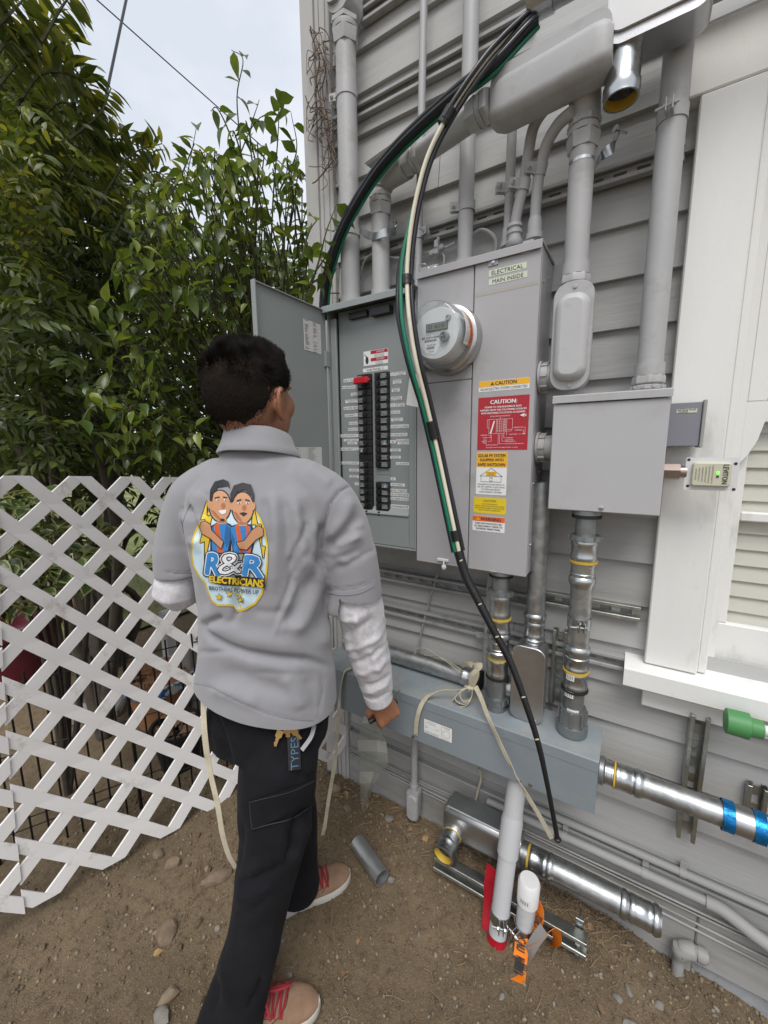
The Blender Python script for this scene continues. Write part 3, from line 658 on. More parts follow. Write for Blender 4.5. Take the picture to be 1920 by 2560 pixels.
screw(mb, at(*Dp(948, 1892), 1.1075), .006); screw(mb, at(*Dp(1000, 1905), 1.1075), .005); mb.build('screw', SCREW, sp)
MB().lathe(at(*Dp(960, 1930), 1.09), (1, 0, .3), [(0, .007), (.0022, .007), (.0022, .004), (0, .004)], 12, False).build('latch_ring', SCREW, sp)
# door swung open square to the wall
dr = MB().box(-.9065, -.9035, .792, 1.094, 1.13, 1.897).box(-.9033, -.890, .792, .795, 1.13, 1.897).box(-.9033, -.896, .7955, 1.094, 1.894, 1.897).box(-.9033, -.896, .7955, 1.094, 1.13, 1.133).build('door', SUBP, sp); dr['label'] = 'subpanel door swung open square to the wall'
for zz in (1.30, 1.72):
    kid(MB().box(-.9034, -.893, 1.080, 1.0995, zz, zz + .05, .001).cyl((-.897, 1.098, zz - .002), (-.897, 1.098, zz + .052), .003, 8), 'hinge', SUBP, dr, 35)
def dsheet(nm, y0, y1, z0, z1, parent, lines):
    o = MB().box(-.9034, -.9030, y0, y1, z0, z1).build(nm, PAPER, None, 0); o.parent = parent
    mb = MB()
    for r in range(lines + 1):
        z = z0 + (z1 - z0) * r / lines; mb.box(-.90298, -.9027, y0 + .002, y1 - .002, z - .00025, z + .00025)
    for c in (.05, .3, .5, .55, .8): mb.box(-.90298, -.9027, y0 + (y1 - y0) * c - .0002, y0 + (y1 - y0) * c + .0002, z0, z1)
    for r in range(lines):
        for c0, c1 in ((.06, .28), (.56, .78)):
            if rnd.random() < .8:
                z = z0 + (z1 - z0) * (r + .4) / lines; e = y0 + (y1 - y0) * (c0 + (c1 - c0) * rnd.uniform(.5, 1)); mb.box(-.90298, -.9027, y0 + (y1 - y0) * c0, e, z - .001, z + .001)
    k = mb.build('printed_rows', pm('grey_print', (.25, .25, .26), .7), None, 0); k.parent = parent
A1 = xat(*Dp(370, 335), -.903); A2 = xat(*Dp(492, 630), -.903); dsheet('circuit_directory', A1.y, A2.y, A2.z + .012, A1.z - .012, dr, 22)
A1 = xat(*Dp(310, 1225), -.903); A2 = xat(*Dp(495, 1300), -.903); dsheet('instruction_sheet', A1.y - .02, A2.y, A2.z - .05, A1.z, dr, 14)

# ---- meter main panel
mp_ = thing('meter_main_panel', 'tall grey meter and main breaker panel covered in caution stickers', 'electric panel', (-.40, 1.25, 1.095))
MX0, MX1, MZ0, MZ1, MY = -.566, -.229, 1.095, 1.942, 1.100
XS = -.397
MB().box(MX0 + .004, MX1, MY + .012, 1.255, MZ0 + .003, MZ1 - .006, .002).build('cabinet', PANEL, mp_)
MB().prism([(1.258, 1.9455), (1.094, 1.9425), (1.091, 1.940), (1.091, 1.922), (1.0935, 1.922), (1.0945, 1.9365), (1.258, 1.9395)], (MX0, 0, 0), EY, EZ, EX, MX1 - MX0 + .003).build('rain_hood', PANEL, mp_)
MB().box(MX0, XS - .0012, MY, MY + .0115, 1.636, 1.9385, .0015).build('meter_cover', PANEL, mp_)
MB().box(MX0, XS - .0012, MY, MY + .0115, MZ0, 1.6345, .0015).build('lower_cover', PANEL, mp_)
MB().box(XS + .0012, MX1 - .0004, MY - .001, MY + .0115, MZ0, 1.9385, .0025).build('main_door', PANEL, mp_)
for px, py in ((1234, 652), (1320, 620)):
    p = at(px, py, MY - .001); MB().box(p.x - .013, p.x + .013, MY - .004, MY - .0012, p.z - .012, p.z + .017, .001).build('hood_clip', PANEL, mp_)
    mb = MB(); screw(mb, (p.x, MY - .0042, p.z - .004), .005); mb.build('screw', SCREW, mp_)
p = at(1071, 678, MY); MB().box(p.x - .032, p.x + .030, MY - .005, MY - .0003, p.z - .013, p.z + .012, .003).build('seal_plate', PANEL, mp_)
mb = MB(); screw(mb, (p.x - .024, MY - .0052, p.z - .004), .0045); screw(mb, (p.x + .002, MY - .0052, p.z + .004), .0045); screw(mb, (p.x + .022, MY - .0052, p.z + .002), .0045)
mb.tube(catmull([(p.x - .024, MY - .008, p.z), (p.x - .022, MY - .014, p.z + .016), (p.x - .004, MY - .014, p.z + .014), (p.x + .002, MY - .008, p.z + .004)], 5), .0012, 6); mb.build('seal_wire', SCREW, mp_)
# seal hanging at the foot
p = at(1110, 1402, MY - .004); MB().box(p.x - .022, p.x + .014, MY - .006, MY - .0003, p.z - .002, p.z + .006, .001).tube([(p.x, MY - .006, p.z), (p.x + .002, MY - .010, p.z - .010)], .002, 6).ball((p.x + .002, MY - .009, p.z - .018), .008, 8, 6, (1, .6, 1.1)).build('paint_chipped_seal', WPVC, mp_)
p = at(1232, 1430, MY - .002); MB().box(p.x - .01, p.x + .01, MY - .004, MY - .0012, p.z - .003, p.z + .003, .001).build('door_latch', SCREW, mp_)
p = at(1278, 735, MY); sheet('masking_tape', XS + .003, MX1 - .004, 1.843, 1.852, MY - .001, pm('tan_tape', (.35, .33, .30), .6), mp_, .0004)
def lab(nm, x0, y0, x1, y1, mat, r=.002, par=mp_, Y=MY - .001, name_=None):
    """sticker between two corners read off the photograph"""
    a = at(x0, y1, Y); b = at(x1, y0, Y); xm_ = (x0 + x1) / 2
    return sheet(nm, a.x, b.x, at(x0, y1, Y).z, at(x0, y0, Y).z, Y, mat, par, .0006, r), a.x, b.x, at(x0, y1, Y).z, at(x0, y0, Y).z
YT = MY - .0022
def txt(o, items, mat=INK, Y=YT): kid_ = lettering('lettering', items, Y, mat, None); kid_.parent = o
o, x0, x1, z0, z1 = lab('name_label', 1222, 677, 1316, 693, pm('label_cream', (.55, .60, .48), .5), 0); txt(o, [('ELECTRICAL', (x0 + x1) / 2, (z0 + z1) / 2, (x1 - x0) * .93, (z1 - z0) * .66)])
o, x0, x1, z0, z1 = lab('name_label', 1222, 699, 1318, 714, pm('label_cream', (.55, .60, .48), .5), 0); txt(o, [('MAIN INSIDE', (x0 + x1) / 2, (z0 + z1) / 2, (x1 - x0) * .93, (z1 - z0) * .66)])
# all stickers: corners in the picture (left, top at left, right, bottom at left)
def K(x, y): return 1160 + x / 4.81, 960 + y / 4.81
o, x0, x1, z0, z1 = lab('caution_sticker', 1197, 955, 1324, 981, WHITE); zm = z0 + (z1 - z0) * .46; w = x1 - x0
kid(MB().prism(rrect(x0 + .0004, x1 - .0004, zm, z1 - .0004, .0015, 3), (0, MY - .0017, 0), EX, EZ, -EY, .0003), 'amber_band', YELL, o)
def triangle(cx, cz, s, par, Y, tri=INK, mark=YELL):
    kid(MB().prism([(-s, -s * .8), (s, -s * .8), (0, s)], (cx, Y, cz), EX, EZ, -EY, .0003), 'warning_triangle', tri, par)
    kid(MB().prism([(-s * .1, -s * .1), (s * .1, -s * .1), (s * .14, s * .45), (-s * .14, s * .45)], (cx, Y - .0005, cz), EX, EZ, -EY, .0002).prism([(-s * .12, -s * .5), (s * .12, -s * .5), (s * .12, -s * .28), (-s * .12, -s * .28)], (cx, Y - .0005, cz), EX, EZ, -EY, .0002), 'exclamation_mark', mark, par)
triangle(x0 + w * .28, (zm + z1) / 2, .005, o, MY - .0023)
txt(o, [('CAUTION', x0 + w * .55, (zm + z1) / 2, w * .42, (z1 - zm) * .62, .0003), ('SOLAR ELECTRIC SYSTEM CONNECTED', (x0 + x1) / 2, (z0 + zm) / 2, w * .93, (zm - z0) * .5)], INK, MY - .0024)
o, x0, x1, z0, z1 = lab('caution_sign', 1193, 995.5, 1324, 1125, REDL, .001); w = x1 - x0; h = z1 - z0
U = lambda u, v: (x0 + w * u, z1 - h * v)
it = []
def L_(s, u, v, ww, hh_, b=0.0): x, z = U(u, v); it.append((s, x, z, w * ww, h * hh_, b))
L_('CAUTION:', .51, .095, .53, .075, .0006); L_('POWER TO THIS BUILDING IS ALSO', .5, .19, .72, .034, .0002); L_('SUPPLIED FROM THE FOLLOWING SOURCES', .5, .245, .91, .034, .0002); L_('WITH DISCONNECTS LOCATED AS SHOWN:', .5, .30, .87, .034, .0002)
L_('N', .93, .365, .05, .045, .0004); L_('SOLAR ARRAYS ON ROOFTOP', .45, .362, .40, .022); L_('GENERATOR', .81, .585, .17, .02); L_('SUBPANEL', .82, .635, .14, .02); L_('3 BATTERIES', .72, .71, .19, .02); L_('INVERTER', .65, .775, .14, .02); L_('2X BATTERY', .65, .815, .17, .02); L_('DISCONNECTS', .67, .845, .19, .02); L_('ESS SHUTDOWN SWITCH', .75, .885, .36, .02)
L_('SUBPANEL', .13, .715, .13, .02); L_('METER', .16, .765, .09, .02); L_('MAIN', .16, .81, .07, .02); L_('SERVICE', .15, .837, .11, .02); L_('PANEL', .16, .865, .08, .02); L_('AC DISCONNECT', .29, .905, .22, .02); L_('38 W MIRA MONTE AVE, SIERRA MADRE, CA 91024', .5, .955, .64, .022)
txt(o, it, WHITE)
mb = MB()
def ln(u0, v0, u1, v1, t=.0006):
    a, b = U(u0, v0), U(u1, v1); A = Vector((a[0], YT, a[1])); B = Vector((b[0], YT, b[1])); d = (B - A).normalized(); n_ = d.cross(EY)
    mb.obox((A + B) / 2, d, EY, n_, (B - A).length, .0004, t)
for q in ((.20, .42, .20, .58), (.20, .42, .70, .42), (.70, .42, .70, .62), (.20, .58, .235, .58), (.235, .42, .235, .69), (.235, .69, .55, .69), (.385, .42, .385, .69), (.545, .42, .545, .69), (.59, .42, .59, .72), (.70, .62, .59, .62), (.59, .65, .68, .65), (.68, .65, .68, .62), (.405, .435, .405, .66), (.45, .435, .45, .66), (.495, .435, .495, .66), (.525, .435, .525, .66), (.57, .435, .57, .66), (.46, .38, .46, .42),
          (.41, .435, .495, .435), (.41, .47, .495, .47), (.41, .51, .495, .51), (.41, .55, .495, .55), (.41, .59, .495, .59), (.41, .63, .495, .63), (.405, .66, .495, .66), (.525, .435, .57, .435), (.525, .48, .57, .48), (.525, .53, .57, .53), (.525, .58, .57, .58), (.525, .63, .57, .63),
          (.20, .715, .26, .715), (.21, .765, .275, .765), (.275, .765, .275, .71), (.22, .835, .29, .835), (.29, .835, .29, .71), (.40, .905, .43, .905), (.43, .905, .43, .70), (.455, .70, .455, .885), (.455, .885, .57, .885), (.505, .70, .505, .835), (.505, .835, .57, .835), (.54, .70, .54, .775), (.54, .775, .57, .775), (.90, .585, .945, .585), (.945, .585, .945, .69), (.895, .635, .915, .635), (.915, .635, .915, .69), (.82, .71, .88, .71), (.90, .705, .95, .705, .002)): ln(*q)
mb.prism([(0, 0), (.012, .005), (.009, 0), (.012, -.005)], (U(.835, .365)[0], YT, U(.835, .365)[1]), EX, EZ, -EY, .0003)
mb.prism([(x0 + w * .255, z1 - h * .69), (x0 + w * .285, z1 - h * .69), (x0 + w * .355, z1 - h * .45), (x0 + w * .325, z1 - h * .45)], (0, YT + .0002, 0), EX, EZ, -EY, .0003)
kid(mb, 'diagram', WHITE, o)
o, x0, x1, z0, z1 = lab('shutdown_sticker', 1189.5, 1131, 1269, 1235, WHITE, .003); w = x1 - x0; h = z1 - z0; it = []
kid(MB().box(x0 + .0003, x1 - .0003, MY - .0020, MY - .0017, z1 - h * .345, z1 - .0003), 'amber_band', YELL, o)
L_('SOLAR PV SYSTEM', .5, .075, .88, .072, .00025); L_('EQUIPPED WITH', .5, .18, .76, .072, .00025); L_('RAPID SHUTDOWN', .5, .285, .88, .072, .00025); L_('TURN RAPID SHUTDOWN SWITCH TO', .5, .755, .9, .038); L_('THE "OFF" POSITION TO SHUT DOWN', .5, .815, .9, .038); L_('PV SYSTEM AND REDUCE', .5, .875, .62, .038); L_('SHOCK HAZARD IN THE ARRAY', .5, .935, .75, .038); txt(o, it, INK, MY - .0025)
mb = MB()
for q in ((.13, .555, .5, .37), (.5, .37, .87, .555), (.13, .555, .87, .555), (.17, .555, .17, .69), (.83, .555, .83, .69), (.17, .69, .83, .69), (.46, .59, .54, .59), (.46, .59, .46, .67), (.54, .59, .54, .67), (.46, .67, .54, .67)): ln(*q, .0007)
kid(mb, 'house_drawing', INK, o); a, b = U(.33, .55), U(.67, .45)
kid(MB().box(a[0], b[0], YT - .0006, YT - .0003, a[1], b[1]), 'amber_panel', YELL, o)
it = []; L_('SOLAR ELECTRIC', .5, .48, .28, .02); L_('PV PANELS', .5, .52, .2, .02); txt(o, it, INK, MY - .0034)
o, x0, x1, z0, z1 = lab('multi_source_sticker', 1184, 1242, 1266, 1281, YEL2, .001); w = x1 - x0; h = z1 - z0; it = []
L_('CAUTION', .5, .2, .40, .13); L_('MULTI POWER SOURCE', .5, .40, .46, .07); L_('SECOND SOURCE IS PHOTOVOLTAIC SYSTEM', .5, .53, .90, .07); L_('THIRD SOURCE IS ENERGY STORAGE SYSTEM', .5, .66, .90, .07); L_('FOURTH SOURCE IS GENERATOR', .5, .79, .66, .07); txt(o, it)
o, x0, x1, z0, z1 = lab('warning_sticker', 1181, 1288, 1263, 1325, WHITE, .003); w = x1 - x0; h = z1 - z0; it = []
kid(MB().prism(rrect(x0 + .0002, x1 - .0002, z1 - h * .34, z1 - .0002, .002, 3), (0, MY - .0017, 0), EX, EZ, -EY, .0003), 'orange_band', ORAL, o)
triangle(x0 + w * .17, z1 - h * .17, .0055, o, MY - .0023, YELL, INK)
L_('WARNING', .57, .17, .62, .20, .0003); L_('TURN OFF PHOTOVOLTAIC', .5, .47, .84, .11, .0001); L_('AC DISCONNECT PRIOR TO', .5, .65, .86, .11, .0001); L_('WORKING INSIDE PANEL', .5, .83, .76, .11, .0001); txt(o, it, INK, MY - .0025)
mb = MB()
for zz in (1.86, 1.62, 1.35, 1.18): screw(mb, (MX1 + .0003, 1.135, zz), .0035, (1, 0, 0)); screw(mb, (MX1 + .0003, 1.20, zz + .03), .0035, (1, 0, 0))
mb.build('side_screw', SCREW, mp_)

# ---- round electricity meter
mt = thing('electricity_meter', 'round glass electricity meter on the upper left of the tall panel', 'meter', (-.461, MY, 1.741))
mc = Vector((-.461, MY - .0004, 1.741)); nd = Vector((0, -1, 0))
MB().lathe(mc, nd, [(0, .092), (.012, .090), (.020, .086), (.026, .088), (.034, .088), (.038, .082), (.038, .070)], 40).build('sealing_ring', pm('steel_ring', (.50, .50, .50), .3, 1.0, var=.1, vs=20), mt)
MB().lathe(mc + nd * .0385, nd, [(0, .080), (.004, .078)], 40).build('meter_base', pm('meter_grey', (.30, .305, .31), .5), mt)
MB().lathe(mc + nd * .043, nd, [(0, .0785), (.03, .0775), (.062, .0745), (.072, .074), (.076, .0735), (.080, .070), (.0815, .064), (.0815, .060)], 48, False).build('glass_body', GLASS, mt, 50)
MB().lathe(mc + nd * .098, nd, [(0, .0772), (.006, .0775), (.010, .0765), (.010, .0752), (0, .0752)], 48, False).build('glass_rim', GLASS, mt, 50)
fy = mc.y - .098
FACE = pm('meter_face', (.58, .59, .60), .45)
MB().lathe(mc + nd * .043, nd, [(0, .069), (.045, .066), (.055, .062)], 40).build('meter_face', FACE, mt)
MB().lathe(mc + nd * .1245, nd, [(0, .060), (.0007, .060)], 48).build('glass_front', GLASS, mt)
def mk(mb, nm, mat, sm=0): return mb.build(nm, mat, mt, sm)
mk(MB().box(mc.x - .027, mc.x + .034, fy - .0035, fy - .0003, mc.z + .006, mc.z + .026, .001), 'display_frame', pm('lcd_frame', (.06, .065, .06), .4), 35)
mk(MB().box(mc.x - .024, mc.x + .031, fy - .0042, fy - .0037, mc.z + .008, mc.z + .024), 'display', pm('lcd', (.14, .16, .12), .3))
mb = MB(); put_text(mb, '01 46105', (mc.x + .004, fy - .0046, mc.z + .016), EX, EZ, .046, .011, .0003); mk(mb, 'display_digits', INK)
mk(MB().prism([(-.046, -.002), (.006, -.002), (.022, -.018), (-.002, -.052), (-.03, -.045), (-.044, -.026)], (mc.x, fy - .0003, mc.z), EX, EZ, -EY, .0005), 'name_plate', WHITE)
mb = MB(); put_text(mb, 'SCE 222014-455681', (mc.x - .014, fy - .0014, mc.z - .008), EX, EZ, .05, .0052, .0002); put_text(mb, '344 502 294', (mc.x - .012, fy - .0014, mc.z - .027), EX, EZ, .024, .005); put_text(mb, 'CL200 240V 3W TYPE C2SOD', (mc.x - .012, fy - .0014, mc.z - .002), EX, EZ, .05, .0025)
for r, z_, ww in ((0, -.016, .034), (1, -.034, .022)):
    x = mc.x - .014 - ww / 2
    while x < mc.x - .014 + ww / 2:
        d_ = rnd.uniform(.0004, .0012); mb.box(x, x + d_, fy - .0014, fy - .0010, mc.z + z_ - .003, mc.z + z_ + .003); x += d_ + rnd.uniform(.0005, .001)
put_text(mb, 'Model', (mc.x - .012, fy - .0014, mc.z - .043), EX, EZ, .016, .004); mk(mb, 'plate_print', INK)
mk(MB().lathe((mc.x + .034, fy - .0003, mc.z + .033), nd, [(0, .0075), (.004, .0065), (.004, .004), (.002, .004)], 16), 'optical_port', pm('port_steel', (.35, .35, .35), .3, .9), 35)
mk(MB().lathe((mc.x + .026, fy - .0003, mc.z - .012), nd, [(0, .013), (.010, .0125), (.012, .010), (.010, .0095)], 20), 'reset_knob', pm('knob', (.22, .22, .22), .4), 35)
mk(MB().lathe((mc.x + .026, fy - .0135, mc.z - .008), nd, [(0, .003), (.001, .003)], 8).lathe((mc.x + .030, fy - .0135, mc.z - .015), nd, [(0, .003), (.001, .003)], 8).lathe((mc.x + .022, fy - .0135, mc.z - .015), nd, [(0, .003), (.001, .003)], 8), 'knob_holes', BLACK)
# curved warning label round the glass side
def band(a0, a1, y0, y1, r, nm, mat):
    vs = []; fs = []; n_ = 14
    for k in range(n_ + 1):
        an = math.radians(a0 + (a1 - a0) * k / n_)
        for y in (y0, y1): vs.append(Vector((mc.x + math.cos(an) * r, y, mc.z + math.sin(an) * r)))
    for k in range(n_): fs.append((2 * k, 2 * k + 1, 2 * k + 3, 2 * k + 2))
    return mesh_obj(nm, vs, fs, mat, mt, 60)
band(-24, 38, mc.y - .046, mc.y - .094, .0797, 'curved_label', WHITE); band(-24, 38, mc.y - .044, mc.y - .064, .0802, 'curved_label_band', ORAL)
def curved_text(s, y, h, a0, a1, mat, nm):
    vs, fs, x0_, x1_, y0_, y1_ = text_geo(s); V = []
    for x, yy in vs:
        an = math.radians(a0 + (a1 - a0) * (x - x0_) / (x1_ - x0_)); V.append(Vector((mc.x + math.cos(an) * .0808, y + ((yy - y0_) / (y1_ - y0_) - .5) * h, mc.z + math.sin(an) * .0808)))
    mesh_obj(nm, V, fs, mat, mt, 0)
curved_text('WARNING', mc.y - .054, .012, 32, -18, INK, 'label_lettering')
for q, s in enumerate(('ELECTRICAL SHOCK HAZARD', 'DO NOT TOUCH TERMINALS', 'LOAD SIDE MAY BE ENERGIZED')): curved_text(s, mc.y - .069 - q * .008, .004, 34, -20, INK, 'label_lettering')
p = mc + Vector((-.075, -.02, -.06)); mk(MB().box(p.x - .012, p.x + .01, p.y - .012, p.y + .014, p.z - .01, p.z + .012, .002).tube([p + Vector((0, -.012, .01)), p + Vector((-.012, -.02, -.004)), p + Vector((.012, -.018, -.012))], .0018, 6), 'seal_lock', SCREW, 35)
# paper tag hanging below the cable
tg = MB(); P = [at(1045, 930, 1.03), at(1052, 925, 1.03), at(1043, 1018, 1.03), at(1016, 1012, 1.035), at(1024, 945, 1.035)]
tg.prism([(q.x, q.z) for q in P[::-1]], (0, 1.034, 0), EX, EZ, -EY, .0006); tag(tg.build('paper_tag', PAPER, None, 0), 'small white paper tag hanging behind the cable beside the breakers', 'tag')

# ================================================================== CONDUITS AND BOXES
V = Vector
def conduit(label, p0, p1, r, mat=PVC, cat='conduit', name='conduit', n=28, group=None, hollow=False):
    t = thing(name, label, cat, p0, group); mb = MB()
    (mb.pipe if hollow else mb.cyl)(p0, p1, r, n); mb.build('pipe', mat, t); return t
UP, DN, RT, LF, FR = V((0, 0, 1)), V((0, 0, -1)), V((1, 0, 0)), V((-1, 0, 0)), V((0, -1, 0))
# leftmost riser over the subpanel
c1 = conduit('thick grey conduit nearest the house corner, rising from the subpanel', V((-.866, 1.19, 1.955)), V((-.866, 1.19, 2.71)), .0325)
pvc_connector(c1, V((-.866, 1.19, 1.958)), DN, .0325, L=.052)
strap(c1, (-.866, 1.19, 2.56), UP, .0325, (-1, -.3, 0)); strap(c1, (-.866, 1.19, 2.16), UP, .0325, (-1, -.3, 0))
hexfit(c1, V((-.866, 1.19, 2.69)), UP, .0325, L=.07)
MB().prism(rrect(-.908, -.828, 2.765, 3.25, .036, 6), (0, 1.158, 0), EX, EZ, EY, .075).build('elbow_body', PVC, c1)
MB().prism(rrect(-.912, -.852, 2.79, 3.23, .028, 6), (0, 1.1575, 0), EX, EZ, -EY, .010).prism(rrect(-.902, -.862, 2.81, 3.21, .019, 6), (0, 1.147, 0), EX, EZ, -EY, .003).build('elbow_cover', PVC, c1)
mb = MB(); screw(mb, (-.882, 1.147, 2.80), .004); mb.build('screw', PVC, c1)
# second riser with elbow, long sweep to the right and the big pull body
c2 = conduit('grey conduit turning right above the subpanel into the big painted elbow body', V((-.744, 1.19, 1.955)), V((-.744, 1.19, 2.20)), .0285)
pvc_connector(c2, V((-.744, 1.19, 1.958)), DN, .0285, L=.052); hexfit(c2, V((-.744, 1.19, 2.175)), UP, .0285, L=.062)
MB().tube(catmull([(-.744, 1.19, 2.225), (-.744, 1.19, 2.25), (-.735, 1.188, 2.268), (-.715, 1.183, 2.277), (-.66, 1.172, 2.277), (-.635, 1.166, 2.276)], 6), [.034] * 7 + [.038] * 24, 24).build('elbow_body', PVC, c2)
MB().obox((-.705, 1.176, 2.322), V((.98, -.2, 0)), V((.2, .98, 0)), EZ, .14, .07, .012, .008).build('elbow_cover', PVC, c2)
hexfit(c2, V((-.634, 1.1655, 2.276)), V((.973, -.229, -.03)), .029, L=.055)
MB().cyl((-.60, 1.157, 2.275), (-.385, 1.092, 2.268), .0285, 28).build('pipe', PVC, c2)
hexfit(c2, V((-.415, 1.101, 2.269)), V((.957, -.29, -.03)), .029, L=.06)
c3b = MB(); prof = rrect(1.045, 1.128, 2.212, 2.300, .022, 5)
rings = []
for x, k, dy in ((-.362, .55, .012), (-.352, .8, .008), (-.335, .96, .006), (-.32, 1.0, .005), (-.22, 1.0, -.004), (-.135, 1.0, -.013), (-.118, .97, -.014), (-.106, .86, -.014), (-.100, .7, -.014)): rings.append([V((x, 1.0865 + (y - 1.0865) * k + dy, 2.256 + (z - 2.256) * k)) for y, z in prof])
m_ = len(prof); c3b.add([p for r_ in rings for p in r_], [(a * m_ + i, a * m_ + (i + 1) % m_, a * m_ + m_ + (i + 1) % m_, a * m_ + m_ + i) for a in range(len(rings) - 1) for i in range(m_)] + [tuple(range(m_)), tuple(reversed(range((len(rings) - 1) * m_, len(rings) * m_)))])
c3b.build('pull_body', PVC, c2, 50)
MB().prism(rrect(-.356, -.103, 2.232, 2.322, .032, 6), (0, 1.0455, 0), V((1, -.085, 0)), EZ, V((-.05, -1, 0)), .010).build('pull_body_cover', PVC, c2)
# riser from the pull body down to the side elbow of the meter panel
c3 = conduit('grey conduit dropping from the big painted body to the panel side elbow', V((-.157, 1.142, 1.875)), V((-.157, 1.142, 2.20)), .0275)
MB().tube(catmull([(-.157, 1.142, 2.175), (-.157, 1.142, 2.205), (-.158, 1.128, 2.235), (-.165, 1.10, 2.252)], 5), [.0335] * 16, 24).build('drop_hub', PVC, c3)
hexfit(c3, V((-.157, 1.142, 2.128)), UP, .0275, L=.06); pvc_connector(c3, V((-.157, 1.142, 1.885)), DN, .0275, L=.062)
MB().box(-.158 - .028, -.158 + .028, 1.1135, 1.118, 2.082, 2.088).build('bare_strap_mark', ZINC, c3) if 0 else None
MB().lathe((-.157, 1.142, 2.098), UP, [(0, .0276), (0, .0281), (.007, .0281), (.007, .0276)], 28, False).build('zinc_band', ZINC, c3)
mb = MB(); pr = rrect(-.193, -.110, 1.590, 1.832, .034, 6)
def rbody(mb, prs, ys):
    n_ = len(prs[0]); vs = [V((x, y, z)) for pr_, y in zip(prs, ys) for x, z in pr_]; fs = [(a * n_ + i, a * n_ + (i + 1) % n_, a * n_ + n_ + (i + 1) % n_, a * n_ + n_ + i) for a in range(len(prs) - 1) for i in range(n_)] + [tuple(range(n_)), tuple(reversed(range((len(prs) - 1) * n_, len(prs) * n_)))]
    mb.add(vs, fs)
def inset(x0, x1, z0, z1, r, d): return rrect(x0 + d, x1 - d, z0 + d, z1 - d, max(.002, r - d), 6)
rbody(mb, [inset(-.193, -.110, 1.590, 1.832, .034, d) for d in (.02, .002, 0, .001)], (1.185, 1.172, 1.15, 1.113)); mb.build('side_elbow_body', PVC, c3, 50)
mb = MB(); rbody(mb, [inset(-.197, -.107, 1.586, 1.836, .036, d) for d in (0, 0, .002)], (1.1125, 1.106, 1.1035)); mb.build('side_elbow_gasket', PVC, c3, 50)
mb = MB(); rbody(mb, [inset(-.190, -.114, 1.606, 1.808, .032, d) for d in (0, .0015, .010, .016)], (1.1033, 1.096, 1.086, 1.084)); mb.build('side_elbow_cover', pm('pvc_cover', (.43, .43, .435), .5, var=.05, bump=.15, bs=50, dirt=((.27, .26, .25), .3, 12)), c3, 50)
mb = MB(); screw(mb, (-.150, 1.1033, 1.822), .005); screw(mb, (-.150, 1.1033, 1.596), .005); mb.build('screw', PVC, c3)
def side_nipple(parent, z, x0, x1, y=1.15, r=.034):
    mb = MB(); L = x1 - x0; mb.lathe((x0, y, z), RT, [(0, r * 1.22), (.006, r * 1.25), (.006, r * 1.05), (.022, r * 1.05), (.022, r * .95), (L, r * .95)], 28)
    for k in range(8):
        an = 2 * PI * k / 8; mb.obox((x0 + .014, y + math.cos(an) * r * 1.05, z + math.sin(an) * r * 1.05), EX, V((0, math.cos(an), math.sin(an))), V((0, -math.sin(an), math.cos(an))), .016, .006, .005)
    mb.build('side_connector', PVC, parent)
side_nipple(c3, 1.628, -.2275, -.185, 1.148)
# junction box
jb = thing('junction_box', 'plain square grey junction box right of the meter panel', 'junction box', (-.06, 1.25, 1.29))
MB().box(-.181, .056, 1.112, 1.255, 1.292, 1.565, .002).build('box', BOXP, jb)
MB().box(-.183, .058, 1.100, 1.1115, 1.289, 1.553, .002).build('cover', BOXP, jb)
MB().prism([(1.255, 1.5735), (1.098, 1.5735), (1.0945, 1.571), (1.0945, 1.555), (1.0975, 1.5555), (1.0985, 1.568), (1.255, 1.568)], (-.1845, 0, 0), EY, EZ, EX, .245).build('rain_hood', BOXP, jb)
mb = MB(); screw(mb, at(1503, 1270, 1.0995), .0055); mb.build('screw', SCREW, jb)
side_nipple(jb, 1.447, -.2275, -.1815, 1.16)
# wall conduit into the top of the junction box
c7 = conduit('thick grey conduit rising from the junction box beside the window', V((.0135, 1.172, 1.63)), V((.0135, 1.172, 2.32)), .027)
pvc_connector(c7, V((.0135, 1.172, 1.640)), DN, .027, L=.062); strap(c7, (.0135, 1.172, 2.15), UP, .027, (-.15, -1, 0), PVC, .028)
# behind: straight risers
c4 = conduit('grey conduit rising behind the black cables from the meter panel top', V((-.461, 1.195, 1.985)), V((-.452, 1.195, 3.2)), .0215)
pvc_connector(c4, V((-.461, 1.195, 1.985)), DN, .0235, L=.042); strap(c4, (-.458, 1.195, 2.122), UP, .0215, (-1, -.5, 0))
c5 = conduit('thin grey conduit rising between the two thick ones', V((-.622, 1.212, 1.91)), V((-.594, 1.212, 3.2)), .0108)
strap(c5, (-.616, 1.212, 2.10), UP, .0108, (1, -.4, 0)); MB().lathe((-.622, 1.212, 1.925), DN, [(0, .0125), (.006, .0155), (.012, .0155), (.016, .012)], 16).build('connector', PVC, c5)
def Bp(x, y): return 1240 + x / 2.44, y / 2.44
def bent(label, pts, r, zf, ribs):
    P = [at(*Bp(x, y), Y) for x, y, Y in pts]; t = thing('flexible_conduit', label, 'conduit', P[-1]); MB().tube(catmull(P, 8), r, 16).build('pipe', PVC, t)
    d = (P[-1] - P[-2]).normalized(); mb = MB()
    mb.lathe(P[-1] - d * .055, d, [(0, r * 1.1), (.002, r * 1.45), (.010, r * 1.5), (.012, r * 1.2), (.016, r * 1.2), (.018, r * 1.5), (.026, r * 1.5), (.028, r * 1.25), (.042, r * 1.3), (.043, r * 1.6), (.050, r * 1.6), (.056, r * 1.3)] if ribs else [(0, r * 1.1), (.01, r * 1.3), (.035, r * 1.35), (.036, r * 1.55), (.05, r * 1.6)], 20).build('fitting', PVC, t)
    q = P[len(P) // 2]; strap(t, q, P[len(P) // 2 + 1] - P[len(P) // 2 - 1], r, (-1, -.6, 0)); return t
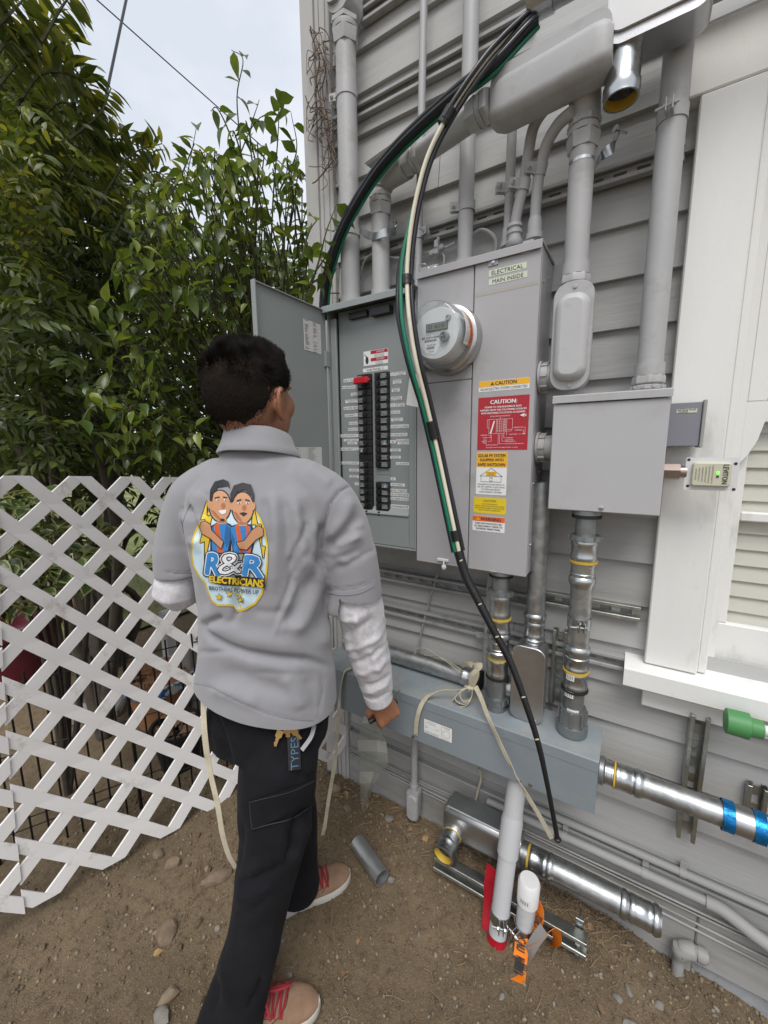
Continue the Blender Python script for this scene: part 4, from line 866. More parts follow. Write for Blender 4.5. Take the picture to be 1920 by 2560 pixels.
bent('straight thin grey conduit, leftmost of three over the meter panel', [(105, 600, 1.2), (98, 800, 1.2), (85, 1150, 1.2), (76, 1350, 1.2), (72, 1520, 1.2)], .0125, 0, False)
bent('bent grey flexible conduit with ribbed fitting, middle of three', [(430, 560, 1.10), (320, 640, 1.125), (232, 770, 1.15), (195, 950, 1.165), (168, 1130, 1.165), (135, 1270, 1.17), (113, 1400, 1.175), (112, 1505, 1.175)], .0135, 0, True)
bent('bent grey flexible conduit, rightmost of three over the meter panel', [(470, 680, 1.11), (380, 760, 1.13), (310, 880, 1.15), (270, 1030, 1.165), (252, 1150, 1.17), (240, 1300, 1.175), (232, 1475, 1.18)], .0135, 0, False)
# painted pipe along the wall over the window and its loose neighbours
hp = conduit('painted grey pipe running level above the window head', V((-.17, 1.20, 2.372)), V((1.2, 1.20, 2.372)), .0185); strap(hp, (.19, 1.2, 2.372), RT, .0185, (0, -.2, 1))
# bare steel conduit with pull elbow at the top right
mc_ = thing('steel_pull_elbow', 'shiny aluminium pull elbow with white sticker at the top right', 'conduit fitting', (0, 1.1, 2.29))
MB().prism(rrect(-.114, .062, 2.252, 2.410, .030, 6), (0, 1.060, 0), EX, EZ, EY, .072).build('elbow_body', ALU, mc_)
MB().prism(rrect(-.111, .059, 2.272, 2.409, .026, 6), (0, 1.0595, 0), EX, EZ, -EY, .005).build('cover_plate', pm('white_cover', (.68, .68, .68), .28, .15), mc_)
o = sheet('sticker', -.062, .03, 2.322, 2.352, 1.0543, pm('grey_sticker', (.42, .42, .42), .5), mc_, .0005); kid(MB().box(-.061, -.052, 1.0533, 1.0536, 2.323, 2.351), 'red_mark', REDL, o); txt(o, [('PULL BODY', -.010, 2.337, .06, .008)], INK, 1.0532)
MB().lathe((-.082, 1.098, 2.292), DN, [(0, .031), (.03, .031)], 28).build('hub', ALU, mc_)
MB().lathe((-.082, 1.098, 2.2625), DN, [(0, .0325), (.004, .034), (.004, .0345), (.008, .0345), (.008, .033), (.03, .0335), (.06, .0335), (.064, .0355), (.078, .0355), (.083, .034), (.09, .034), (.09, .0305), (.03, .0305)], 32).build('coupling', ZINC, mc_)
MB().lathe((-.082, 1.098, 2.2585), DN, [(0, .0346), (0, .0352), (.004, .0352), (.004, .0346)], 32, False).build('yellow_ring', YEL, mc_)
MB().lathe((-.082, 1.098, 2.1735), UP, [(0, .0303), (.002, .0295), (.02, .0295)], 32, False).build('yellow_throat', YEL, mc_)
MB().cyl((.05, 1.098, 2.345), (.9, 1.098, 2.345), .029, 28).lathe((.05, 1.098, 2.345), RT, [(0, .036), (.02, .036), (.022, .034), (.05, .034), (.055, .036), (.07, .036), (.075, .03)], 28).build('pipe', GALV, mc_)
MB().lathe((.066, 1.098, 2.345), RT, [(0, .0362), (0, .037), (.004, .037), (.004, .0362)], 28, False).build('yellow_ring', YEL, mc_)
em = conduit('open steel conduit end at the top that the cables come out of', at(1322, 8, 1.085), at(1322, 8, 1.085) + V((.30, 0, .0)), .032, GALV, hollow=True)
MB().lathe(at(1322, 8, 1.085) + V((.002, 0, 0)), RT, [(0, .0325), (0, .036), (.05, .036), (.05, .0325)], 28, False).build('coupling', ZINC, em)

# small box and surge protector on the junction box side
pc = thing('phase_coupler_box', 'small blue grey box with printed label right of the junction box', 'electric box', (.09, 1.2, 1.43))
p1, p2 = at(1681, 1008, 1.135), at(1757, 1120, 1.135)
MB().box(.0585, p2.x - .008, 1.135, 1.205, p2.z + .004, p1.z, .0015).build('box', pm('blue_grey_box', (.20, .205, .235), .45, var=.05), pc)
MB().box(p2.x - .0075, p2.x - .001, 1.130, 1.21, p2.z + .001, p1.z + .004, .0015).build('lid', pm('lid_grey', (.30, .30, .29), .45), pc)
a = at(1691, 1033, 1.134); b = at(1744, 1018, 1.134); o = sheet('label', a.x, b.x, a.z, b.z - .002, 1.1348, pm('label_cream', (.55, .60, .48), .5), pc)
txt(o, [('INSTEON PHASE', (a.x + b.x) / 2, a.z + (b.z - a.z) * .62, (b.x - a.x) * .9, .0045), ('COUPLER', a.x + (b.x - a.x) * .32, a.z + (b.z - a.z) * .24, (b.x - a.x) * .5, .0045)], INK, 1.1336)
sg = thing('surge_protector', 'white plate with cream surge protector module and green light', 'surge protector', (.15, 1.2, 1.37))
a = at(1708, 1224, 1.14); b = at(1852, 1144, 1.14)
MB().prism(rrect(a.x, b.x, a.z, b.z, .003, 3), (0, 1.145, 0), EX, EZ, -EY, .003).build('mounting_plate', pm('plate_white', (.60, .60, .61), .4), sg)
x0, x1, z0, z1 = a.x + (b.x - a.x) * .13, a.x + (b.x - a.x) * .86, a.z + (b.z - a.z) * .13, a.z + (b.z - a.z) * .86
mb = MB(); rbody(mb, [inset(x0, x1, z0, z1, .006, d) for d in (0, 0, .0015, .003)], (1.1419, 1.135, 1.1325, 1.132)); mb.build('module', pm('cream_plastic', (.50, .49, .38), .4), sg, 50)
mb = MB(); w_ = x1 - x0; h_ = z1 - z0
put_text(mb, 'LEVITON', (x0 + w_ * .85, 1.1312, (z0 + z1) / 2 + .001), -EZ, EX, h_ * .78, .0095, .0003)
for q in range(6): put_text(mb, 'SURGE PROTECTIVE DEVICE TYPE'[: 12 + q * 3], (x0 + w_ * (.10 + .085 * q), 1.1312, (z0 + z1) / 2), -EZ, EX, h_ * (.5 + .05 * q), .0026)
mb.lathe((x0 + w_ * .66, 1.1318, z0 + h_ * .42), FR, [(0, .0026), (.001, .0026)], 12); mb.build('lettering', INK, sg, 0)['kind'] = 'stuff'
LED = bpy.data.materials.new('green_led'); LED.use_nodes = True; LED.node_tree.nodes['Principled BSDF'].inputs['Base Color'].default_value = (.1, .6, .05, 1); LED.node_tree.nodes['Principled BSDF'].inputs['Emission Color'].default_value = (.15, 1, .05, 1); LED.node_tree.nodes['Principled BSDF'].inputs['Emission Strength'].default_value = 1.2
MB().box(x0 + w_ * .63, x0 + w_ * .69, 1.1308, 1.1318, z0 + h_ * .52, z0 + h_ * .63).build('status_light', LED, sg, 0)
for u, v in ((.08, .12), (.93, .82), (.05, .93), (.95, .06)): MB().lathe((a.x + (b.x - a.x) * u, 1.1418, a.z + (b.z - a.z) * v), FR, [(0, .0032), (.0005, .0032)], 10).build('plate_hole', DARK, sg)
cz = at(1690, 1180, 1.14).z
MB().lathe((.0585, 1.15, cz), RT, [(0, .019), (.032, .019), (.032, .015)], 6, True, None, .3).lathe((.091, 1.15, cz), RT, [(0, .014), (.012, .014)], 16).build('nipple', pm('bronze_nipple', (.36, .29, .26), .35, .8), sg)

# ---- wireway under the panels
gt = thing('wireway', 'long blue grey wireway trough with dusty lid under the panels', 'wireway', (-.47, 1.2, .5))
GX0, GX1, GY0, GY1, GZ0, GZ1 = -.955, -.02, 1.05, 1.202, .503, .656
MB().box(GX0, GX1, GY0 + .002, GY1, GZ0, GZ1 - .004, .0015).build('trough', GUTP, gt)
MB().box(GX0 - .001, GX1 + .001, GY0 - .0015, GY0 + .0015, GZ1 - .030, GZ1 + .0002, .0008).build('lid_flange', GUTP, gt)
MB().box(GX0 - .001, GX1 + .001, GY0 + .0017, GY1 + .001, GZ1 - .0035, GZ1 + .0005, .001).build('lid', GUTT, gt)
MB().box(GX0, GX1 - .002, GY0 - .0002, GY0 + .0018, GZ0 + .001, GZ1 - .0305).build('front_plate', GUTP, gt)
mb = MB()
for x in (-.86, -.55, -.21, -.18): screw(mb, (x, GY0 - .0004, GZ0 + .010), .0055)
mb.build('screw', SCREW, gt)['kind'] = 'stuff'
def Tp(x, y): return 820 + x / 2.304, 1600 + y / 2.304
a = at(*Tp(552, 535), GY0); b = at(*Tp(718, 490), GY0); zt = at(*Tp(552, 448), GY0).z; zb = at(*Tp(552, 530), GY0).z
o = sheet('rating_label', a.x, b.x, zb, zt, GY0 - .0003, INK, gt, .0004); sheet('rating_label_face', a.x + .001, (a.x + b.x) / 2 + .012, zb + .001, zt - .001, GY0 - .0008, WHITE, gt, .0004); sheet('rating_label_face', (a.x + b.x) / 2 + .0128, b.x - .001, zb + .001, zt - .001, GY0 - .0008, WHITE, gt, .0004)
mb = MB(); W_ = b.x - a.x; H_ = zt - zb; YG = GY0 - .0014
for u, v, ww, s in ((.28, .87, .34, 'COOPER B-Line'), (.25, .75, .42, 'TYPE 1 ENCLOSURE'), (.10, .5, .10, 'CAT NO'), (.10, .42, .12, 'SERIES'), (.48, .5, .14, '6X6X36'), (.30, .17, .52, 'FOR INDOOR OR OUTDOOR USE'), (.28, .09, .5, 'AUXILIARY GUTTER LISTED'), (.80, .9, .25, 'LISTED ENCLOSED'), (.82, .83, .2, 'WIREWAY'), (.80, .08, .3, 'NEMA TYPE 3R')): put_text(mb, s, (a.x + W_ * u, YG, zb + H_ * v), EX, EZ, W_ * ww, H_ * .055)
for k in range(28):
    an = 2 * PI * k / 28; mb.obox((a.x + W_ * .80 + math.cos(an) * H_ * .24, YG, zb + H_ * .45 + math.sin(an) * H_ * .24), EX, EY, EZ, .0012, .0003, .0012)
mb.build('label_print', INK, gt, 0)['kind'] = 'stuff'
# ---- steel stacks between panels and wireway
def stack(parent, p, d, segs):
    """segs: list of (kind, length, radius); returns end point"""
    p = V(p); d = V(d).normalized()
    for kind, L, r in segs:
        if kind == 'pipe': MB().cyl(p, p + d * L, r, 28).build('pipe', GALV, parent)
        elif kind == 'nut': mb = MB(); mb.lathe(p, d, [(0, r * .9), (0, r), (L * .8, r), (L, r * .92)], 28); mb.build('locknut', ZDARK, parent)
        elif kind == 'zinc': MB().lathe(p, d, [(0, r * .94), (L * .06, r), (L * .22, r), (L * .26, r * .965), (L * .74, r * .965), (L * .78, r), (L * .94, r), (L, r * .94)], 32).build('coupling', ZINC, parent)
        elif kind == 'bell': MB().lathe(p, d, [(0, r * .86), (L * .15, r * .97), (L * .4, r), (L * .65, r * .97), (L * .8, r * .9), (L, r * .86)], 32).build('compression_bell', ZINC, parent)
        elif kind == 'rub': MB().lathe(p, d, [(0, r), (L, r)], 28).build('rubber_seal', RUB, parent)
        elif kind == 'yel': MB().lathe(p, d, [(0, r), (L, r)], 28).build('yellow_ring', YEL, parent)
        elif kind == 'cast': MB().lathe(p, d, [(0, r * .97), (L * .1, r), (L * .9, r), (L, r * .97)], 28).build('cast_adapter', ZDARK, parent)
        elif kind == 'flange':
            mb = MB(); mb.lathe(p, d, [(0, r), (L, r * 1.03)], 28)
            for k in range(8):
                an = 2 * PI * k / 8; aa, bb, dd = frame(d); mb.obox(p + dd * L * .5 + (aa * math.cos(an) + bb * math.sin(an)) * r * 1.02, aa * math.cos(an) + bb * math.sin(an), -aa * math.sin(an) + bb * math.cos(an), dd, .006, .007, L * .9)
            mb.build('bonding_nut', ZDARK, parent)
        p = p + d * L
    return p
sa = thing('steel_riser', 'stacked steel couplings between the meter panel bottom and the wireway', 'conduit', (-.306, 1.132, .656))
stack(sa, (-.306, 1.132, 1.0955), DN, [('nut', .012, .033), ('rub', .005, .034), ('cast', .042, .025), ('flange', .014, .035), ('zinc', .070, .031), ('yel', .004, .0335), ('zinc', .042, .0315), ('bell', .026, .0355), ('zinc', .03, .031), ('bell', .024, .035), ('yel', .003, .033), ('zinc', .058, .0315), ('rub', .005, .034), ('cast', .062, .029), ('flange', .018, .034), ('cast', .025, .0305)])
def sticker(parent, c, rr, z, w, h, ang):
    """little paper sticker wrapped on a round fitting"""
    vs = []; fs = []; n_ = 5
    for k in range(n_ + 1):
        an = ang + (k / n_ - .5) * w / rr
        for zz in (z - h / 2, z + h / 2): vs.append(V((c[0] + math.cos(an) * (rr + .0006), c[1] + math.sin(an) * (rr + .0006), zz)))
    for k in range(n_): fs.append((2 * k, 2 * k + 2, 2 * k + 3, 2 * k + 1))
    mesh_obj('sticker', vs, fs, PAPER, parent, 60); mb = MB()
    for q in range(4):
        an = ang + (-.3 + .2 * q) * w / rr; mb.obox((c[0] + math.cos(an) * (rr + .001), c[1] + math.sin(an) * (rr + .001), z), V((math.cos(an), math.sin(an), 0)), V((-math.sin(an), math.cos(an), 0)), EZ, .0004, w * .1, h * .6)
    mb.build('sticker_print', pm('grey_print', (.25, .25, .26), .7), parent, 0)
sticker(sa, (-.306, 1.132), .0315, .92, .022, .016, -1.7)
cb = thing('steel_conduit', 'tall bare steel pipe standing on the silver conduit body', 'conduit', (-.214, 1.165, .87))
MB().pipe((-.212, 1.165, .93), (-.212, 1.165, 1.352), .0255, 28).build('pipe', GALV, cb)
stack(cb, (-.212, 1.165, .975), DN, [('bell', .026, .031), ('zinc', .050, .0285), ('bell', .02, .031), ('yel', .005, .0295)])
lb = thing('silver_conduit_body', 'shiny aluminium conduit body standing on the wireway lid', 'conduit fitting', (-.215, 1.14, .656))
mb = MB(); rbody(mb, [inset(-.257, -.173, .6575, .885, .024, d) for d in (.006, .001, 0, 0)], (1.198, 1.19, 1.17, 1.118)); mb.build('body', ALU, lb, 50)
mb = MB(); rbody(mb, [inset(-.261, -.169, .6570, .889, .026, d) for d in (0, 0, .002)], (1.1175, 1.112, 1.1105)); mb.build('cover', ALU, lb, 50)
MB().lathe((-.250, 1.155, .720), LF, [(0, .027), (.03, .026), (.032, .024)], 28).build('side_hub', ALU, lb)
MB().lathe((-.212, 1.165, .874), DN, [(0, .0275), (.03, .031)], 28).build('top_hub', ALU, lb)
mb = MB(); screw(mb, (-.188, 1.110, .668), .004); mb.build('screw', SCREW, lb)
sc_ = thing('steel_riser', 'long steel conduit with couplings between the junction box and the wireway', 'conduit', (-.094, 1.135, .656))
stack(sc_, (-.094, 1.135, 1.2885), DN, [('nut', .014, .034), ('rub', .006, .035), ('cast', .046, .025), ('flange', .012, .036), ('zinc', .055, .032), ('yel', .006, .0335), ('zinc', .036, .0305), ('bell', .030, .0335), ('pipe', .165, .0270), ('bell', .030, .033), ('zinc', .040, .031), ('yel', .005, .033), ('zinc', .050, .0315), ('rub', .005, .0345), ('cast', .055, .026), ('flange', .045, .034), ('cast', .030, .040)])
strap(sc_, (-.094, 1.135, .985), UP, .0272, (.25, -1, 0), ZINC, .030)
sticker(sc_, (-.094, 1.135), .0255, 1.208, .018, .022, -1.6); sticker(sc_, (-.094, 1.135), .0315, .835, .022, .018, -1.9); sticker(sc_, (-.094, 1.135), .032, .785, .024, .018, -1.9); sticker(sc_, (-.094, 1.135), .0262, .728, .030, .024, -1.5)
# pipe lying along the back of the wireway
lp = thing('steel_conduit', 'steel pipe lying along the back of the wireway lid', 'conduit', (-.6, 1.2, .66))
MB().cyl((-.93, 1.195, .690), (-.43, 1.195, .690), .0285, 28).build('pipe', GALV, lp)
stack(lp, (-.44, 1.195, .690), RT, [('zinc', .055, .031), ('yel', .004, .033), ('rub', .008, .0325)])
# right-hand run out of the wireway
rr_ = thing('steel_conduit', 'steel conduit leaving the wireway to the right with blue foil bands', 'conduit', (0, 1.14, .55))
e = stack(rr_, (-.0185, 1.135, .572), RT, [('nut', .012, .036), ('zinc', .022, .031), ('yel', .004, .034), ('zinc', .042, .033), ('bell', .022, .0355), ('pipe', .165, .0285)])
def foil(p, L, r):
    mb = MB(); vs = []; fs = []; n_ = 28; m__ = 5
    for k in range(m__):
        for i in range(n_):
            an = 2 * PI * i / n_; q = r + .0018 * noise.noise(V((k * 1.9, i * .8, p.x * 9))); vs.append(p + RT * (L * k / (m__ - 1)) + V((0, math.cos(an) * q, math.sin(an) * q)))
    for k in range(m__ - 1):
        for i in range(n_): fs.append((k * n_ + i, k * n_ + (i + 1) % n_, (k + 1) * n_ + (i + 1) % n_, (k + 1) * n_ + i))
    mesh_obj('blue_foil_band', vs, fs, BLUEB, rr_, 60)
MB().lathe(e - RT * .006, RT, [(0, .0325), (.075, .0325)], 28).build('coupling', ALU, rr_)
foil(e - RT * .008, .022, .0345); foil(e + RT * .048, .022, .0345)
MB().cyl(e + RT * .066, e + RT * .8, .026, 28).build('white_pipe', WPVC, rr_)
MB().lathe(e + RT * .112, RT, [(0, .0262), (0, .0290), (.042, .0290), (.042, .0262)], 28, False).obox(e + RT * .133 + V((0, -.01, .045)), EX, EY, EZ, .042, .0026, .05, .001).obox(e + RT * .133 + V((0, -.012, -.040)), EX, EY, EZ, .042, .03, .003, .001).cyl(e + RT * .133 + V((0, -.012, -.060)), e + RT * .133 + V((0, -.012, -.03)), .006, 6).build('pipe_strap', ZINC, rr_)
# green capped pipe under the window
gp = thing('green_pipe_cap', 'faded green plastic cap on a white pipe at the right edge', 'pipe', (.27, 1.15, .80))
p = at(1812, 1800, 1.14)
MB().lathe(p, RT, [(0, .024), (.002, .028), (.042, .029), (.044, .022), (.050, .021), (.066, .020), (.068, .014)], 24).build('cap', GREENP, gp); MB().cyl(p + RT * .066, p + RT * .6, .012, 16).build('pipe', WPVC, gp)
# ---- low equipment at the foot of the wall
vc = conduit('pale conduit running from the wireway bottom into the ground', V((-.2445, .992, -.05)), V((-.2320, 1.056, .29)), .0262, PVCL)
MB().cyl(V((-.2322, 1.055, .285)), V((-.2235, 1.0985, .5025)), .0275, 28).build('pipe', PVCL, vc)
MB().lathe(V((-.2333, 1.0495, .255)), V((.04, .2, 1)), [(0, .0272), (0, .0305), (.10, .0310), (.12, .0280)], 28).build('bell_end', PVCL, vc)
strap(vc, (-.2401, 1.0147, .070), V((.037, .19, 1)), .0262, (.35, -1, 0), ZINC, .028)
st = conduit('short capped pale conduit stub standing in the dirt', V((-.178, 1.035, -.05)), V((-.170, 1.045, .17)), .0255, PVCL, 'conduit')
MB().lathe(V((-.1705, 1.0445, .135)), V((.03, .04, 1)), [(0, .0265), (0, .0300), (.066, .0305), (.074, .026)], 28).build('cap', WPVC, st); strap(st, (-.175, 1.038, .050), UP, .0255, (-.5, -1, 0), ZINC, .024)
sticker(st, (-.170, 1.045), .0303, .160, .03, .018, -1.7)
lc = thing('steel_conduit_elbow', 'big aluminium elbow and steel pipe lying low along the wall', 'conduit', (-.2, 1.165, .05))
mb = MB(); bx_ = [(z, y) for z, y in ()]
prs = []; xs_ = (-.478, -.470, -.455, -.25, -.215); ks = (.6, .9, 1.0, 1.0, .82)
pf = rrect(1.125, 1.205, .102, .225, .026, 5); m_ = len(pf)
mb.add([V((x, 1.165 + (y - 1.165) * k, .163 + (z - .163) * k)) for x, k in zip(xs_, ks) for y, z in pf], [(a_ * m_ + i, a_ * m_ + (i + 1) % m_, a_ * m_ + m_ + (i + 1) % m_, a_ * m_ + m_ + i) for a_ in range(4) for i in range(m_)] + [tuple(range(m_)), tuple(reversed(range(4 * m_, 5 * m_)))]); mb.build('elbow_body', ALU, lc, 50)
MB().obox((-.36, 1.165, .2285), EX, EY, EZ, .205, .074, .007, .006).build('elbow_cover', ZDARK, lc)
stack(lc, (-.218, 1.165, .155), RT, [('pipe', .022, .0315), ('yel', .006, .034), ('zinc', .052, .035), ('bell', .022, .037), ('pipe', .175, .0315), ('bell', .022, .0365), ('zinc', .055, .0345), ('bell', .020, .0375)])
nd_ = V((-.02, -1, -.10)).normalized(); q = V((-.434, 1.118, .140))
MB().lathe(q - nd_ * .03, nd_, [(0, .034), (.03, .033), (.034, .03)], 28).build('elbow_hub', ALU, lc); stack(lc, q + nd_ * .004, nd_, [('yel', .004, .0325)])
MB().lathe(q + nd_ * .008, nd_, [(0, .032), (.02, .0325), (.024, .035), (.036, .035), (.04, .0325), (.056, .0325), (.060, .0355), (.070, .0355), (.072, .0305), (.02, .0305)], 32).build('coupling', ZINC, lc); MB().lathe(q + nd_ * .078, -nd_, [(0, .0304), (.003, .0290), (.022, .0290)], 28, False).build('yellow_throat', YEL, lc)
ls = strut('bare steel strut channel lying at the foot of the pale conduits', (-.478, 1.10, .045), (-.012, 1.10, .045), (0, -1, .25), STRUT, .041, .041, True)
rb = thing('strut_bracket', 'threaded rod bracket joining the low pipe and strut', 'bracket', (-.035, 1.10, .06))
MB().obox((-.035, 1.105, .075), EX, V((0, .9, .43)), V((0, -.43, .9)), .022, .004, .11, .001).build('bracket_plate', ZINC, rb); mb = MB()
for z, y in ((.055, 1.09), (.10, 1.112), (.03, 1.075)): mb.cyl((-.035, y - .02, z), (-.035, y + .02, z), .003, 8); mb.lathe((-.035, y - .016, z), FR, [(0, .007), (.005, .007)], 6)
mb.build('bolt', ZINC, rb)
# tapes round the stubs
REDT = pm('red_tape', (.36, .008, .02), .28, var=.2, vs=30, bump=.5, bs=60); ORAT = pm('orange_caution_tape', (.75, .20, .015), .28, var=.12, vs=20, bump=.4, bs=50); SILV = pm('silver_tape', (.6, .6, .6), .3, .8, var=.2)
def ribbon(pts, wv, w, mat, name, parent, t=.0006, k=5):
    P = catmull(pts, k); Wv = catmull(wv, k) if isinstance(wv, list) else [V(wv)] * len(P); vs = []; fs = []; n_ = len(P)
    for i, p in enumerate(P):
        d = (P[min(i + 1, n_ - 1)] - P[max(i - 1, 0)]).normalized(); u = Wv[i] - d * Wv[i].dot(d); u.normalize(); nn = d.cross(u)
        for a_, b_ in ((-1, -1), (1, -1), (1, 1), (-1, 1)): vs.append(p + u * (a_ * w / 2) + nn * (b_ * t / 2))
    for i in range(n_ - 1):
        for j in range(4): fs.append((i * 4 + j, i * 4 + (j + 1) % 4, i * 4 + 4 + (j + 1) % 4, i * 4 + 4 + j))
    fs.append((0, 1, 2, 3)); fs.append(tuple(reversed(range(n_ * 4 - 4, n_ * 4)))); return mesh_obj(name, vs, fs, mat, parent, 50)
rt = thing('red_tape', 'red warning tape tied round the base of the pale conduit', 'tape', (-.26, 1.05, .02))
ribbon([(-.285, 1.075, .15), (-.286, 1.055, .10), (-.280, 1.035, .05), (-.272, 1.0, .005)], (.95, -.25, .1), .036, REDT, 'tape_tail', rt)
MB().lathe((-.243, 1.000, -.012), V((.037, .19, 1)), [(0, .031), (.012, .029), (.03, .028)], 24, False).build('tape_wrap', REDT, rt)
ot = thing('caution_tape', 'orange caution tape with black letters tied round the capped stub', 'tape', (-.15, 1.03, .03))
r1 = ribbon([(-.176, 1.012, .045), (-.172, 1.000, .02), (-.172, .985, -.004), (-.168, .955, -.002), (-.165, .93, .004)], (1, .1, .15), .038, ORAT, 'tape_tail', ot)
r2 = ribbon([(-.158, 1.03, .03), (-.140, 1.035, .075), (-.135, 1.05, .12), (-.150, 1.065, .135)], (.6, -.5, .3), .034, ORAT, 'tape_loop', ot)
r3 = ribbon([(-.150, 1.01, .03), (-.125, 1.02, .06), (-.098, 1.035, .10), (-.090, 1.05, .06), (-.10, 1.06, .02)], (.2, -.4, .9), .038, ORAT, 'tape_loop', ot)
r4 = ribbon([(-.160, 1.00, .0), (-.150, 1.0, .03), (-.135, 1.01, .07), (-.118, 1.02, .105)], (.75, -.4, -.3), .028, SILV, 'silver_tail', ot)
mb = MB(); put_text(mb, 'CAUTION', (-.1705, .9755, .0025), V((.08, -1, .08)).normalized(), V((1, .1, .1)).normalized(), .052, .026, .0012); put_text(mb, 'CAU', (-.1735, 1.0025, .030), V((0, -.45, -.9)).normalized(), V((1, .1, 0)).normalized(), .03, .024, .001); put_text(mb, 'CAUT', (-.1375, 1.036, .098), V((.15, .25, .95)).normalized(), V((.75, -.65, .1)).normalized(), .04, .022, .001)
o = mb.build('tape_lettering', INK, ot, 0); o['kind'] = 'stuff'
for v_ in o.data.vertices: v_.co += V((0, -.0016, .0018))
# small painted elbow box and flush conduit near the ground
eb = thing('small_conduit_elbow', 'small painted conduit elbow hanging below the wireway', 'conduit fitting', (-.63, 1.2, .03))
MB().cyl((-.625, 1.20, .12), (-.617, 1.19, .503), .0125, 16).build('pipe', PVC, eb)
mb = MB(); rbody(mb, [inset(-.650, -.602, .030, .160, .020, d) for d in (.004, 0, 0)], (1.225, 1.215, 1.185)); mb.build('body', PVC, eb, 50)
mb = MB(); rbody(mb, [inset(-.648, -.604, .034, .140, .019, d) for d in (0, 0, .004)], (1.1845, 1.180, 1.177)); mb.build('cover', PVC, eb, 50); MB().lathe((-.625, 1.20, .150), UP, [(0, .016), (.03, .016), (.032, .013)], 16).build('hub', PVC, eb)
we = thing('water_pipe_elbow', 'old painted pipe elbow at the wall foot, lower right', 'pipe', (.2, 1.2, -.1))
p = at(1700, 2375, 1.215); MB().tube(catmull([(p.x, 1.215, -.16), (p.x, 1.215, p.z - .02), (p.x + .006, 1.215, p.z + .004), (p.x + .03, 1.22, p.z + .012), (p.x + .06, 1.225, p.z + .012)], 6), [.014] * 7 + [.022] * 12 + [.0165] * 6, 18).build('elbow', SKIRT, we); MB().lathe((p.x + .038, 1.221, p.z + .012), RT, [(0, .019), (.012, .020), (.02, .018)], 18).build('collar', SKIRT, we)
# painted pipes and cables along the wall foot
for lab_, z, y, r, x0, x1, cl_ in (('upper painted pipe clipped along the wall foot', .270, 1.236, .0105, -.20, 1.2, (.2, .62)), ('lower painted pipe clipped along the wall foot', .222, 1.228, .0125, -.35, .262, (.115, -.1))):
    t = conduit(lab_, V((x0, y, z)), V((x1, y, z)), r, SKIRT, 'pipe', 'wall_pipe', 16)
    for x in cl_: MB().lathe((x - .008, y, z), RT, [(0, r + .0003), (0, r + .0016), (.016, r + .0016), (.016, r + .0003)], 16, False).box(x - .008, x + .008, 1.236, 1.2415, z + r, z + r + .022, .001).build('pipe_clip', SKIRT, t)
t = thing('wall_pipe', 'flexible painted hose continuing the lower wall pipe to the right', 'pipe', (.3, 1.22, .2)); MB().tube(catmull([(.255, 1.228, .222), (.285, 1.226, .222), (.32, 1.222, .212), (.36, 1.215, .200), (.45, 1.205, .180), (.7, 1.2, .13)], 6), .0165, 16).build('hose', SKIRT, t); MB().lathe((.262, 1.228, .222), RT, [(0, .0135), (.002, .0165), (.02, .0165)], 16).build('collar', SKIRT, t)
for k, (z, dz) in enumerate(((.128, -.012), (.140, -.006), (.152, .002), (.163, .004))):
    pts = [V((x, 1.2385 - .002 * (k % 2), z + dz * i * .25 + .003 * noise.noise(V((x * 4, k, 0))))) for i, x in enumerate([-.96 + .17 * q for q in range(13)])]
    tag(MB().tube(catmull(pts, 3), .0035, 6).build('wall_cable', SKIRT, None, 60), ('lowest', 'second lowest', 'second highest', 'highest')[k] + ' of four thin painted cables stapled along the wall foot', 'cable', 'thin cables along the wall foot')
gw = MB().tube(catmull([at(1105 + 0, 1400, 1.24), at(1080, 1480, 1.245), at(1058, 1560, 1.245), at(1040, 1650, 1.247)], 6), .004, 8).build('ground_wire', SKIRT, None); tag(gw, 'thin painted wire on the wall under the meter panel', 'wire')
t = conduit('thin painted pipe on the wall behind the steel couplings', V((-.375, 1.235, .63)), V((-.362, 1.235, 1.10)), .014, PVC, 'pipe', 'wall_pipe', 16); strap(t, (-.369, 1.235, .835), UP, .014, (-1, -.6, 0), PVC, .016)
gw = MB().tube(catmull([at(*Tp(870, 740), 1.22), at(*Tp(880, 800), 1.225), at(*Tp(860, 880), 1.23), at(*Tp(850, 960), 1.225), at(*Tp(885, 1010), 1.22), at(*Tp(960, 1040), 1.21), at(*Tp(1010, 1050), 1.2)], 6), .0042, 8).build('loose_wire', ROPE, None); tag(gw, 'loose beige wire hanging below the wireway', 'wire')
# coiled wire and ground clamp on the wall above the panels
def Ap(x, y): return 760 + x / 2.836, y / 2.836
gw = MB().tube(catmull([at(*Ap(x, y), 1.235) for x, y in ((1150, 1760), (1180, 1690), (1240, 1635), (1300, 1640), (1355, 1690), (1362, 1760), (1335, 1815))], 6), .0055, 8).build('coiled_wire', PVC, None); tag(gw, 'grey wire curling on the siding right of the thin conduit', 'wire')
gw = thing('ground_clamp', 'painted grounding clamp with wire above the meter panel corner', 'clamp', at(*Ap(940, 1770), 1.23))
MB().tube(catmull([at(*Ap(x, y), 1.235) for x, y in ((395, 1980), (430, 1850), (520, 1790), (640, 1830), (800, 1810), (880, 1790), (1000, 1755), (1075, 1720))], 6), .0042, 8).build('wire', PVC, gw)
p = at(*Ap(940, 1775), 1.228); MB().obox(p, V((.95, 0, .25)), EY, V((-.25, 0, .95)), .05, .014, .016, .003).obox(p + V((.004, -.004, .004)), EX, EY, EZ, .014, .022, .04, .002).cyl(p + V((.004, -.016, 0)), p + V((.004, .004, .035)), .005, 8).build('clamp_body', PVC, gw)
MB().tube(catmull([at(*Ap(x, y), 1.236) for x, y in ((980, 1790), (995, 1830), (990, 1880), (985, 1930))], 5), .0036, 8).build('wire', PVC, gw)
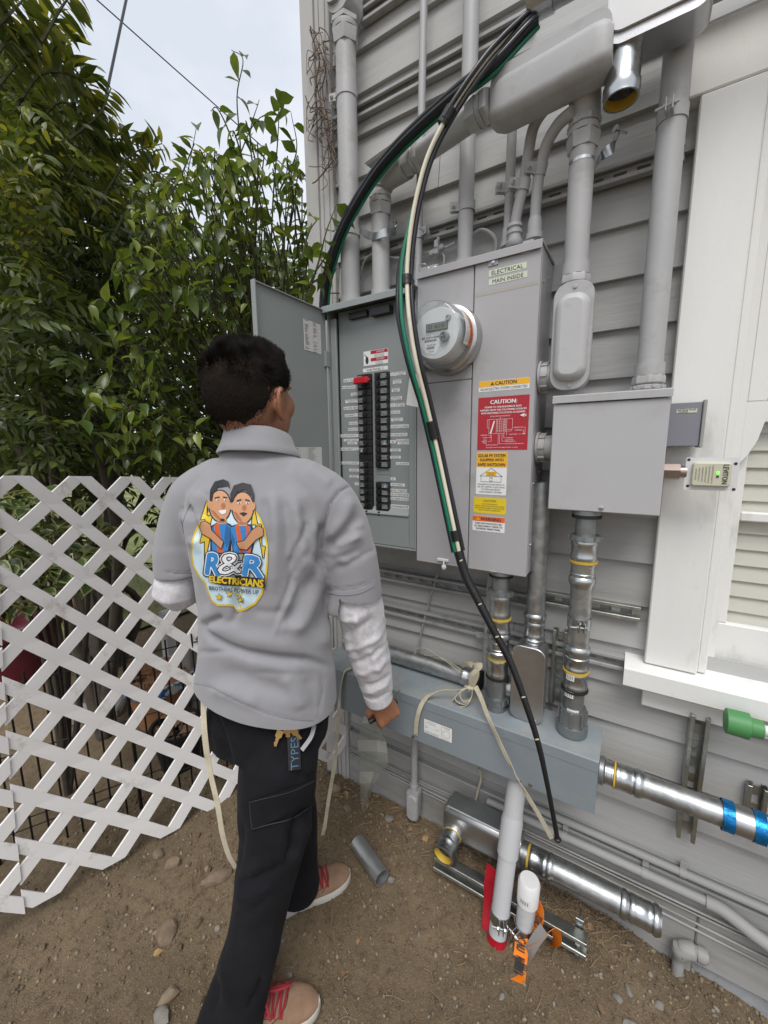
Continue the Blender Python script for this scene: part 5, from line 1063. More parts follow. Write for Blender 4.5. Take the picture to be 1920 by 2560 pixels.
# loose sprung straps
def loose_strap(label, pts, Y, w=.026):
    P = [at(*q, y_) for *q, y_ in [(a_, b_, Y + c_) for a_, b_, c_ in pts]]; t = thing('loose_strap', label, 'strap', P[0]); ribbon(P, (.25, 0, .97), w, ZINC, 'band', t, .0022)
    e_ = P[-1]; mb = MB(); mb.cyl(e_ + V((-.004, -.012, 0)), e_ + V((.02, .010, -.006)), .003, 8); mb.lathe(e_ + V((-.004, -.012, 0)), V((.7, .7, -.2)), [(0, .008), (.003, .008)], 8); mb.build('bolt', SCREW, t)
loose_strap('loose zinc strap sprung open beside the second conduit', [Ap(400, 1615) + (0,), Ap(440, 1660) + (-.01,), Ap(500, 1675) + (-.04,), Ap(570, 1650) + (-.045,), Ap(640, 1640) + (-.01,), Ap(655, 1570) + (0,)], 1.20, .022)
loose_strap('loose zinc strap sprung open right of the dropping conduit', [Bp(605, 1010) + (0,), Bp(640, 960) + (-.02,), Bp(690, 915) + (-.02,), Bp(725, 880) + (-.01,), Bp(738, 800) + (0,)], 1.2, .022)

# ---- cables
def spline(pts): return catmull([at(x, y, Y) for x, y, Y in pts], 8)
B1 = [(1338, 22, 1.085), (1255, 100, 1.04), (1195, 172, 1.01), (1120, 285, .985), (1068, 390, .975), (1038, 500, .97), (1022, 600, .965), (1016, 690, .96), (1021, 790, .95), (1038, 900, .955), (1065, 1010, .98), (1093, 1130, 1.0), (1123, 1270, 1.005), (1146, 1378, 1.005)]
P = spline(B1); view = lambda p: (p - V((0, 0, CAMH))).normalized()
cbl = thing('cable_bundle', 'taped bundle of black, white and green cables hanging in front of the meter', 'cable bundle', P[-1])
def along(P, off_s, off_v, tw=0.0):
    o = []; n_ = len(P)
    for i, p in enumerate(P):
        d = (P[min(i + 1, n_ - 1)] - P[max(i - 1, 0)]).normalized(); v = view(p); s = d.cross(v).normalized()
        if s.x < 0: s = -s
        a_ = off_s(i / (n_ - 1)) if callable(off_s) else off_s; b_ = off_v(i / (n_ - 1)) if callable(off_v) else off_v; o.append(p + s * a_ + v * b_)
    return o
sp_ = lambda u: max(0.0, 1 - abs(u - .62) / .18)
MB().tube(along(P, lambda u: .0015, lambda u: -.003 if u > .22 else .004), .0055, 10).build('white_cable', WHTC, cbl, 60)
MB().tube(along(P, lambda u: .0125, .002), .0060, 10).build('black_cable', BLKC, cbl, 60)
MB().tube(along(P, lambda u: .006 - .004 * sp_(u), lambda u: .011), .0058, 10).build('black_cable', BLKC, cbl, 60)
smo = lambda u, a, b: (lambda t: t * t * (3 - 2 * t))(min(1, max(0, (u - a) / (b - a))))
MB().tube(along(P, lambda u: .004 - smo(u, .33, .52) * .013 - .008 * sp_(u), lambda u: .012 - .010 * smo(u, .33, .52)), .0052, 10).build('green_cable', GREENC, cbl, 60)
MB().tube(along(P[int(len(P) * .3):], lambda u: .004 - .018 * smo(u, .08, .36) - .012 * max(0, 1 - abs(u - .45) / .22), .011), .0062, 10).build('black_cable', BLKC, cbl, 60)
MB().tube(along(P[:int(len(P) * .25)], lambda u: -.004, lambda u: -.006), .0058, 10).build('black_cable', BLKC, cbl, 60)
TAPE = pm('electrical_tape', (.008, .008, .009), .3, var=.2, bump=.5, bs=150)
for u, L_t in ((.225, 4), (.545, 3), (.80, 4), (.965, 3)):
    i = int(u * (len(P) - 1)); q = along(P, .001, .003)[i:i + L_t]; MB().tube(q, [.0138] * len(q), 14, sx=1.0, sy=1.0).build('tape_band', TAPE, cbl, 60)
i = int(.545 * (len(P) - 1)); q = P[i]; MB().obox(q + V((-.020, -.004, 0)), EX, EY, EZ, .016, .004, .02, .001).build('tape_flag', TAPE, cbl)
H1 = spline([(1146, 1378, 1.005), (1165, 1440, 1.0), (1196, 1502, .995), (1232, 1572, .99), (1277, 1658, .985), (1318, 1770, .97), (1346, 1860, .96), (1368, 1960, .95), (1394, 2098, .94)])
n_ = len(H1); MB().tube(H1, [(.0135 - .0075 * min(1, i / n_ * 1.15)) * (1 + .07 * noise.noise(V((i * .9, 0, 0)))) for i in range(n_)], 12).build('taped_head', TAPE, cbl, 60); MB().ball(H1[-1], .009, 10, 6, (1, 1, .6)).build('taped_tip', TAPE, cbl, 60)
for i in (3, 17, 26, 38, 47):
    q = H1[i]; MB().obox(q - view(q) * (.0138 - .0075 * i / n_), V((.8, 0, .5)), EY, V((-.5, 0, .8)), .010, .001, .0035).build('white_gap', WHTC, cbl, 0)
B2 = [(1338, 45, 1.088), (1300, 85, 1.07), (1225, 165, 1.045), (1150, 224, 1.04), (1062, 300, 1.07), (990, 370, 1.10), (932, 440, 1.12), (882, 520, 1.125), (850, 585, 1.13), (826, 655, 1.145), (812, 720, 1.16), (807, 800, 1.17)]
P2 = spline(B2); cb2 = thing('cable_bundle', 'black cables with a green one sweeping down left behind the open door', 'cable bundle', P2[-1])
for a_, b_, m__, r_ in ((-.008, 0, BLKC, .0074), (.006, .004, BLKC, .0074), (-.001, -.010, BLKC, .0068), (.0165, .002, GREENC, .0052), (.0115, .012, WHTC, .0058)): MB().tube(along(P2, a_, b_), r_, 10).build({BLKC: 'black_cable', GREENC: 'green_cable', WHTC: 'white_cable'}[m__], m__, cb2, 60)
# ---- pull tape tied on the wireway
pt = thing('pull_tape', 'woven cream pull tape knotted on top of the wireway', 'strap', (-.38, 1.12, .66))
kx = at(*Tp(828, 262), 1.135)
def rb_(pts, w, nm='tape', wv=None, k=6): return ribbon(pts, wv or (.2, -.75, .6), w, ROPE, nm, pt, .0014, k)
F_ = lambda x, y, Y: at(820 + x / 2.304, 1600 + y / 2.304, Y)
rb_([F_(505, 75, 1.19), F_(520, 50, 1.19), F_(570, 55, 1.18), F_(620, 85, 1.17), F_(690, 130, 1.16), F_(780, 200, 1.15)], .013)
rb_([F_(560, 88, 1.19), F_(640, 98, 1.18), F_(720, 140, 1.165), F_(790, 190, 1.16)], .013)
for d in range(5): rb_([F_(770 + d * 20, 150, 1.15), F_(800 + d * 16, 138 - d * 2, 1.13), F_(850 + d * 7, 155, 1.115), F_(860 - d * 8, 200, 1.11), F_(835 - d * 4, 262, 1.115)], .014, wv=(.9, -.4, .1))
for k_, (a_, b_) in enumerate(((715, 370), (735, 345), (760, 330))): rb_([F_(822, 268, 1.115), F_(770, 292 - k_ * 4, 1.10), F_(a_, b_ - 20, 1.085), F_(a_ + 10, b_ + 10, 1.08), F_(790, 378 - k_ * 12, 1.085), F_(825, 330, 1.10), F_(832, 275, 1.112)], .013, wv=(.3, -.9, .3))
MB().tube(catmull([kx + V((-.014, -.02, .002)), kx + V((0, -.03, .008)), kx + V((.014, -.02, .004)), kx + V((.0, -.012, -.006)), kx + V((-.014, -.02, .004))], 5), .005, 8).ball(kx + V((0, -.018, 0)), .011, 10, 6).build('knot', ROPE, pt)
rb_([F_(815, 280, 1.11), F_(740, 290, 1.095), F_(650, 292, 1.075), F_(580, 320, 1.055), F_(535, 380, 1.042), F_(512, 460, 1.038), F_(505, 545, 1.040)], .015, wv=[V((.1, -.8, .6))] * 3 + [V((.75, -.6, .2))] + [V((.97, -.2, 0))] * 3)
rb_([F_(850, 268, 1.105), F_(880, 330, 1.07), F_(925, 450, 1.035), F_(975, 560, 1.025), F_(1040, 700, 1.015), F_(1095, 800, 1.01), F_(1150, 900, 1.0), F_(1210, 1000, .99), F_(1255, 1080, .98), F_(1290, 1145, .97)], .014, wv=[V((.9, -.4, .2))] * 5 + [V((.4, -.9, .1)), V((.9, -.3, .2)), V((.9, -.3, .2)), V((.9, -.3, .2)), V((.9, -.3, .2))])
pt2 = thing('pull_tape', 'cream pull tape hanging over the wireway end down to the ground', 'strap', (-.75, 1.0, 0))
Z2 = lambda x, y, Y: at(660 + x / 4.81, 1800 + y / 4.81, Y)
ribbon([F_(150, 160, 1.10), F_(120, 165, 1.06), F_(92, 190, 1.045), F_(70, 290, 1.04), F_(62, 420, 1.035), Z2(880, 150, 1.03), Z2(868, 380, 1.02), Z2(845, 560, 1.01), Z2(800, 820, 1.0), Z2(765, 1040, .99), Z2(735, 1250, .98), Z2(690, 1440, .975), Z2(655, 1530, .97)], [V((.7, -.7, .1))] * 4 + [V((.9, .3, 0)), V((.3, .95, 0)), V((.3, .9, 0)), V((.9, .4, 0)), V((.8, .5, 0)), V((.95, .2, 0)), V((.95, .2, 0)), V((.5, .8, 0)), V((.5, .8, 0))], .0135, ROPE, 'tape', pt2, .0014, 6)
# short pipe offcut on the dirt
A_, B_ = gat(893, 2105, .03), gat(955, 2195, .03); ax_ = (B_ - A_).normalized()
oc = MB().lathe(A_, ax_, [(.03, .0245), (0, .0245), (0, .0275), ((B_ - A_).length, .0275), ((B_ - A_).length, .0245), ((B_ - A_).length - .08, .0245)], 32).build('pipe_offcut', pm('dull_grey_steel', (.42, .44, .45), .38, .85, var=.12, vs=10, rvar=.08), None); tag(oc, 'short grey pipe offcut lying on the dirt beside the shoe', 'pipe')

# ================================================================== PERSON
import numpy as np
PC = V((-.775, .655, 0)); PV = V((-.76501492, .64401256, 0)); PS = V((.64401256, .76501492, 0))
def SD(s, d, z): return PC + PS * s + PV * d + V((0, 0, z))
YAW = math.radians(27)
TR = (PS * math.cos(YAW) - PV * math.sin(YAW)); TF = (PS * math.sin(YAW) + PV * math.cos(YAW))   # torso right / facing
RM = np.array([list(AX), list(AY), list(AZ)])
def project(P):
    c = (P - np.array([0, 0, CAMH])) @ RM; return np.stack([960 + 1000 * c[:, 0] / c[:, 2], 1280 + 1000 * c[:, 1] / c[:, 2]], 1)
def loft(mb, secs, n=28, e=2.0):
    """secs: (centre, half-width vector, half-depth vector); e = superellipse power"""
    vs = []; fs = []; m = len(secs)
    for c, a, b in secs:
        for i in range(n):
            t = 2 * PI * i / n; ct, st = math.cos(t), math.sin(t)
            vs.append(V(c) + V(a) * (math.copysign(abs(ct) ** (2 / e), ct)) + V(b) * (math.copysign(abs(st) ** (2 / e), st)))
    for k in range(m - 1):
        for i in range(n): j = (i + 1) % n; fs.append((k * n + i, k * n + j, k * n + n + j, k * n + n + i))
    fs.append(tuple(reversed(range(n)))); fs.append(tuple(range((m - 1) * n, m * n))); mb.add(vs, fs)
def limb(mb, pts, n=20, k=4):
    """pts: (point, radius) chain -> smooth round limb with rounded ends"""
    P = catmull([p for p, r in pts], k); Rr = [v.x for v in catmull([V((r, 0, 0)) for p, r in pts], k)]
    d0 = (P[0] - P[1]).normalized(); d1 = (P[-1] - P[-2]).normalized()
    pre = [(P[0] + d0 * Rr[0] * math.sin(a), Rr[0] * math.cos(a)) for a in (1.45, 1.1, .7, .35)]; post = [(P[-1] + d1 * Rr[-1] * math.sin(a), Rr[-1] * math.cos(a)) for a in (.35, .7, 1.1, 1.45)]
    A_ = pre + list(zip(P, Rr)) + post; mb.tube([a for a, b in A_], [b for a, b in A_], n)
def ellip(mb, c, ax, ay, az, n=24, m=16):
    c = V(c); vs = [c - az]; fs = []
    for k in range(1, m):
        la = -PI / 2 + PI * k / m
        for i in range(n): an = 2 * PI * i / n; vs.append(c + ax * (math.cos(la) * math.cos(an)) + ay * (math.cos(la) * math.sin(an)) + az * math.sin(la))
    vs.append(c + az); L = len(vs) - 1
    for i in range(n):
        j = (i + 1) % n; fs.append((0, 1 + j, 1 + i)); fs.append((L, L - n + i, L - n + j))
        for k in range(m - 2): fs.append((1 + k * n + i, 1 + k * n + j, 1 + k * n + n + j, 1 + k * n + n + i))
    mb.add(vs, fs)
def remesh(mb, voxel, smooth, fac=.5):
    me = bpy.data.meshes.new('tmp'); me.from_pydata([tuple(v) for v in mb.v], [], mb.f); o = bpy.data.objects.new('tmp', me); COL.objects.link(o)
    md = o.modifiers.new('r', 'REMESH'); md.mode = 'VOXEL'; md.voxel_size = voxel
    if smooth: ms = o.modifiers.new('s', 'SMOOTH'); ms.iterations = smooth; ms.factor = fac
    bpy.context.view_layer.update(); ev = o.evaluated_get(bpy.context.evaluated_depsgraph_get()); m2 = bpy.data.meshes.new_from_object(ev)
    bpy.data.objects.remove(o); bpy.data.meshes.remove(me); return m2
def get_np(me):
    n = len(me.vertices); co = np.empty(n * 3); me.vertices.foreach_get('co', co); nr = np.empty(n * 3); me.vertices.foreach_get('normal', nr); return co.reshape(-1, 3), nr.reshape(-1, 3)
def set_np(me, co): me.vertices.foreach_set('co', co.ravel()); me.update()
def creases(me, strokes, scale=1.0, gain=1.5):
    """press folds into cloth: each stroke is a polyline (read off the photograph), a width in px and a height in m"""
    co, nr = get_np(me); px = project(co); vw = co - np.array([0, 0, CAMH]); vw /= np.linalg.norm(vw, axis=1)[:, None]
    face = np.clip(-(nr * vw).sum(1) * 2.5 + .15, 0, 1); disp = np.zeros(len(co))
    for pts, w, amp in strokes:
        pts = np.array(pts, float) * scale; best = np.full(len(co), 1e9); tb = np.zeros(len(co)); n = len(pts) - 1
        for k in range(n):
            a, b = pts[k], pts[k + 1]; ab = b - a; t = np.clip(((px - a) @ ab) / (ab @ ab), 0, 1); d = np.linalg.norm(px - (a + t[:, None] * ab), axis=1); m = d < best; best[m] = d[m]; tb[m] = (k + t[m]) / n
        taper = np.clip(np.minimum(tb, 1 - tb) * 5 + .15, 0, 1); disp += amp * gain * np.exp(-(best / w) ** 2) * taper
    set_np(me, co + nr * (disp * face)[:, None])
def wrinkle(me, amp, f, stretch=(1, 1, 1), seed=0.0, pw=1.0):
    co, nr = get_np(me); d = np.array([noise.noise(V((c[0] * f * stretch[0] + seed, c[1] * f * stretch[1], c[2] * f * stretch[2]))) for c in co]); set_np(me, co + nr * (d * amp)[:, None])
def link_mesh(name, me, mat, parent, smooth=180):
    me.materials.clear(); me.materials.append(mat); me.shade_smooth(); me.name = name
    o = bpy.data.objects.new(name, me); COL.objects.link(o); return adopt(o, parent)

SKIN = pm('skin', (.30, .135, .075), .5, var=.12, vs=25, bump=.25, bs=320); SKIN.node_tree.nodes['Principled BSDF'].inputs['Subsurface Weight'].default_value = .08; SKIN.node_tree.nodes['Principled BSDF'].inputs['Subsurface Radius'].default_value = (.01, .004, .002)
SHIRT = pm('grey_polo_knit', (.262, .261, .278), .85, var=.05, vs=9, bump=.35, bs=900, sheen=.25, spec=.2); UNDER = pm('heather_grey_knit', (.58, .57, .60), .9, var=.12, vs=120, bump=.5, bs=500, sheen=.2, spec=.2)
PANT = pm('black_cotton', (.0095, .0098, .012), .9, var=.25, vs=12, bump=.35, bs=700, spec=.12, sheen=.02); SUEDE = pm('tan_suede', (.235, .148, .098), .9, var=.18, vs=22, bump=.5, bs=260, spec=.2, dirt=((.25, .18, .13), .3, 20)); SOLE = pm('white_rubber', (.55, .53, .48), .6, var=.08, dirt=((.32, .27, .2), .4, 25)); LACE = pm('red_lace', (.25, .012, .025), .7, var=.2, bump=.5, bs=600)
HAIRM = pm('black_hair', (.010, .0078, .0065), .7, spec=.15, var=.4, vs=60)
man = thing('person', 'person in grey polo shirt and black cargo trousers standing at the open breaker panel', 'person', SD(0, 0, 0))
# ---- body: one continuous skin from the head through shoulders to both arms and hands
HY = math.radians(42); hr = PS * math.cos(HY) - PV * math.sin(HY); hf = PS * math.sin(HY) + PV * math.cos(HY); up = V((0, 0, 1)); HC = SD(.008, .016, 1.584)
mb = MB()
ellip(mb, HC + hf * -.018, hr * .0815, hf * .110, up * .095); ellip(mb, HC + hf * -.034 + up * -.034, hr * .069, hf * .066, up * .078)
ellip(mb, HC + hf * .038 + up * -.052, hr * .060, hf * .068, up * .078); ellip(mb, HC + hf * .066 + up * -.098, hr * .034, hf * .036, up * .030)
for s in (-1, 1): ellip(mb, HC + hf * .062 + up * -.030 + hr * (s * .038), hr * .028, hf * .030, up * .034)
limb(mb, [(HC + hf * .092 + up * .008, .008), (HC + hf * .106 + up * -.022, .011), (HC + hf * .110 + up * -.038, .014)], 12); ellip(mb, HC + hf * .094 + up * -.068, hr * .026, hf * .014, up * .012); ellip(mb, HC + hf * .080 + up * .018, hr * .055, hf * .014, up * .012)
EARC = HC + up * -.034 + hf * -.004
for s in (-1, 1):
    E0 = EARC + hr * (s * .077)
    limb(mb, [(E0 + hf * .012 + up * .006, .006), (E0 + hf * .008 + up * .030 + hr * s * .006, .0062), (E0 - hf * .008 + up * .034 + hr * s * .013, .0062), (E0 - hf * .019 + up * .020 + hr * s * .017, .006), (E0 - hf * .017 + up * -.002 + hr * s * .014, .006), (E0 - hf * .006 + up * -.022 + hr * s * .009, .0065), (E0 + hf * .006 + up * -.030 + hr * s * .004, .0075)], 10); ellip(mb, E0 + up * .002 + hr * s * .002 - hf * .003, hf * .017, up * .028, hr * .006, 14, 8)
limb(mb, [(SD(.012, -.005, 1.36), .066), (SD(.012, 0, 1.43), .058), (HC + up * -.085 - hf * .018, .055), (HC + up * -.04 - hf * .012, .058)], 24)
loft(mb, [(SD(.01, 0.01, 1.10), TR * .10, TF * .06), (SD(.01, 0.01, 1.28), TR * .11, TF * .06), (SD(.01, 0, 1.36), TR * .10, TF * .055), (SD(.012, 0, 1.40), TR * .07, TF * .055)], 24)
ELR, WRR = SD(.238, -.052, 1.045), SD(.306, .004, .735); ELL = SD(-.212, .108, 1.092); WRL = SD(-.07, .31, 1.14)
limb(mb, [(SD(.145, -.055, 1.33), .036), (SD(.205, -.066, 1.20), .040), (ELR, .040), ((ELR + WRR) / 2, .038), (WRR, .026)], 18); limb(mb, [(SD(-.12, .08, 1.33), .040), (SD(-.19, .10, 1.22), .040), (ELL, .038), ((ELL + WRL) / 2, .034), (WRL, .026)], 18)
# right hand, closed round a tool handle
hd = (WRR - ELR).normalized(); hd = (hd + V((0, 0, -.25)) + PS * .12).normalized()          # along the hand
side = (PS * .25 - PV * .97); side = (side - hd * side.dot(hd)).normalized()                 # back of the hand faces the camera
acr = hd.cross(side).normalized()                                                            # across the knuckles
if acr.dot(PS) < 0: acr = -acr
hc = WRR + hd * .055 + acr * .010
loft(mb, [(WRR + hd * -.005, acr * .026, side * .020), (WRR + hd * .02 + acr * .004, acr * .031, side * .019), (hc, acr * .039, side * .0185), (hc + hd * .030 + acr * .002, acr * .041, side * .017), (hc + hd * .040, acr * .034, side * .012)], 20)
for k, (u, L1, L2, L3) in enumerate(((.030, .032, .026, .02), (.011, .035, .028, .021), (-.009, .033, .026, .02), (-.027, .026, .020, .018))):
    b = hc + hd * .030 + acr * u + side * .004; p1 = b + hd * L1 * .75 - side * L1 * .62; p2 = p1 - side * L2 * .72 - hd * L2 * .60; p3 = p2 - hd * L3 * .75 + side * L3 * .35
    limb(mb, [(b - hd * .015, .0092), (b + hd * .008 + side * .003, .0100), (p1, .0090), (p2, .0086), (p3, .0076)], 10, 3)
tb = WRR + hd * .022 - acr * .024 - side * .008
limb(mb, [(tb, .0125), (tb + hd * .030 - acr * .014 - side * .012, .0112), (tb + hd * .055 - acr * .004 - side * .026, .0098), (tb + hd * .070 + acr * .012 - side * .030, .0082)], 10, 3)
# left hand, out of sight in front of the body
lhd = (WRL - ELL).normalized(); lsd = up.cross(lhd).normalized()
loft(mb, [(WRL, lsd * .018, up * .026), (WRL + lhd * .05, lsd * .017, up * .04), (WRL + lhd * .085, lsd * .014, up * .04)], 16)
for k in range(4): b = WRL + lhd * .08 + up * (.029 - .019 * k); limb(mb, [(b, .009), (b + lhd * .03 - lsd * .006, .0088), (b + lhd * .045 - lsd * .025, .008), (b + lhd * .035 - lsd * .04, .0072)], 8, 3)
limb(mb, [(WRL + lhd * .02 + up * .025, .011), (WRL + lhd * .05 + up * .045 - lsd * .01, .010), (WRL + lhd * .075 + up * .045 - lsd * .02, .008)], 8, 3)
bm_ = remesh(mb, .0034, 6, .5); body = link_mesh('body', bm_, SKIN, man)
for s in (-1, 1):
    e_ = MB().ball(HC + hf * .076 + up * -.006 + hr * (s * .031), .0115, 12, 8).build('eye', pm('eye_white', (.7, .68, .65), .2), man, 60); q = MB().ball(HC + hf * .0845 + up * -.006 + hr * (s * .031), .0052, 10, 6).build('iris', BLACK, None, 60); q.parent = e_
    MB().tube(catmull([HC + hf * .090 + up * .012 + hr * (s * .014), HC + hf * .088 + up * .018 + hr * (s * .030), HC + hf * .074 + up * .014 + hr * (s * .046)], 5), .0032, 6).build('eyebrow', HAIRM, man, 60)
# ---- hair: dark cap plus thousands of short strands
HB = HC + hf * -.006 + up * -.002
HBV = BVHTree.FromPolygons([v.co.copy() for v in bm_.vertices], [tuple(p.vertices) for p in bm_.polygons])
def head_pt(az, el, grow):
    dr = hf * (math.cos(el) * math.cos(az)) + hr * (math.cos(el) * math.sin(az)) + up * math.sin(el)
    h = HBV.ray_cast(HB + dr * .2, -dr, .2); p = h[0] if h[0] is not None else HB + dr * .085
    if abs((p - EARC).dot(hr)) > .079 and (p - EARC).length < .095: p = HB + dr * .083
    return p + dr * grow, dr
def hairline(az):      # lowest elevation with hair for an azimuth (0 = face, pi = nape)
    a = abs((az + PI) % (2 * PI) - PI)
    for x0, y0, x1, y1 in ((0, .50, .75, .50), (.75, .50, 1.15, .05), (1.15, .05, 1.42, -.30), (1.42, -.30, 1.62, -.02), (1.62, -.02, 1.85, -.25), (1.85, -.25, 2.1, -.80), (2.1, -.80, 2.5, -1.0), (2.5, -1.0, 3.2, -1.02)):
        if a <= x1: return y0 + (y1 - y0) * (a - x0) / (x1 - x0)
    return -1.02
n1, n2 = 64, 26; vs = []; fs = []
capg = lambda el: .0019 + .0042 * min(1, max(0, (el + .10) / .7)) ** 1.2
for j in range(n2 + 1):
    for i in range(n1):
        az = 2 * PI * i / n1; lo = hairline(az) + .30 + .05 * math.sin(az * 9) + .03 * math.sin(az * 23); el = lo + (PI / 2 - lo) * j / n2; p, dr = head_pt(az, el, capg(el)); vs.append(p)
for j in range(n2):
    for i in range(n1): k = (i + 1) % n1; fs.append((j * n1 + i, j * n1 + k, j * n1 + n1 + k, j * n1 + n1 + i))
hair = mesh_obj('hair', vs, fs, pm('hair_base', (.016, .0115, .009), .9, var=.4, vs=160, bump=.2, bs=500, spec=.05), man, 80)
mb = MB(); r2 = random.Random(3)
for k in range(36000):
    az = r2.uniform(0, 2 * PI); lo = hairline(az) - .03; el = math.asin(r2.uniform(math.sin(max(lo, -1.25)), 1.0)); top = min(1, max(0, (el - .05) / .75)); p, dr = head_pt(az, el, capg(el) * .85 - .0006)
    fd_ = (el - lo) / .55
    if fd_ < 1 and r2.random() > .10 + .90 * max(0, fd_) ** 1.1: continue
    cl_ = V((noise.noise(p * 42), noise.noise(p * 42 + V((7, 0, 0))), noise.noise(p * 42 + V((0, 7, 0)))))
    flat = (up * -.9 + dr * .10 - hf * .15); rise = (up * .80 + dr * .42 + hf * .22)
    g = (flat * (1 - top) + rise * top + cl_ * (.12 + .45 * top) + V((r2.gauss(0, .05), r2.gauss(0, .05), r2.gauss(0, .05)))).normalized()
    L = .0030 + .0040 * min(1, max(0, fd_)) + top * (.013 + .011 * r2.random() + .008 * max(0, math.cos(az)))
    w = g.cross(view(p)).normalized() * (.00030 + .00045 * top); q = p + g * L * .6; e_ = p + g * L; mb.add([p - w, p + w, q + w * .8, q - w * .8, e_], [(0, 1, 2, 3), (3, 2, 4)])
st_ = mb.build('hair_strands', HAIRM, None, 0); st_.parent = hair; st_['kind'] = 'stuff'
# ---- polo shirt
mb = MB()
for secs in ([(.72, -.002, .0, .184, .143), (.755, -.002, .0, .184, .143), (.80, -.002, 0, .184, .142), (.84, -.002, 0, .182, .139), (.88, .000, 0, .178, .134), (.92, .002, 0, .171, .128), (.99, .004, .0, .166, .124), (1.06, .002, .0, .160, .120), (1.14, .003, 0, .167, .120), (1.22, .004, 0, .176, .121), (1.29, .004, .002, .182, .120), (1.345, .006, .004, .176, .108), (1.39, .010, .006, .142, .088), (1.425, .013, .006, .098, .072), (1.46, .014, .008, .074, .064)],):
    loft(mb, [(SD(s, d, z), TR * a, TF * b) for z, s, d, a, b in secs], 40, 2.25)
limb(mb, [(SD(.105, -.050, 1.372), .058), (SD(.163, -.068, 1.328), .064), (SD(.202, -.070, 1.24), .065), (SD(.218, -.068, 1.16), .067)], 24, 4)
loft(mb, [(SD(.211, -.071, 1.20), PS * .068 + V((0, 0, .010)), PV * .068), (SD(.219, -.067, 1.14), PS * .069 + V((0, 0, .010)), PV * .067), (SD(.2235, -.064, 1.090), PS * .0690 + V((0, 0, .008)), PV * .068), (SD(.225, -.063, 1.050), PS * .069 + V((0, 0, .008)), PV * .067)], 28)
limb(mb, [(SD(-.085, .06, 1.37), .060), (SD(-.148, .088, 1.325), .062), (SD(-.186, .098, 1.24), .059), (SD(-.198, .10, 1.18), .061)], 24, 4)
loft(mb, [(SD(-.193, .10, 1.21), PS * .061, PV * .062), (SD(-.199, .10, 1.16), PS * .060, PV * .062), (SD(-.200, .10, 1.130), PS * .0595, PV * .062)], 28)
sm = remesh(mb, .0052, 7, .5)
def z4(*p): return [(400 + x / 2.0875, 780 + y / 2.0875) for x, y in p]
FOLDS = [
 (z4((205, 1635), (260, 1690), (350, 1742), (470, 1785), (620, 1805), (760, 1815), (880, 1850)), 9, -.011), (z4((215, 1610), (300, 1655), (430, 1700), (600, 1730), (760, 1760)), 20, .004), (z4((200, 1680), (300, 1770), (450, 1830), (640, 1860), (800, 1880)), 20, .002),
 (z4((205, 1640), (260, 1620), (330, 1590)), 9, -.008), (z4((430, 1230), (412, 1330), (408, 1430), (400, 1560), (380, 1620)), 8, -.0075), (z4((385, 1250), (378, 1400), (372, 1540)), 10, .004), (z4((450, 1260), (445, 1400), (450, 1560)), 12, .004),
 (z4((840, 1100), (836, 1180), (838, 1260), (850, 1330)), 8, -.0075), (z4((800, 1080), (790, 1180), (800, 1300), (820, 1420)), 14, .007), (z4((740, 1000), (770, 1120), (790, 1250), (830, 1330)), 12, -.006), (z4((690, 960), (720, 1100), (745, 1250), (780, 1400)), 18, .006), (z4((640, 940), (665, 1100), (680, 1300), (700, 1480)), 16, -.005), (z4((590, 930), (600, 1100), (600, 1300), (590, 1480)), 18, .005), (z4((545, 960), (560, 1100), (575, 1250)), 12, -.004),
 (z4((840, 1260), (790, 1400), (720, 1540), (620, 1640)), 20, -.006), (z4((855, 1320), (820, 1470), (760, 1600), (680, 1690)), 18, .006), (z4((880, 1420), (850, 1560), (800, 1680)), 14, -.006), (z4((895, 1500), (880, 1650), (850, 1760)), 14, .005),
 (z4((150, 1000), (165, 1100), (180, 1200)), 12, -.010), (z4((120, 1040), (135, 1130), (165, 1240)), 12, .005), (z4((205, 930), (190, 1020), (200, 1120)), 14, .005), (z4((250, 930), (235, 1010), (225, 1080)), 12, -.004), (z4((180, 1200), (190, 1330), (215, 1480), (250, 1570)), 14, -.006), (z4((1000, 960), (960, 1080), (870, 1200)), 16, .006), (z4((1040, 1050), (960, 1160), (860, 1240)), 14, -.005), (z4((1060, 1150), (980, 1220), (880, 1280)), 16, .006), (z4((1080, 1250), (1000, 1290), (900, 1340)), 14, -.004),
 (z4((1010, 890), (930, 940), (880, 1010), (858, 1100), (838, 1210)), 4, -.0035), (z4((30, 1352), (90, 1365), (165, 1362)), 2.5, -.002), (z4((870, 1440), (960, 1445), (1040, 1430), (1115, 1398)), 2.5, -.002), (z4((175, 1935), (280, 1960), (400, 2020), (560, 2095), (700, 2130), (800, 2140)), 2.5, -.0018),
 (z4((300, 1880), (430, 1900), (560, 1960), (700, 1990)), 22, -.005), (z4((250, 1960), (380, 1990), (520, 2050)), 20, .005), (z4((640, 1900), (700, 1980), (740, 2080)), 20, .005), (z4((760, 1900), (800, 2000), (820, 2100)), 14, -.003), (z4((845, 1880), (850, 1980), (830, 2100)), 5, -.002), (z4((330, 720), (400, 780), (520, 800), (640, 760), (720, 720)), 22, .003), (z4((300, 760), (280, 850), (270, 930)), 14, -.003), (z4((760, 800), (840, 860), (900, 900)), 16, .004)]
wrinkle(sm, .0035, 8.5, (1, 1, .8), 2.0); wrinkle(sm, .0016, 24, (1, 1, .5), 5.0); 
def trim(me, co, no, test):
    bm = bmesh.new(); bm.from_mesh(me); g = [f for f in bm.faces if test(f.calc_center_median())]; g += list({e for f in g for e in f.edges}) + list({v for f in g for v in f.verts})
    bmesh.ops.bisect_plane(bm, geom=g, plane_co=co, plane_no=no, clear_outer=True); bm.to_mesh(me); bm.free(); me.update()
def sdof(p): q = p - PC; return q.dot(PS), q.dot(PV)
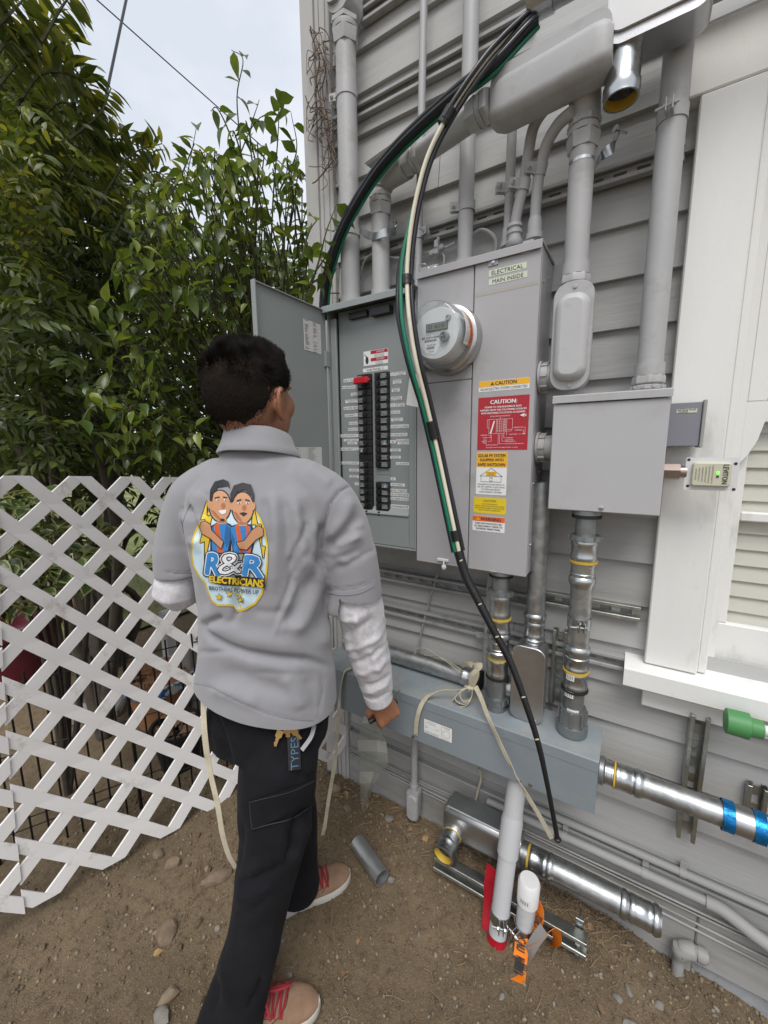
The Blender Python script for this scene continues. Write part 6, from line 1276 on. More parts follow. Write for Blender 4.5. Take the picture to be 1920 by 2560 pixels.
rf = random.Random(5)
for k in range(6):      # finer drag lines round the waist, under the arm and over the sleeve
    x, y = rf.uniform(230, 820), rf.uniform(1560, 1900); L_w = rf.uniform(60, 170); sl = rf.uniform(-.1, .35); FOLDS.append((z4((x - L_w, y - L_w * sl), (x, y + rf.uniform(-8, 8)), (x + L_w, y + L_w * sl)), rf.uniform(7, 12), rf.choice((-1, 1)) * rf.uniform(.0012, .003)))
for k in range(12):
    x, y = rf.uniform(620, 850), rf.uniform(1150, 1600); L_w = rf.uniform(60, 140); FOLDS.append((z4((x + L_w * .45, y - L_w), (x + rf.uniform(-10, 10), y), (x - L_w * .35, y + L_w)), rf.uniform(6, 10), rf.choice((-1, 1)) * rf.uniform(.002, .0035)))
for k in range(7):
    x, y = rf.uniform(900, 1060), rf.uniform(1000, 1380); L_w = rf.uniform(30, 80); FOLDS.append((z4((x - L_w, y + L_w * .5), (x, y + rf.uniform(-6, 6)), (x + L_w, y - L_w * .45)), rf.uniform(6, 10), rf.choice((-1, 1)) * rf.uniform(.002, .0035)))
creases(sm, FOLDS, 1.0, 1.45)
trim(sm, SD(0, 0, .832), (V((0, 0, -1)) - TR * .20).normalized(), lambda p: p.z < .95)
trim(sm, SD(.224, -.064, 1.084), (V((0, 0, -1)) - PS * .12).normalized(), lambda p: p.z < 1.14 and sdof(p)[0] > .178)
shirt = link_mesh('polo_shirt', sm, SHIRT, man); shirt['label'] = 'grey short sleeved polo shirt with a printed emblem on the back'
SEAMM = pm('shirt_stitching', (.20, .198, .225), .9)
SBV = BVHTree.FromPolygons([v.co.copy() for v in sm.vertices], [tuple(p.vertices) for p in sm.polygons])
def stitch(pts, r=.0011):
    P = []
    for px, py in [tuple(q)[:2] for q in catmull([V((x, y, 0)) for x, y in z4(*pts)], 8)]:
        d = ray(px, py).normalized(); h = SBV.ray_cast(V((0, 0, CAMH)), d)
        if h[0] is not None: P.append(h[0] - d * .0003)
    if len(P) > 3: o = MB().tube(P, r, 5).build('seam', SEAMM, None, 60); o.parent = shirt
stitch(((1018, 888), (960, 915), (905, 965), (872, 1040), (852, 1130), (836, 1230))); stitch(((1028, 893), (968, 922), (914, 972), (881, 1046), (861, 1135), (845, 1232)))
stitch(((872, 1442), (960, 1448), (1040, 1434), (1108, 1402)), .0009); stitch(((868, 1466), (960, 1478), (1045, 1466), (1116, 1432)), .0014)
stitch(((28, 1348), (90, 1362), (168, 1360)), .0009); stitch(((160, 1000), (128, 1070), (118, 1130), (150, 1210)), .001)
stitch(((180, 1938), (280, 1962), (400, 2022), (560, 2094), (700, 2126), (800, 2132)), .0009); stitch(((855, 1890), (846, 1960), (832, 2040), (815, 2110)), .0011); stitch(((705, 700), (800, 760), (920, 830), (1010, 885)), .0009)
# collar: a folded band leaning on the neck
vs = []; fs = []; nC = 44
for (r_, z_) in ((.0640, 1.430), (.0635, 1.480), (.0645, 1.499), (.0675, 1.504), (.0710, 1.500), (.0760, 1.482), (.0835, 1.464), (.0890, 1.4525), (.0880, 1.4485), (.078, 1.450)):
    for i in range(nC):
        t = 2 * PI * i / nC; dr = TR * math.sin(t) - TF * math.cos(t); fr = (1 - math.cos(t)) / 2; k = 1.0 + .10 * abs(math.sin(t)); vs.append(SD(.013, .004, z_ - .045 * fr ** 1.3) + dr * (r_ * k) + TF * (.012 * fr) + V((0, 0, .0015 * noise.noise(V((t * 2, z_ * 30, 0))))))
for k in range(9):
    for i in range(nC): j = (i + 1) % nC; fs.append((k * nC + i, k * nC + j, k * nC + nC + j, k * nC + nC + i))
col_ = mesh_obj('collar', vs, fs, SHIRT, None, 60); col_.parent = shirt
# ---- long sleeves of the undershirt
mb = MB(); limb(mb, [(SD(.212, -.066, 1.15), .050), (SD(.222, -.062, 1.09), .056), (SD(.226, -.058, 1.06), .062), (ELR + PS * .004, .061), (SD(.262, -.030, .93), .0585), (SD(.288, -.010, .83), .052), (SD(.300, .0, .775), .046), (SD(.305, .003, .752), .0415)], 24, 4)
ua = remesh(mb, .0045, 3, .5)
def F2(*p): return [(820 + x / 2.304, 1380 + y / 2.304) for x, y in p]
creases(ua, [(F2((20, 480), (110, 470), (200, 420), (290, 380)), 7, -.006), (F2((40, 420), (140, 400), (260, 330)), 9, .005), (F2((60, 560), (150, 560), (250, 520), (320, 470)), 8, .006), (F2((90, 640), (180, 640), (280, 580), (330, 540)), 7, -.006), (F2((100, 330), (160, 300), (250, 240)), 8, -.005), (F2((60, 260), (140, 250), (230, 220)), 9, .005), (F2((130, 700), (210, 700), (300, 660), (350, 600)), 8, .006), (F2((170, 770), (250, 770), (330, 730), (370, 690)), 6, -.006), (F2((180, 810), (260, 805), (350, 760)), 7, .005), (F2((200, 845), (280, 850), (370, 800)), 4, -.005), (F2((150, 350), (180, 450), (190, 560)), 8, .006), (F2((220, 300), (260, 420), (280, 520)), 7, -.006), (F2((100, 420), (140, 540), (180, 640)), 8, -.005), (F2((240, 560), (270, 640), (300, 700)), 7, .005)], 1.0, .85)
wrinkle(ua, .0026, 30, (1, 1, 1.5), 9.0); link_mesh('undershirt_sleeve', ua, UNDER, man)
MB().tube([WRR - hd * .004 + hd * .004 * k for k in range(-6, 5)], [.0405, .042, .0415, .042, .0412, .0418, .041, .0414, .0408, .040, .036], 24).build('cuff', UNDER, man, 60)
mb = MB(); limb(mb, [(SD(-.197, .10, 1.17), .050), (SD(-.205, .104, 1.12), .054), (ELL + V((0, 0, -.004)), .0555), ((ELL * 3 + WRL) / 4, .053), ((ELL + WRL) / 2, .048), (WRL - lhd * .02, .040)], 24, 4)
ul = remesh(mb, .0045, 3, .5); wrinkle(ul, .004, 24, (1, 1, 1.2), 4.0); link_mesh('undershirt_sleeve', ul, UNDER, man)
# ---- cargo trousers
mb = MB()
loft(mb, [(SD(.0, .01, .90), TR * .125, TF * .090), (SD(.0, .006, .84), TR * .145, TF * .105), (SD(.0, -.000, .76), TR * .162, TF * .124), (SD(.002, -.004, .70), TR * .150, TF * .125)], 32, 2.3)
def leg(pts):
    loft(mb, [(SD(s, d, z), PS * a + V((0, 0, tl)), PV * b) for s, d, z, a, b, tl in pts], 26, 2.1)
leg([(.030, -.035, .81, .080, .080, 0), (.032, -.050, .76, .092, .092, 0), (.022, -.062, .70, .099, .102, 0), (.008, -.080, .60, .096, .094, 0), (-.001, -.094, .50, .088, .086, 0), (-.026, -.104, .40, .080, .080, 0), (-.046, -.114, .32, .072, .074, 0), (-.070, -.124, .24, .068, .071, 0), (-.095, -.132, .16, .071, .074, 0), (-.120, -.138, .09, .078, .082, 0), (-.136, -.140, .045, .083, .088, 0), (-.142, -.140, .026, .080, .086, 0)])
leg([(-.050, .040, .80, .078, .085, 0), (-.030, .050, .70, .092, .095, 0), (.000, .062, .58, .086, .088, 0), (.040, .078, .46, .074, .078, 0), (.056, .090, .36, .068, .072, 0), (.062, .098, .26, .064, .068, 0), (.060, .102, .16, .063, .068, 0), (.056, .104, .08, .066, .072, 0), (.054, .104, .050, .066, .072, 0)])
tm = remesh(mb, .0055, 6, .5)
def z5(*p): return [(400 + x / 2.572, 1700 + y / 2.572) for x, y in p]
creases(tm, [(z5((1000, 750), (960, 830), (880, 900), (850, 1000), (860, 1080), (800, 1180)), 9, -.011), (z5((960, 900), (920, 1000), (880, 1120), (820, 1220)), 12, .007), (z5((540, 900), (530, 1050), (500, 1200), (470, 1280)), 8, -.005), (z5((560, 1250), (650, 1180), (740, 1150)), 12, .006), (z5((500, 1290), (600, 1290), (720, 1240), (820, 1180)), 10, -.007), (z5((470, 1400), (600, 1380), (740, 1310)), 12, .006), (z5((450, 1520), (580, 1490), (720, 1400)), 10, -.005), (z5((340, 1850), (360, 1980), (340, 2120)), 8, -.009), (z5((420, 1800), (430, 1950), (420, 2100)), 14, .006), (z5((660, 1900), (640, 2000), (560, 2120)), 10, -.007), (z5((300, 150), (380, 320), (430, 500), (470, 700)), 10, -.008), (z5((410, 180), (470, 230), (560, 280), (700, 300)), 6, -.003), (z5((880, 600), (960, 640), (1000, 600)), 10, -.005)])
wrinkle(tm, .005, 9, (1, 1, .8), 7.0); wrinkle(tm, .0018, 30, (1, 1, .6), 1.0)
trs = link_mesh('cargo_trousers', tm, PANT, man)
TB = BVHTree.FromPolygons([v.co.copy() for v in tm.vertices], [tuple(p.vertices) for p in tm.polygons]); SB = BVHTree.FromPolygons([v.co.copy() for v in sm.vertices], [tuple(p.vertices) for p in sm.polygons])
CAMP = V((0, 0, CAMH))
def onto(bvh, px, py, off):
    d = ray(px, py).normalized(); h = bvh.ray_cast(CAMP, d)
    if h[0] is None: return None
    n_ = h[1] if h[1].dot(d) < 0 else -h[1]; return h[0] - d * off * .5 + n_ * off * .5
def patch(bvh, quad, nu, nv, off, thick, name, mat, parent):
    """cloth patch laid on a garment: bilinear grid between four picture corners, with thickness"""
    (x0, y0), (x1, y1), (x2, y2), (x3, y3) = quad; top = []; 
    for j in range(nv + 1):
        for i in range(nu + 1):
            u, v_ = i / nu, j / nv; px = (x0 * (1 - u) + x1 * u) * (1 - v_) + (x3 * (1 - u) + x2 * u) * v_; py = (y0 * (1 - u) + y1 * u) * (1 - v_) + (y3 * (1 - u) + y2 * u) * v_
            p = onto(bvh, px, py, off); top.append(p if p else (top[-1] if top else V((0, 0, 0))))
    vs = [p - view(p) * thick for p in top] + top; N_ = len(top); w = nu + 1; fs = []
    for j in range(nv):
        for i in range(nu): a = j * w + i; fs.append((a, a + w, a + w + 1, a + 1))
    ed = [(i, i + 1) for i in range(nu)] + [(j * w + nu, j * w + w + nu) for j in range(nv)] + [(nv * w + i + 1, nv * w + i) for i in range(nu)[::-1]] + [((j + 1) * w, j * w) for j in range(nv)[::-1]]
    fs += [(a, b, N_ + b, N_ + a) for a, b in ed]; return mesh_obj(name, vs, fs, mat, parent, 50)
patch(TB, z5((570, 785), (1002, 640), (1000, 790), (590, 965)), 14, 5, .001, .009, 'pocket_flap', PANT, trs)
def tstitch(pts, r=.0009):
    P = []
    for px, py in [tuple(q)[:2] for q in catmull([V((x, y, 0)) for x, y in z5(*pts)], 8)]:
        d = ray(px, py).normalized(); h = TB.ray_cast(V((0, 0, CAMH)), d)
        if h[0] is not None: P.append(h[0] - d * .0095)
    if len(P) > 3: o = MB().tube(P, r, 5).build('seam', pm('trouser_stitching', (.035, .036, .042), .9), None, 60); o.parent = trs
tstitch(((572, 787), (700, 755), (850, 715), (1000, 645))); tstitch(((575, 800), (582, 880), (592, 962))); tstitch(((594, 960), (700, 930), (850, 890), (990, 800)))
patch(TB, z5((560, 930), (850, 900), (800, 1180), (520, 1230)), 10, 8, -.001, .004, 'cargo_pocket', PANT, trs)
# ---- shoes
def shoe(heel, toe, label, bow):
    heel, toe = V(heel), V(toe); fw = (toe - heel).normalized(); L = (toe - heel).length; sd = V((fw.y, -fw.x, 0)); t_ = bpy.data.objects.new('shoe', None); COL.objects.link(t_); t_.location = heel; adopt(t_, man); t_['label'] = label; z0 = gh((heel.x + toe.x) / 2, (heel.y + toe.y) / 2)
    prof = [(0, .0), (.012, .016), (.035, .026), (.08, .031), (.2, .033), (.35, .034), (.5, .038), (.62, .0435), (.72, .0455), (.82, .043), (.90, .036), (.955, .025), (.985, .014), (1, .0)]
    ol = [(x * L, w) for x, w in prof] + [(x * L, -w * (.92 if x > .5 else 1)) for x, w in prof[-2:0:-1]]
    def sub(nm, mb, mat, s_=45):
        o = mb.build(nm, mat, None, s_); o.parent = t_; o.matrix_parent_inverse = Matrix.Translation(-heel); return o
    b = heel + V((0, 0, z0 - heel.z + .001)); mb = MB()
    for k in range(3): pass
    rings = [(0, .97), (.004, 1.0), (.022, 1.0), (.026, .985)]; n_ = len(ol); cx = L * .5
    vs = [b + fw * (cx + (x - cx) * (1 + (q - 1) * .6)) + sd * (w * q) + up * z for z, q in rings for x, w in ol]; fs = [(r_ * n_ + i, r_ * n_ + (i + 1) % n_, r_ * n_ + n_ + (i + 1) % n_, r_ * n_ + n_ + i) for r_ in range(3) for i in range(n_)] + [tuple(reversed(range(n_))), tuple(range(3 * n_, 4 * n_))]
    mb.add(vs, fs); sub('sole', mb, SOLE)
    secs = [(.015, .012, .050), (.05, .024, .070), (.12, .029, .082), (.22, .031, .088), (.32, .033, .088), (.42, .0355, .080), (.52, .038, .070), (.62, .0415, .060), (.72, .0435, .053), (.82, .041, .048), (.90, .034, .043), (.95, .024, .038), (.98, .013, .032)]
    mb = MB(); vs = []; fs = []; m = 14
    for x, w, h in secs:
        for i in range(m):
            t = PI * i / (m - 1); ct = math.cos(t); vs.append(b + fw * (x * L) + sd * (w * (abs(ct) ** .75) * math.copysign(1, ct)) + up * (.022 + (h - .022) * max(0.0, math.sin(t)) ** .8))
    for k in range(len(secs) - 1):
        for i in range(m - 1): fs.append((k * m + i, k * m + i + 1, k * m + m + i + 1, k * m + m + i))
    fs.append(tuple(range(m))); fs.append(tuple(reversed(range((len(secs) - 1) * m, len(secs) * m)))); mb.add(vs, fs); sub('upper', mb, SUEDE, 70)
    def surf(x, t):
        for k in range(len(secs) - 1):
            if secs[k][0] <= x <= secs[k + 1][0]: u = (x - secs[k][0]) / (secs[k + 1][0] - secs[k][0]); w = secs[k][1] * (1 - u) + secs[k + 1][1] * u; h = secs[k][2] * (1 - u) + secs[k + 1][2] * u
        ct = math.cos(t); return b + fw * (x * L) + sd * (w * (abs(ct) ** .75) * math.copysign(1, ct)) + up * (.022 + (h - .022) * max(0.0, math.sin(t)) ** .8)
    mb = MB(); mb.tube([surf(.60 + .12 * math.sin(q * PI / 10) , .35 + 2.44 * q / 10) + up * .0008 for q in range(11)], .0012, 6); mb.tube([surf(.42, .18 + .3 * q / 5) + up * .0008 for q in range(6)] + [surf(.42 + .03 * q, .48 + .02 * q) + up * .0008 for q in range(1, 7)], .001, 6); sub('seam', mb, pm('suede_seam', (.07, .045, .03), .9))
    for q in range(5):
        x = .43 + .062 * q; mb = MB(); mb.tube([surf(x - .012, .62 + (PI - 1.24) * r_ / 8) + up * (.0035 + .002 * math.sin(r_ * 1.7)) for r_ in range(9)], .0032, 7); mb.tube([surf(x, .60) - sd * 0 + up * .003, surf(x + .03, PI * .5) + up * .0055, surf(x + .055, PI - .60) + up * .003], .003, 7); sub('lace', mb, LACE)
    if bow:
        c = surf(.46, PI * .5) + up * .010; mb = MB()
        for pts in ([(0, 0, 0), (.05, -.012, .012), (.085, .0, .004), (.05, .004, -.004), (0, 0, 0)], [(0, 0, 0), (-.01, -.03, .012), (-.02, -.055, .008), (.01, -.04, .004), (0, 0, 0)], [(0, 0, 0), (.03, -.035, .01), (.045, -.06, .002)], [(0, 0, 0), (.01, .03, .004), (.03, .055, -.02)]):
            mb.tube(catmull([c + fw * x + sd * -y + up * z for x, y, z in pts], 5), .0032, 7)
        sub('lace_bow', mb, LACE); d_ = MB()
        for k in range(2): d_.lathe(c + fw * (-.018 + .012 * k) - sd * (.004 + .010 * k) + up * .002, fw - sd, [(0, .0055), (.004, .0065), (.010, .0065), (.014, .0055)], 10)
        sub('lace_bead', d_, BLACK)
shoe(SD(-.205, -.112, 0), SD(.084, -.172, 0), 'right tan suede shoe with red laces, nearest the camera', True); shoe(SD(-.045, .088, 0), SD(.234, .130, 0), 'left tan suede shoe with red laces, further forward', False)
# ---- things hanging at the hip
def z6(x, y): return 660 + x / 4.81, 1800 + y / 4.81
tgm = patch(TB, [z6(275, 95), z6(425, 80), z6(440, 585), z6(295, 610)], 3, 8, .004, .004, 'belt_strap', pm('strap_black', (.012, .013, .016), .6), man)
mb = MB(); vs, fs, x0, x1, y0, y1 = text_geo('TYPES')
pts_ = []
for x, y in vs:
    u = (x - x0) / (x1 - x0); v_ = (y - y0) / (y1 - y0); px, py = z6(412 - 2 * u - 92 * v_ + 0 * u, 588 - 392 * u + 14 * v_); p = onto(TB, px, py, .004) or V((0, 0, 0)); pts_.append(p - view(p) * .0056)
mb.add(pts_, fs); o = mb.build('strap_lettering', pm('strap_blue', (.07, .16, .24), .6), None, 0); o.parent = tgm
KEYM = pm('brass_key', (.45, .28, .10), .35, .9, var=.2)
for a, b, w in (((200, 120), (130, 310), .011), ((285, 110), (285, 205), .014), ((345, 110), (440, 225), .010)):
    A_ = onto(TB, *z6(*a), .006); B_ = onto(TB, *z6(*b), .006); d_ = (B_ - A_).normalized(); n_ = view(A_); s_ = d_.cross(n_).normalized(); L = (B_ - A_).length
    k = MB().prism([(0, -w * .7), (L * .4, -w * .7), (L * .5, -w * .35), (L * .62, -w * .40), (L * .68, -w * .2), (L * .8, -w * .42), (L, -w * .1), (L, w * .35), (L * .5, w * .35), (L * .4, w * .7), (0, w * .7)], A_ - n_ * .008, d_, s_, n_, .002).build('key', KEYM, man, 0)
A_ = onto(TB, *z6(600, 60), .004); B_ = onto(TB, *z6(450, 360), .004); M_ = onto(TB, *z6(560, 200), .004)
ribbon([A_ - view(A_) * .006, M_ - view(M_) * .010, B_ - view(B_) * .006], TR, .010, pm('pocket_edge', (.30, .30, .32), .8), 'shirt_tail', man, .003)
# ---- tool handle in the fist and the plastic sheet
th = thing('tool_handle', 'dark tool handle gripped in the right fist', 'tool', hc)
gp_ = hc + hd * .030 - side * .024; MB().tube([gp_ - acr * .052, gp_ - acr * .03, gp_, gp_ + acr * .04, gp_ + acr * .052], [.009, .0105, .011, .010, .007], 12).build('grip', BLACK, th, 60); MB().tube([gp_ + acr * .05, gp_ + acr * .062 + up * .03], [.004, .003], 8).build('blade', ZDARK, th, 60)
FILM = bpy.data.materials.new('clear_film'); FILM.use_nodes = True; _t = FILM.node_tree; _t.nodes.clear(); _o = _t.nodes.new('ShaderNodeOutputMaterial'); _m = _t.nodes.new('ShaderNodeMixShader'); _m.inputs[0].default_value = .42; _b = _t.nodes.new('ShaderNodeBsdfPrincipled'); _b.inputs['Base Color'].default_value = (.32, .33, .30, 1); _b.inputs['Roughness'].default_value = .25; _p = _t.nodes.new('ShaderNodeBsdfTransparent'); _p.inputs[0].default_value = (.80, .81, .78, 1); _t.links.new(_p.outputs[0], _m.inputs[1]); _t.links.new(_b.outputs[0], _m.inputs[2]); _t.links.new(_m.outputs[0], _o.inputs[0])
FILM2 = FILM.copy(); FILM2.name = 'frosted_film_band'; FILM2.node_tree.nodes['Mix Shader'].inputs[0].default_value = .62; FILM2.node_tree.nodes['Principled BSDF'].inputs['Base Color'].default_value = (.42, .42, .38, 1)
fs_ = thing('plastic_sheet', 'folded translucent plastic sheet with frosted bands hanging from the right hand', 'plastic sheet', SD(.30, .06, .3))
def Hh(x, y): return 840 + x / 4.1475, 1640 + y / 4.1475
rows = [(500, 345, 400, 415), (620, 292, 425, 450), (700, 262, 430, 470), (870, 222, 430, 520), (990, 228, 425, 535), (1095, 232, 415, 545), (1200, 238, 395, 470), (1320, 245, 360, 395), (1480, 254, 318, 330), (1615, 262, 268, 272)]
for k in range(len(rows) - 1):
    (ya, a0, a1, a2), (yb, b0, b1, b2) = rows[k], rows[k + 1]; m_ = FILM2 if k in (1, 3, 6) else FILM
    q = [at(*Hh(a0, ya), .965), at(*Hh(a1, ya), .945), at(*Hh(a2, ya + 20), .985), at(*Hh(b2, yb + 20), .985), at(*Hh(b1, yb), .945), at(*Hh(b0, yb), .965)]
    MB().add(q, [(0, 1, 4, 5), (1, 2, 3, 4)]).build('film', m_, fs_, 0)
# pull tape trailing behind the leg
pt3 = thing('pull_tape', 'cream pull tape hanging down behind the left of the trousers to the dirt', 'strap', gat(600, 2180, 0))
T5 = lambda x, y, d: dat(400 + x / 2.572, 1700 + y / 2.572, d)
ribbon([dat(508, 1560, 1.16), dat(507, 1640, 1.17), T5(280, 200, 1.18), T5(290, 380, 1.2), T5(320, 580, 1.24), T5(370, 800, 1.28), T5(400, 980, 1.33), T5(440, 1120, 1.38), T5(490, 1210, 1.42)], [V((.8, .5, 0))] * 3 + [V((.5, .8, .1))] + [V((.8, .5, 0))] * 5, .013, ROPE, 'tape', pt3, .0014, 6)

# ---- printed emblem on the back of the shirt
def split(tris, L):
    out = []; st = list(tris)
    while st:
        a, b, c = st.pop(); e = [((a[0] - b[0]) ** 2 + (a[1] - b[1]) ** 2, 0), ((b[0] - c[0]) ** 2 + (b[1] - c[1]) ** 2, 1), ((c[0] - a[0]) ** 2 + (c[1] - a[1]) ** 2, 2)]; m, k = max(e)
        if m <= L * L: out.append((a, b, c)); continue
        if k == 1: a, b, c = b, c, a
        elif k == 2: a, b, c = c, a, b
        q = ((a[0] + b[0]) / 2, (a[1] + b[1]) / 2); st += [(a, q, c), (q, b, c)]
    return out
from mathutils.geometry import tessellate_polygon
emb = bpy.data.objects.new('back_emblem', None); COL.objects.link(emb); emb.location = SD(-.1, -.1, 1.1); emb.parent = man; emb.matrix_parent_inverse = Matrix.Translation(-V(man.location)); emb['label'] = 'printed shirt emblem of two men over big letters and stars'
LAYER = [0]
def press(name, tris, mat):
    """print 2-D artwork (picture coordinates) on the shirt surface"""
    LAYER[0] += 1; off = .0020 + .00022 * LAYER[0]; idx = {}; vs = []; fs = []
    for tr in split(tris, 10.0):
        f = []
        for x, y in tr:
            k = (round(x, 2), round(y, 2))
            if k not in idx:
                p = onto(SB, 400 + x / 2.0875, 780 + y / 2.0875, .0); idx[k] = None if p is None else len(vs)
                if p is not None: vs.append(p - view(p) * off)
            f.append(idx[k])
        if None not in f: fs.append(tuple(f))
    o = mesh_obj(name, vs, fs, mat, None, 60); o.parent = emb; o.matrix_parent_inverse = Matrix.Translation(-V(emb.location)); return o
def poly(pts): 
    t = tessellate_polygon([[V((x, y, 0)) for x, y in pts]]); return [tuple(pts[i] for i in f) for f in t]
def grow(pts, k): 
    cx = sum(p[0] for p in pts) / len(pts); cy = sum(p[1] for p in pts) / len(pts); return [(cx + (x - cx) * k, cy + (y - cy) * k) for x, y in pts]
def oval(cx, cy, rx, ry, n=18): return [(cx + rx * math.cos(2 * PI * i / n), cy + ry * math.sin(2 * PI * i / n)) for i in range(n)]
def glyphs(s, quad, n=1):
    """text fitted in a picture quad (tl, tr, br, bl)"""
    vs, fs, x0, x1, y0, y1 = text_geo(s); (ax, ay), (bx, by), (cx, cy), (dx, dy) = quad; o = []
    def m(p): u = (p[0] - x0) / (x1 - x0); v_ = 1 - (p[1] - y0) / (y1 - y0); return ((ax * (1 - u) + bx * u) * (1 - v_) + (dx * (1 - u) + cx * u) * v_, (ay * (1 - u) + by * u) * (1 - v_) + (dy * (1 - u) + cy * u) * v_)
    for f in fs:
        q = [m(vs[i]) for i in f]; o += [(q[0], q[k], q[k + 1]) for k in range(1, len(q) - 1)]
    return o
def fat(tris, r, n=8): return [tuple((x + r * math.cos(2 * PI * k / n), y + r * math.sin(2 * PI * k / n)) for x, y in t) for k in range(n) for t in tris]
PY, PB, PK, PW = pm('print_yellow', (.62, .44, .02), .6), pm('print_sky', (.50, .64, .72), .6, var=.04), pm('print_black', (.012, .012, .016), .6), pm('print_white', (.66, .68, .70), .6)
PSK, PSK2, PBL, POR, PBD = pm('print_skin', (.50, .25, .13), .6), pm('print_skin_shade', (.34, .13, .06), .6), pm('print_blue', (.03, .20, .50), .6), pm('print_orange', (.60, .10, .02), .6), pm('print_blue_dark', (.02, .11, .30), .6)
badge = [(233, 1062), (205, 1095), (178, 1150), (163, 1205), (160, 1260), (172, 1330), (205, 1385), (238, 1425), (250, 1470), (268, 1512), (300, 1535), (350, 1535), (385, 1540), (402, 1566), (445, 1558), (500, 1525), (532, 1480), (555, 1400), (565, 1300), (563, 1220), (550, 1140), (525, 1075), (495, 1030), (440, 1000), (340, 1000), (270, 1030)]
press('badge_border', poly(badge), PY); press('badge_field', poly(grow(badge, .955)), PB)
bl = [(245, 985), (214, 1083), (238, 1080), (210, 1205), (234, 1196), (234, 1305), (262, 1165), (244, 1168), (272, 1062), (243, 1064)]; br = [(490, 1022), (478, 1108), (503, 1110), (497, 1175), (520, 1180), (540, 1290), (548, 1225), (530, 1222), (527, 1110), (508, 1108)]
press('bolt_outline', fat(poly(bl) + poly(br), 5, 6), PK); press('lightning_bolt', poly(bl), PY); press('lightning_bolt', poly(br), PY)
# two figures
press('figure_outline', fat(poly(oval(313, 1012, 56, 82)) + poly(oval(432, 1022, 56, 82)), 5, 6) + poly([(262, 1120), (320, 1085), (372, 1110), (372, 1262), (262, 1262)]) + poly([(362, 1120), (420, 1100), (480, 1110), (498, 1180), (480, 1262), (380, 1262)]), PK)
press('blue_shirt', poly([(268, 1125), (320, 1092), (368, 1118), (366, 1190), (350, 1258), (272, 1255)]) + poly([(368, 1125), (420, 1105), (472, 1118), (490, 1190), (470, 1258), (388, 1258), (370, 1180)]), PBL)
press('orange_vest', poly([(282, 1112), (305, 1100), (330, 1255), (300, 1255)]) + poly([(392, 1112), (412, 1104), (440, 1255), (415, 1255)]) + poly([(450, 1110), (466, 1116), (474, 1255), (452, 1255)]), POR)
press('shirt_shade', poly([(345, 1110), (368, 1130), (362, 1200), (345, 1230), (335, 1180)]) + poly([(372, 1150), (390, 1190), (385, 1230), (372, 1190)]), PBD)
press('faces', poly(oval(313, 1012, 54, 80)) + poly(oval(432, 1022, 54, 80)) + poly(oval(258, 1002, 12, 24)) + poly(oval(374, 1012, 11, 22)) + poly(oval(486, 1012, 11, 22)) + poly([(295, 1070), (345, 1070), (348, 1105), (300, 1108)]) + poly([(405, 1080), (455, 1080), (455, 1118), (410, 1118)]), PSK)
press('face_shade', poly([(262, 1030), (280, 1060), (310, 1088), (335, 1088), (310, 1070), (285, 1040)]) + poly([(380, 1040), (400, 1080), (430, 1100), (425, 1080), (400, 1045)]) + poly(oval(330, 1012, 12, 16)) + poly(oval(440, 1022, 12, 16)) + poly([(300, 1090), (345, 1088), (346, 1098), (302, 1100)]) + poly([(408, 1096), (455, 1098), (455, 1108), (410, 1108)]), PSK2)
press('hair_print', poly([(258, 985), (262, 925), (285, 885), (330, 872), (358, 885), (366, 925), (352, 905), (300, 915), (280, 945), (272, 990)]), PK); press('hair_print', poly([(372, 1000), (366, 950), (385, 905), (430, 890), (475, 900), (492, 950), (488, 1000), (476, 955), (440, 925), (400, 940), (385, 975)]), PK)
o = press('brow_print', poly(oval(326, 1085, 12, 7)) + poly([(285, 968), (310, 962), (312, 968), (286, 975)]) + poly([(328, 962), (352, 966), (351, 973), (328, 969)]) + poly([(400, 982), (424, 975), (424, 983), (401, 990)]) + poly([(444, 975), (468, 982), (467, 989), (445, 983)]), PK); o['kind'] = 'stuff'
press('eye_print', poly(oval(300, 980, 9, 5, 10)) + poly(oval(342, 980, 9, 5, 10)) + poly(oval(413, 997, 9, 5, 10)) + poly(oval(456, 997, 9, 5, 10)) + poly([(306, 1036), (346, 1032), (344, 1048), (328, 1056), (314, 1050)]), PW)
press('pupil_print', poly(oval(302, 980, 4, 4, 8)) + poly(oval(343, 980, 4, 4, 8)) + poly(oval(414, 997, 4, 4, 8)) + poly(oval(457, 997, 4, 4, 8)) + poly([(414, 1050), (434, 1044), (456, 1050), (436, 1066)]), PK)
arm1 = [(212, 1100), (235, 1092), (262, 1110), (268, 1140), (330, 1200), (318, 1235), (262, 1180), (222, 1158), (208, 1130)]; arm2 = [(480, 1140), (512, 1116), (536, 1130), (538, 1165), (500, 1188), (452, 1240), (415, 1235), (400, 1205), (440, 1195)]
press('arm_outline', fat(poly(arm1) + poly(arm2), 4, 6), PK); press('arm', poly(arm1), PSK); press('arm', poly(arm2), PSK)
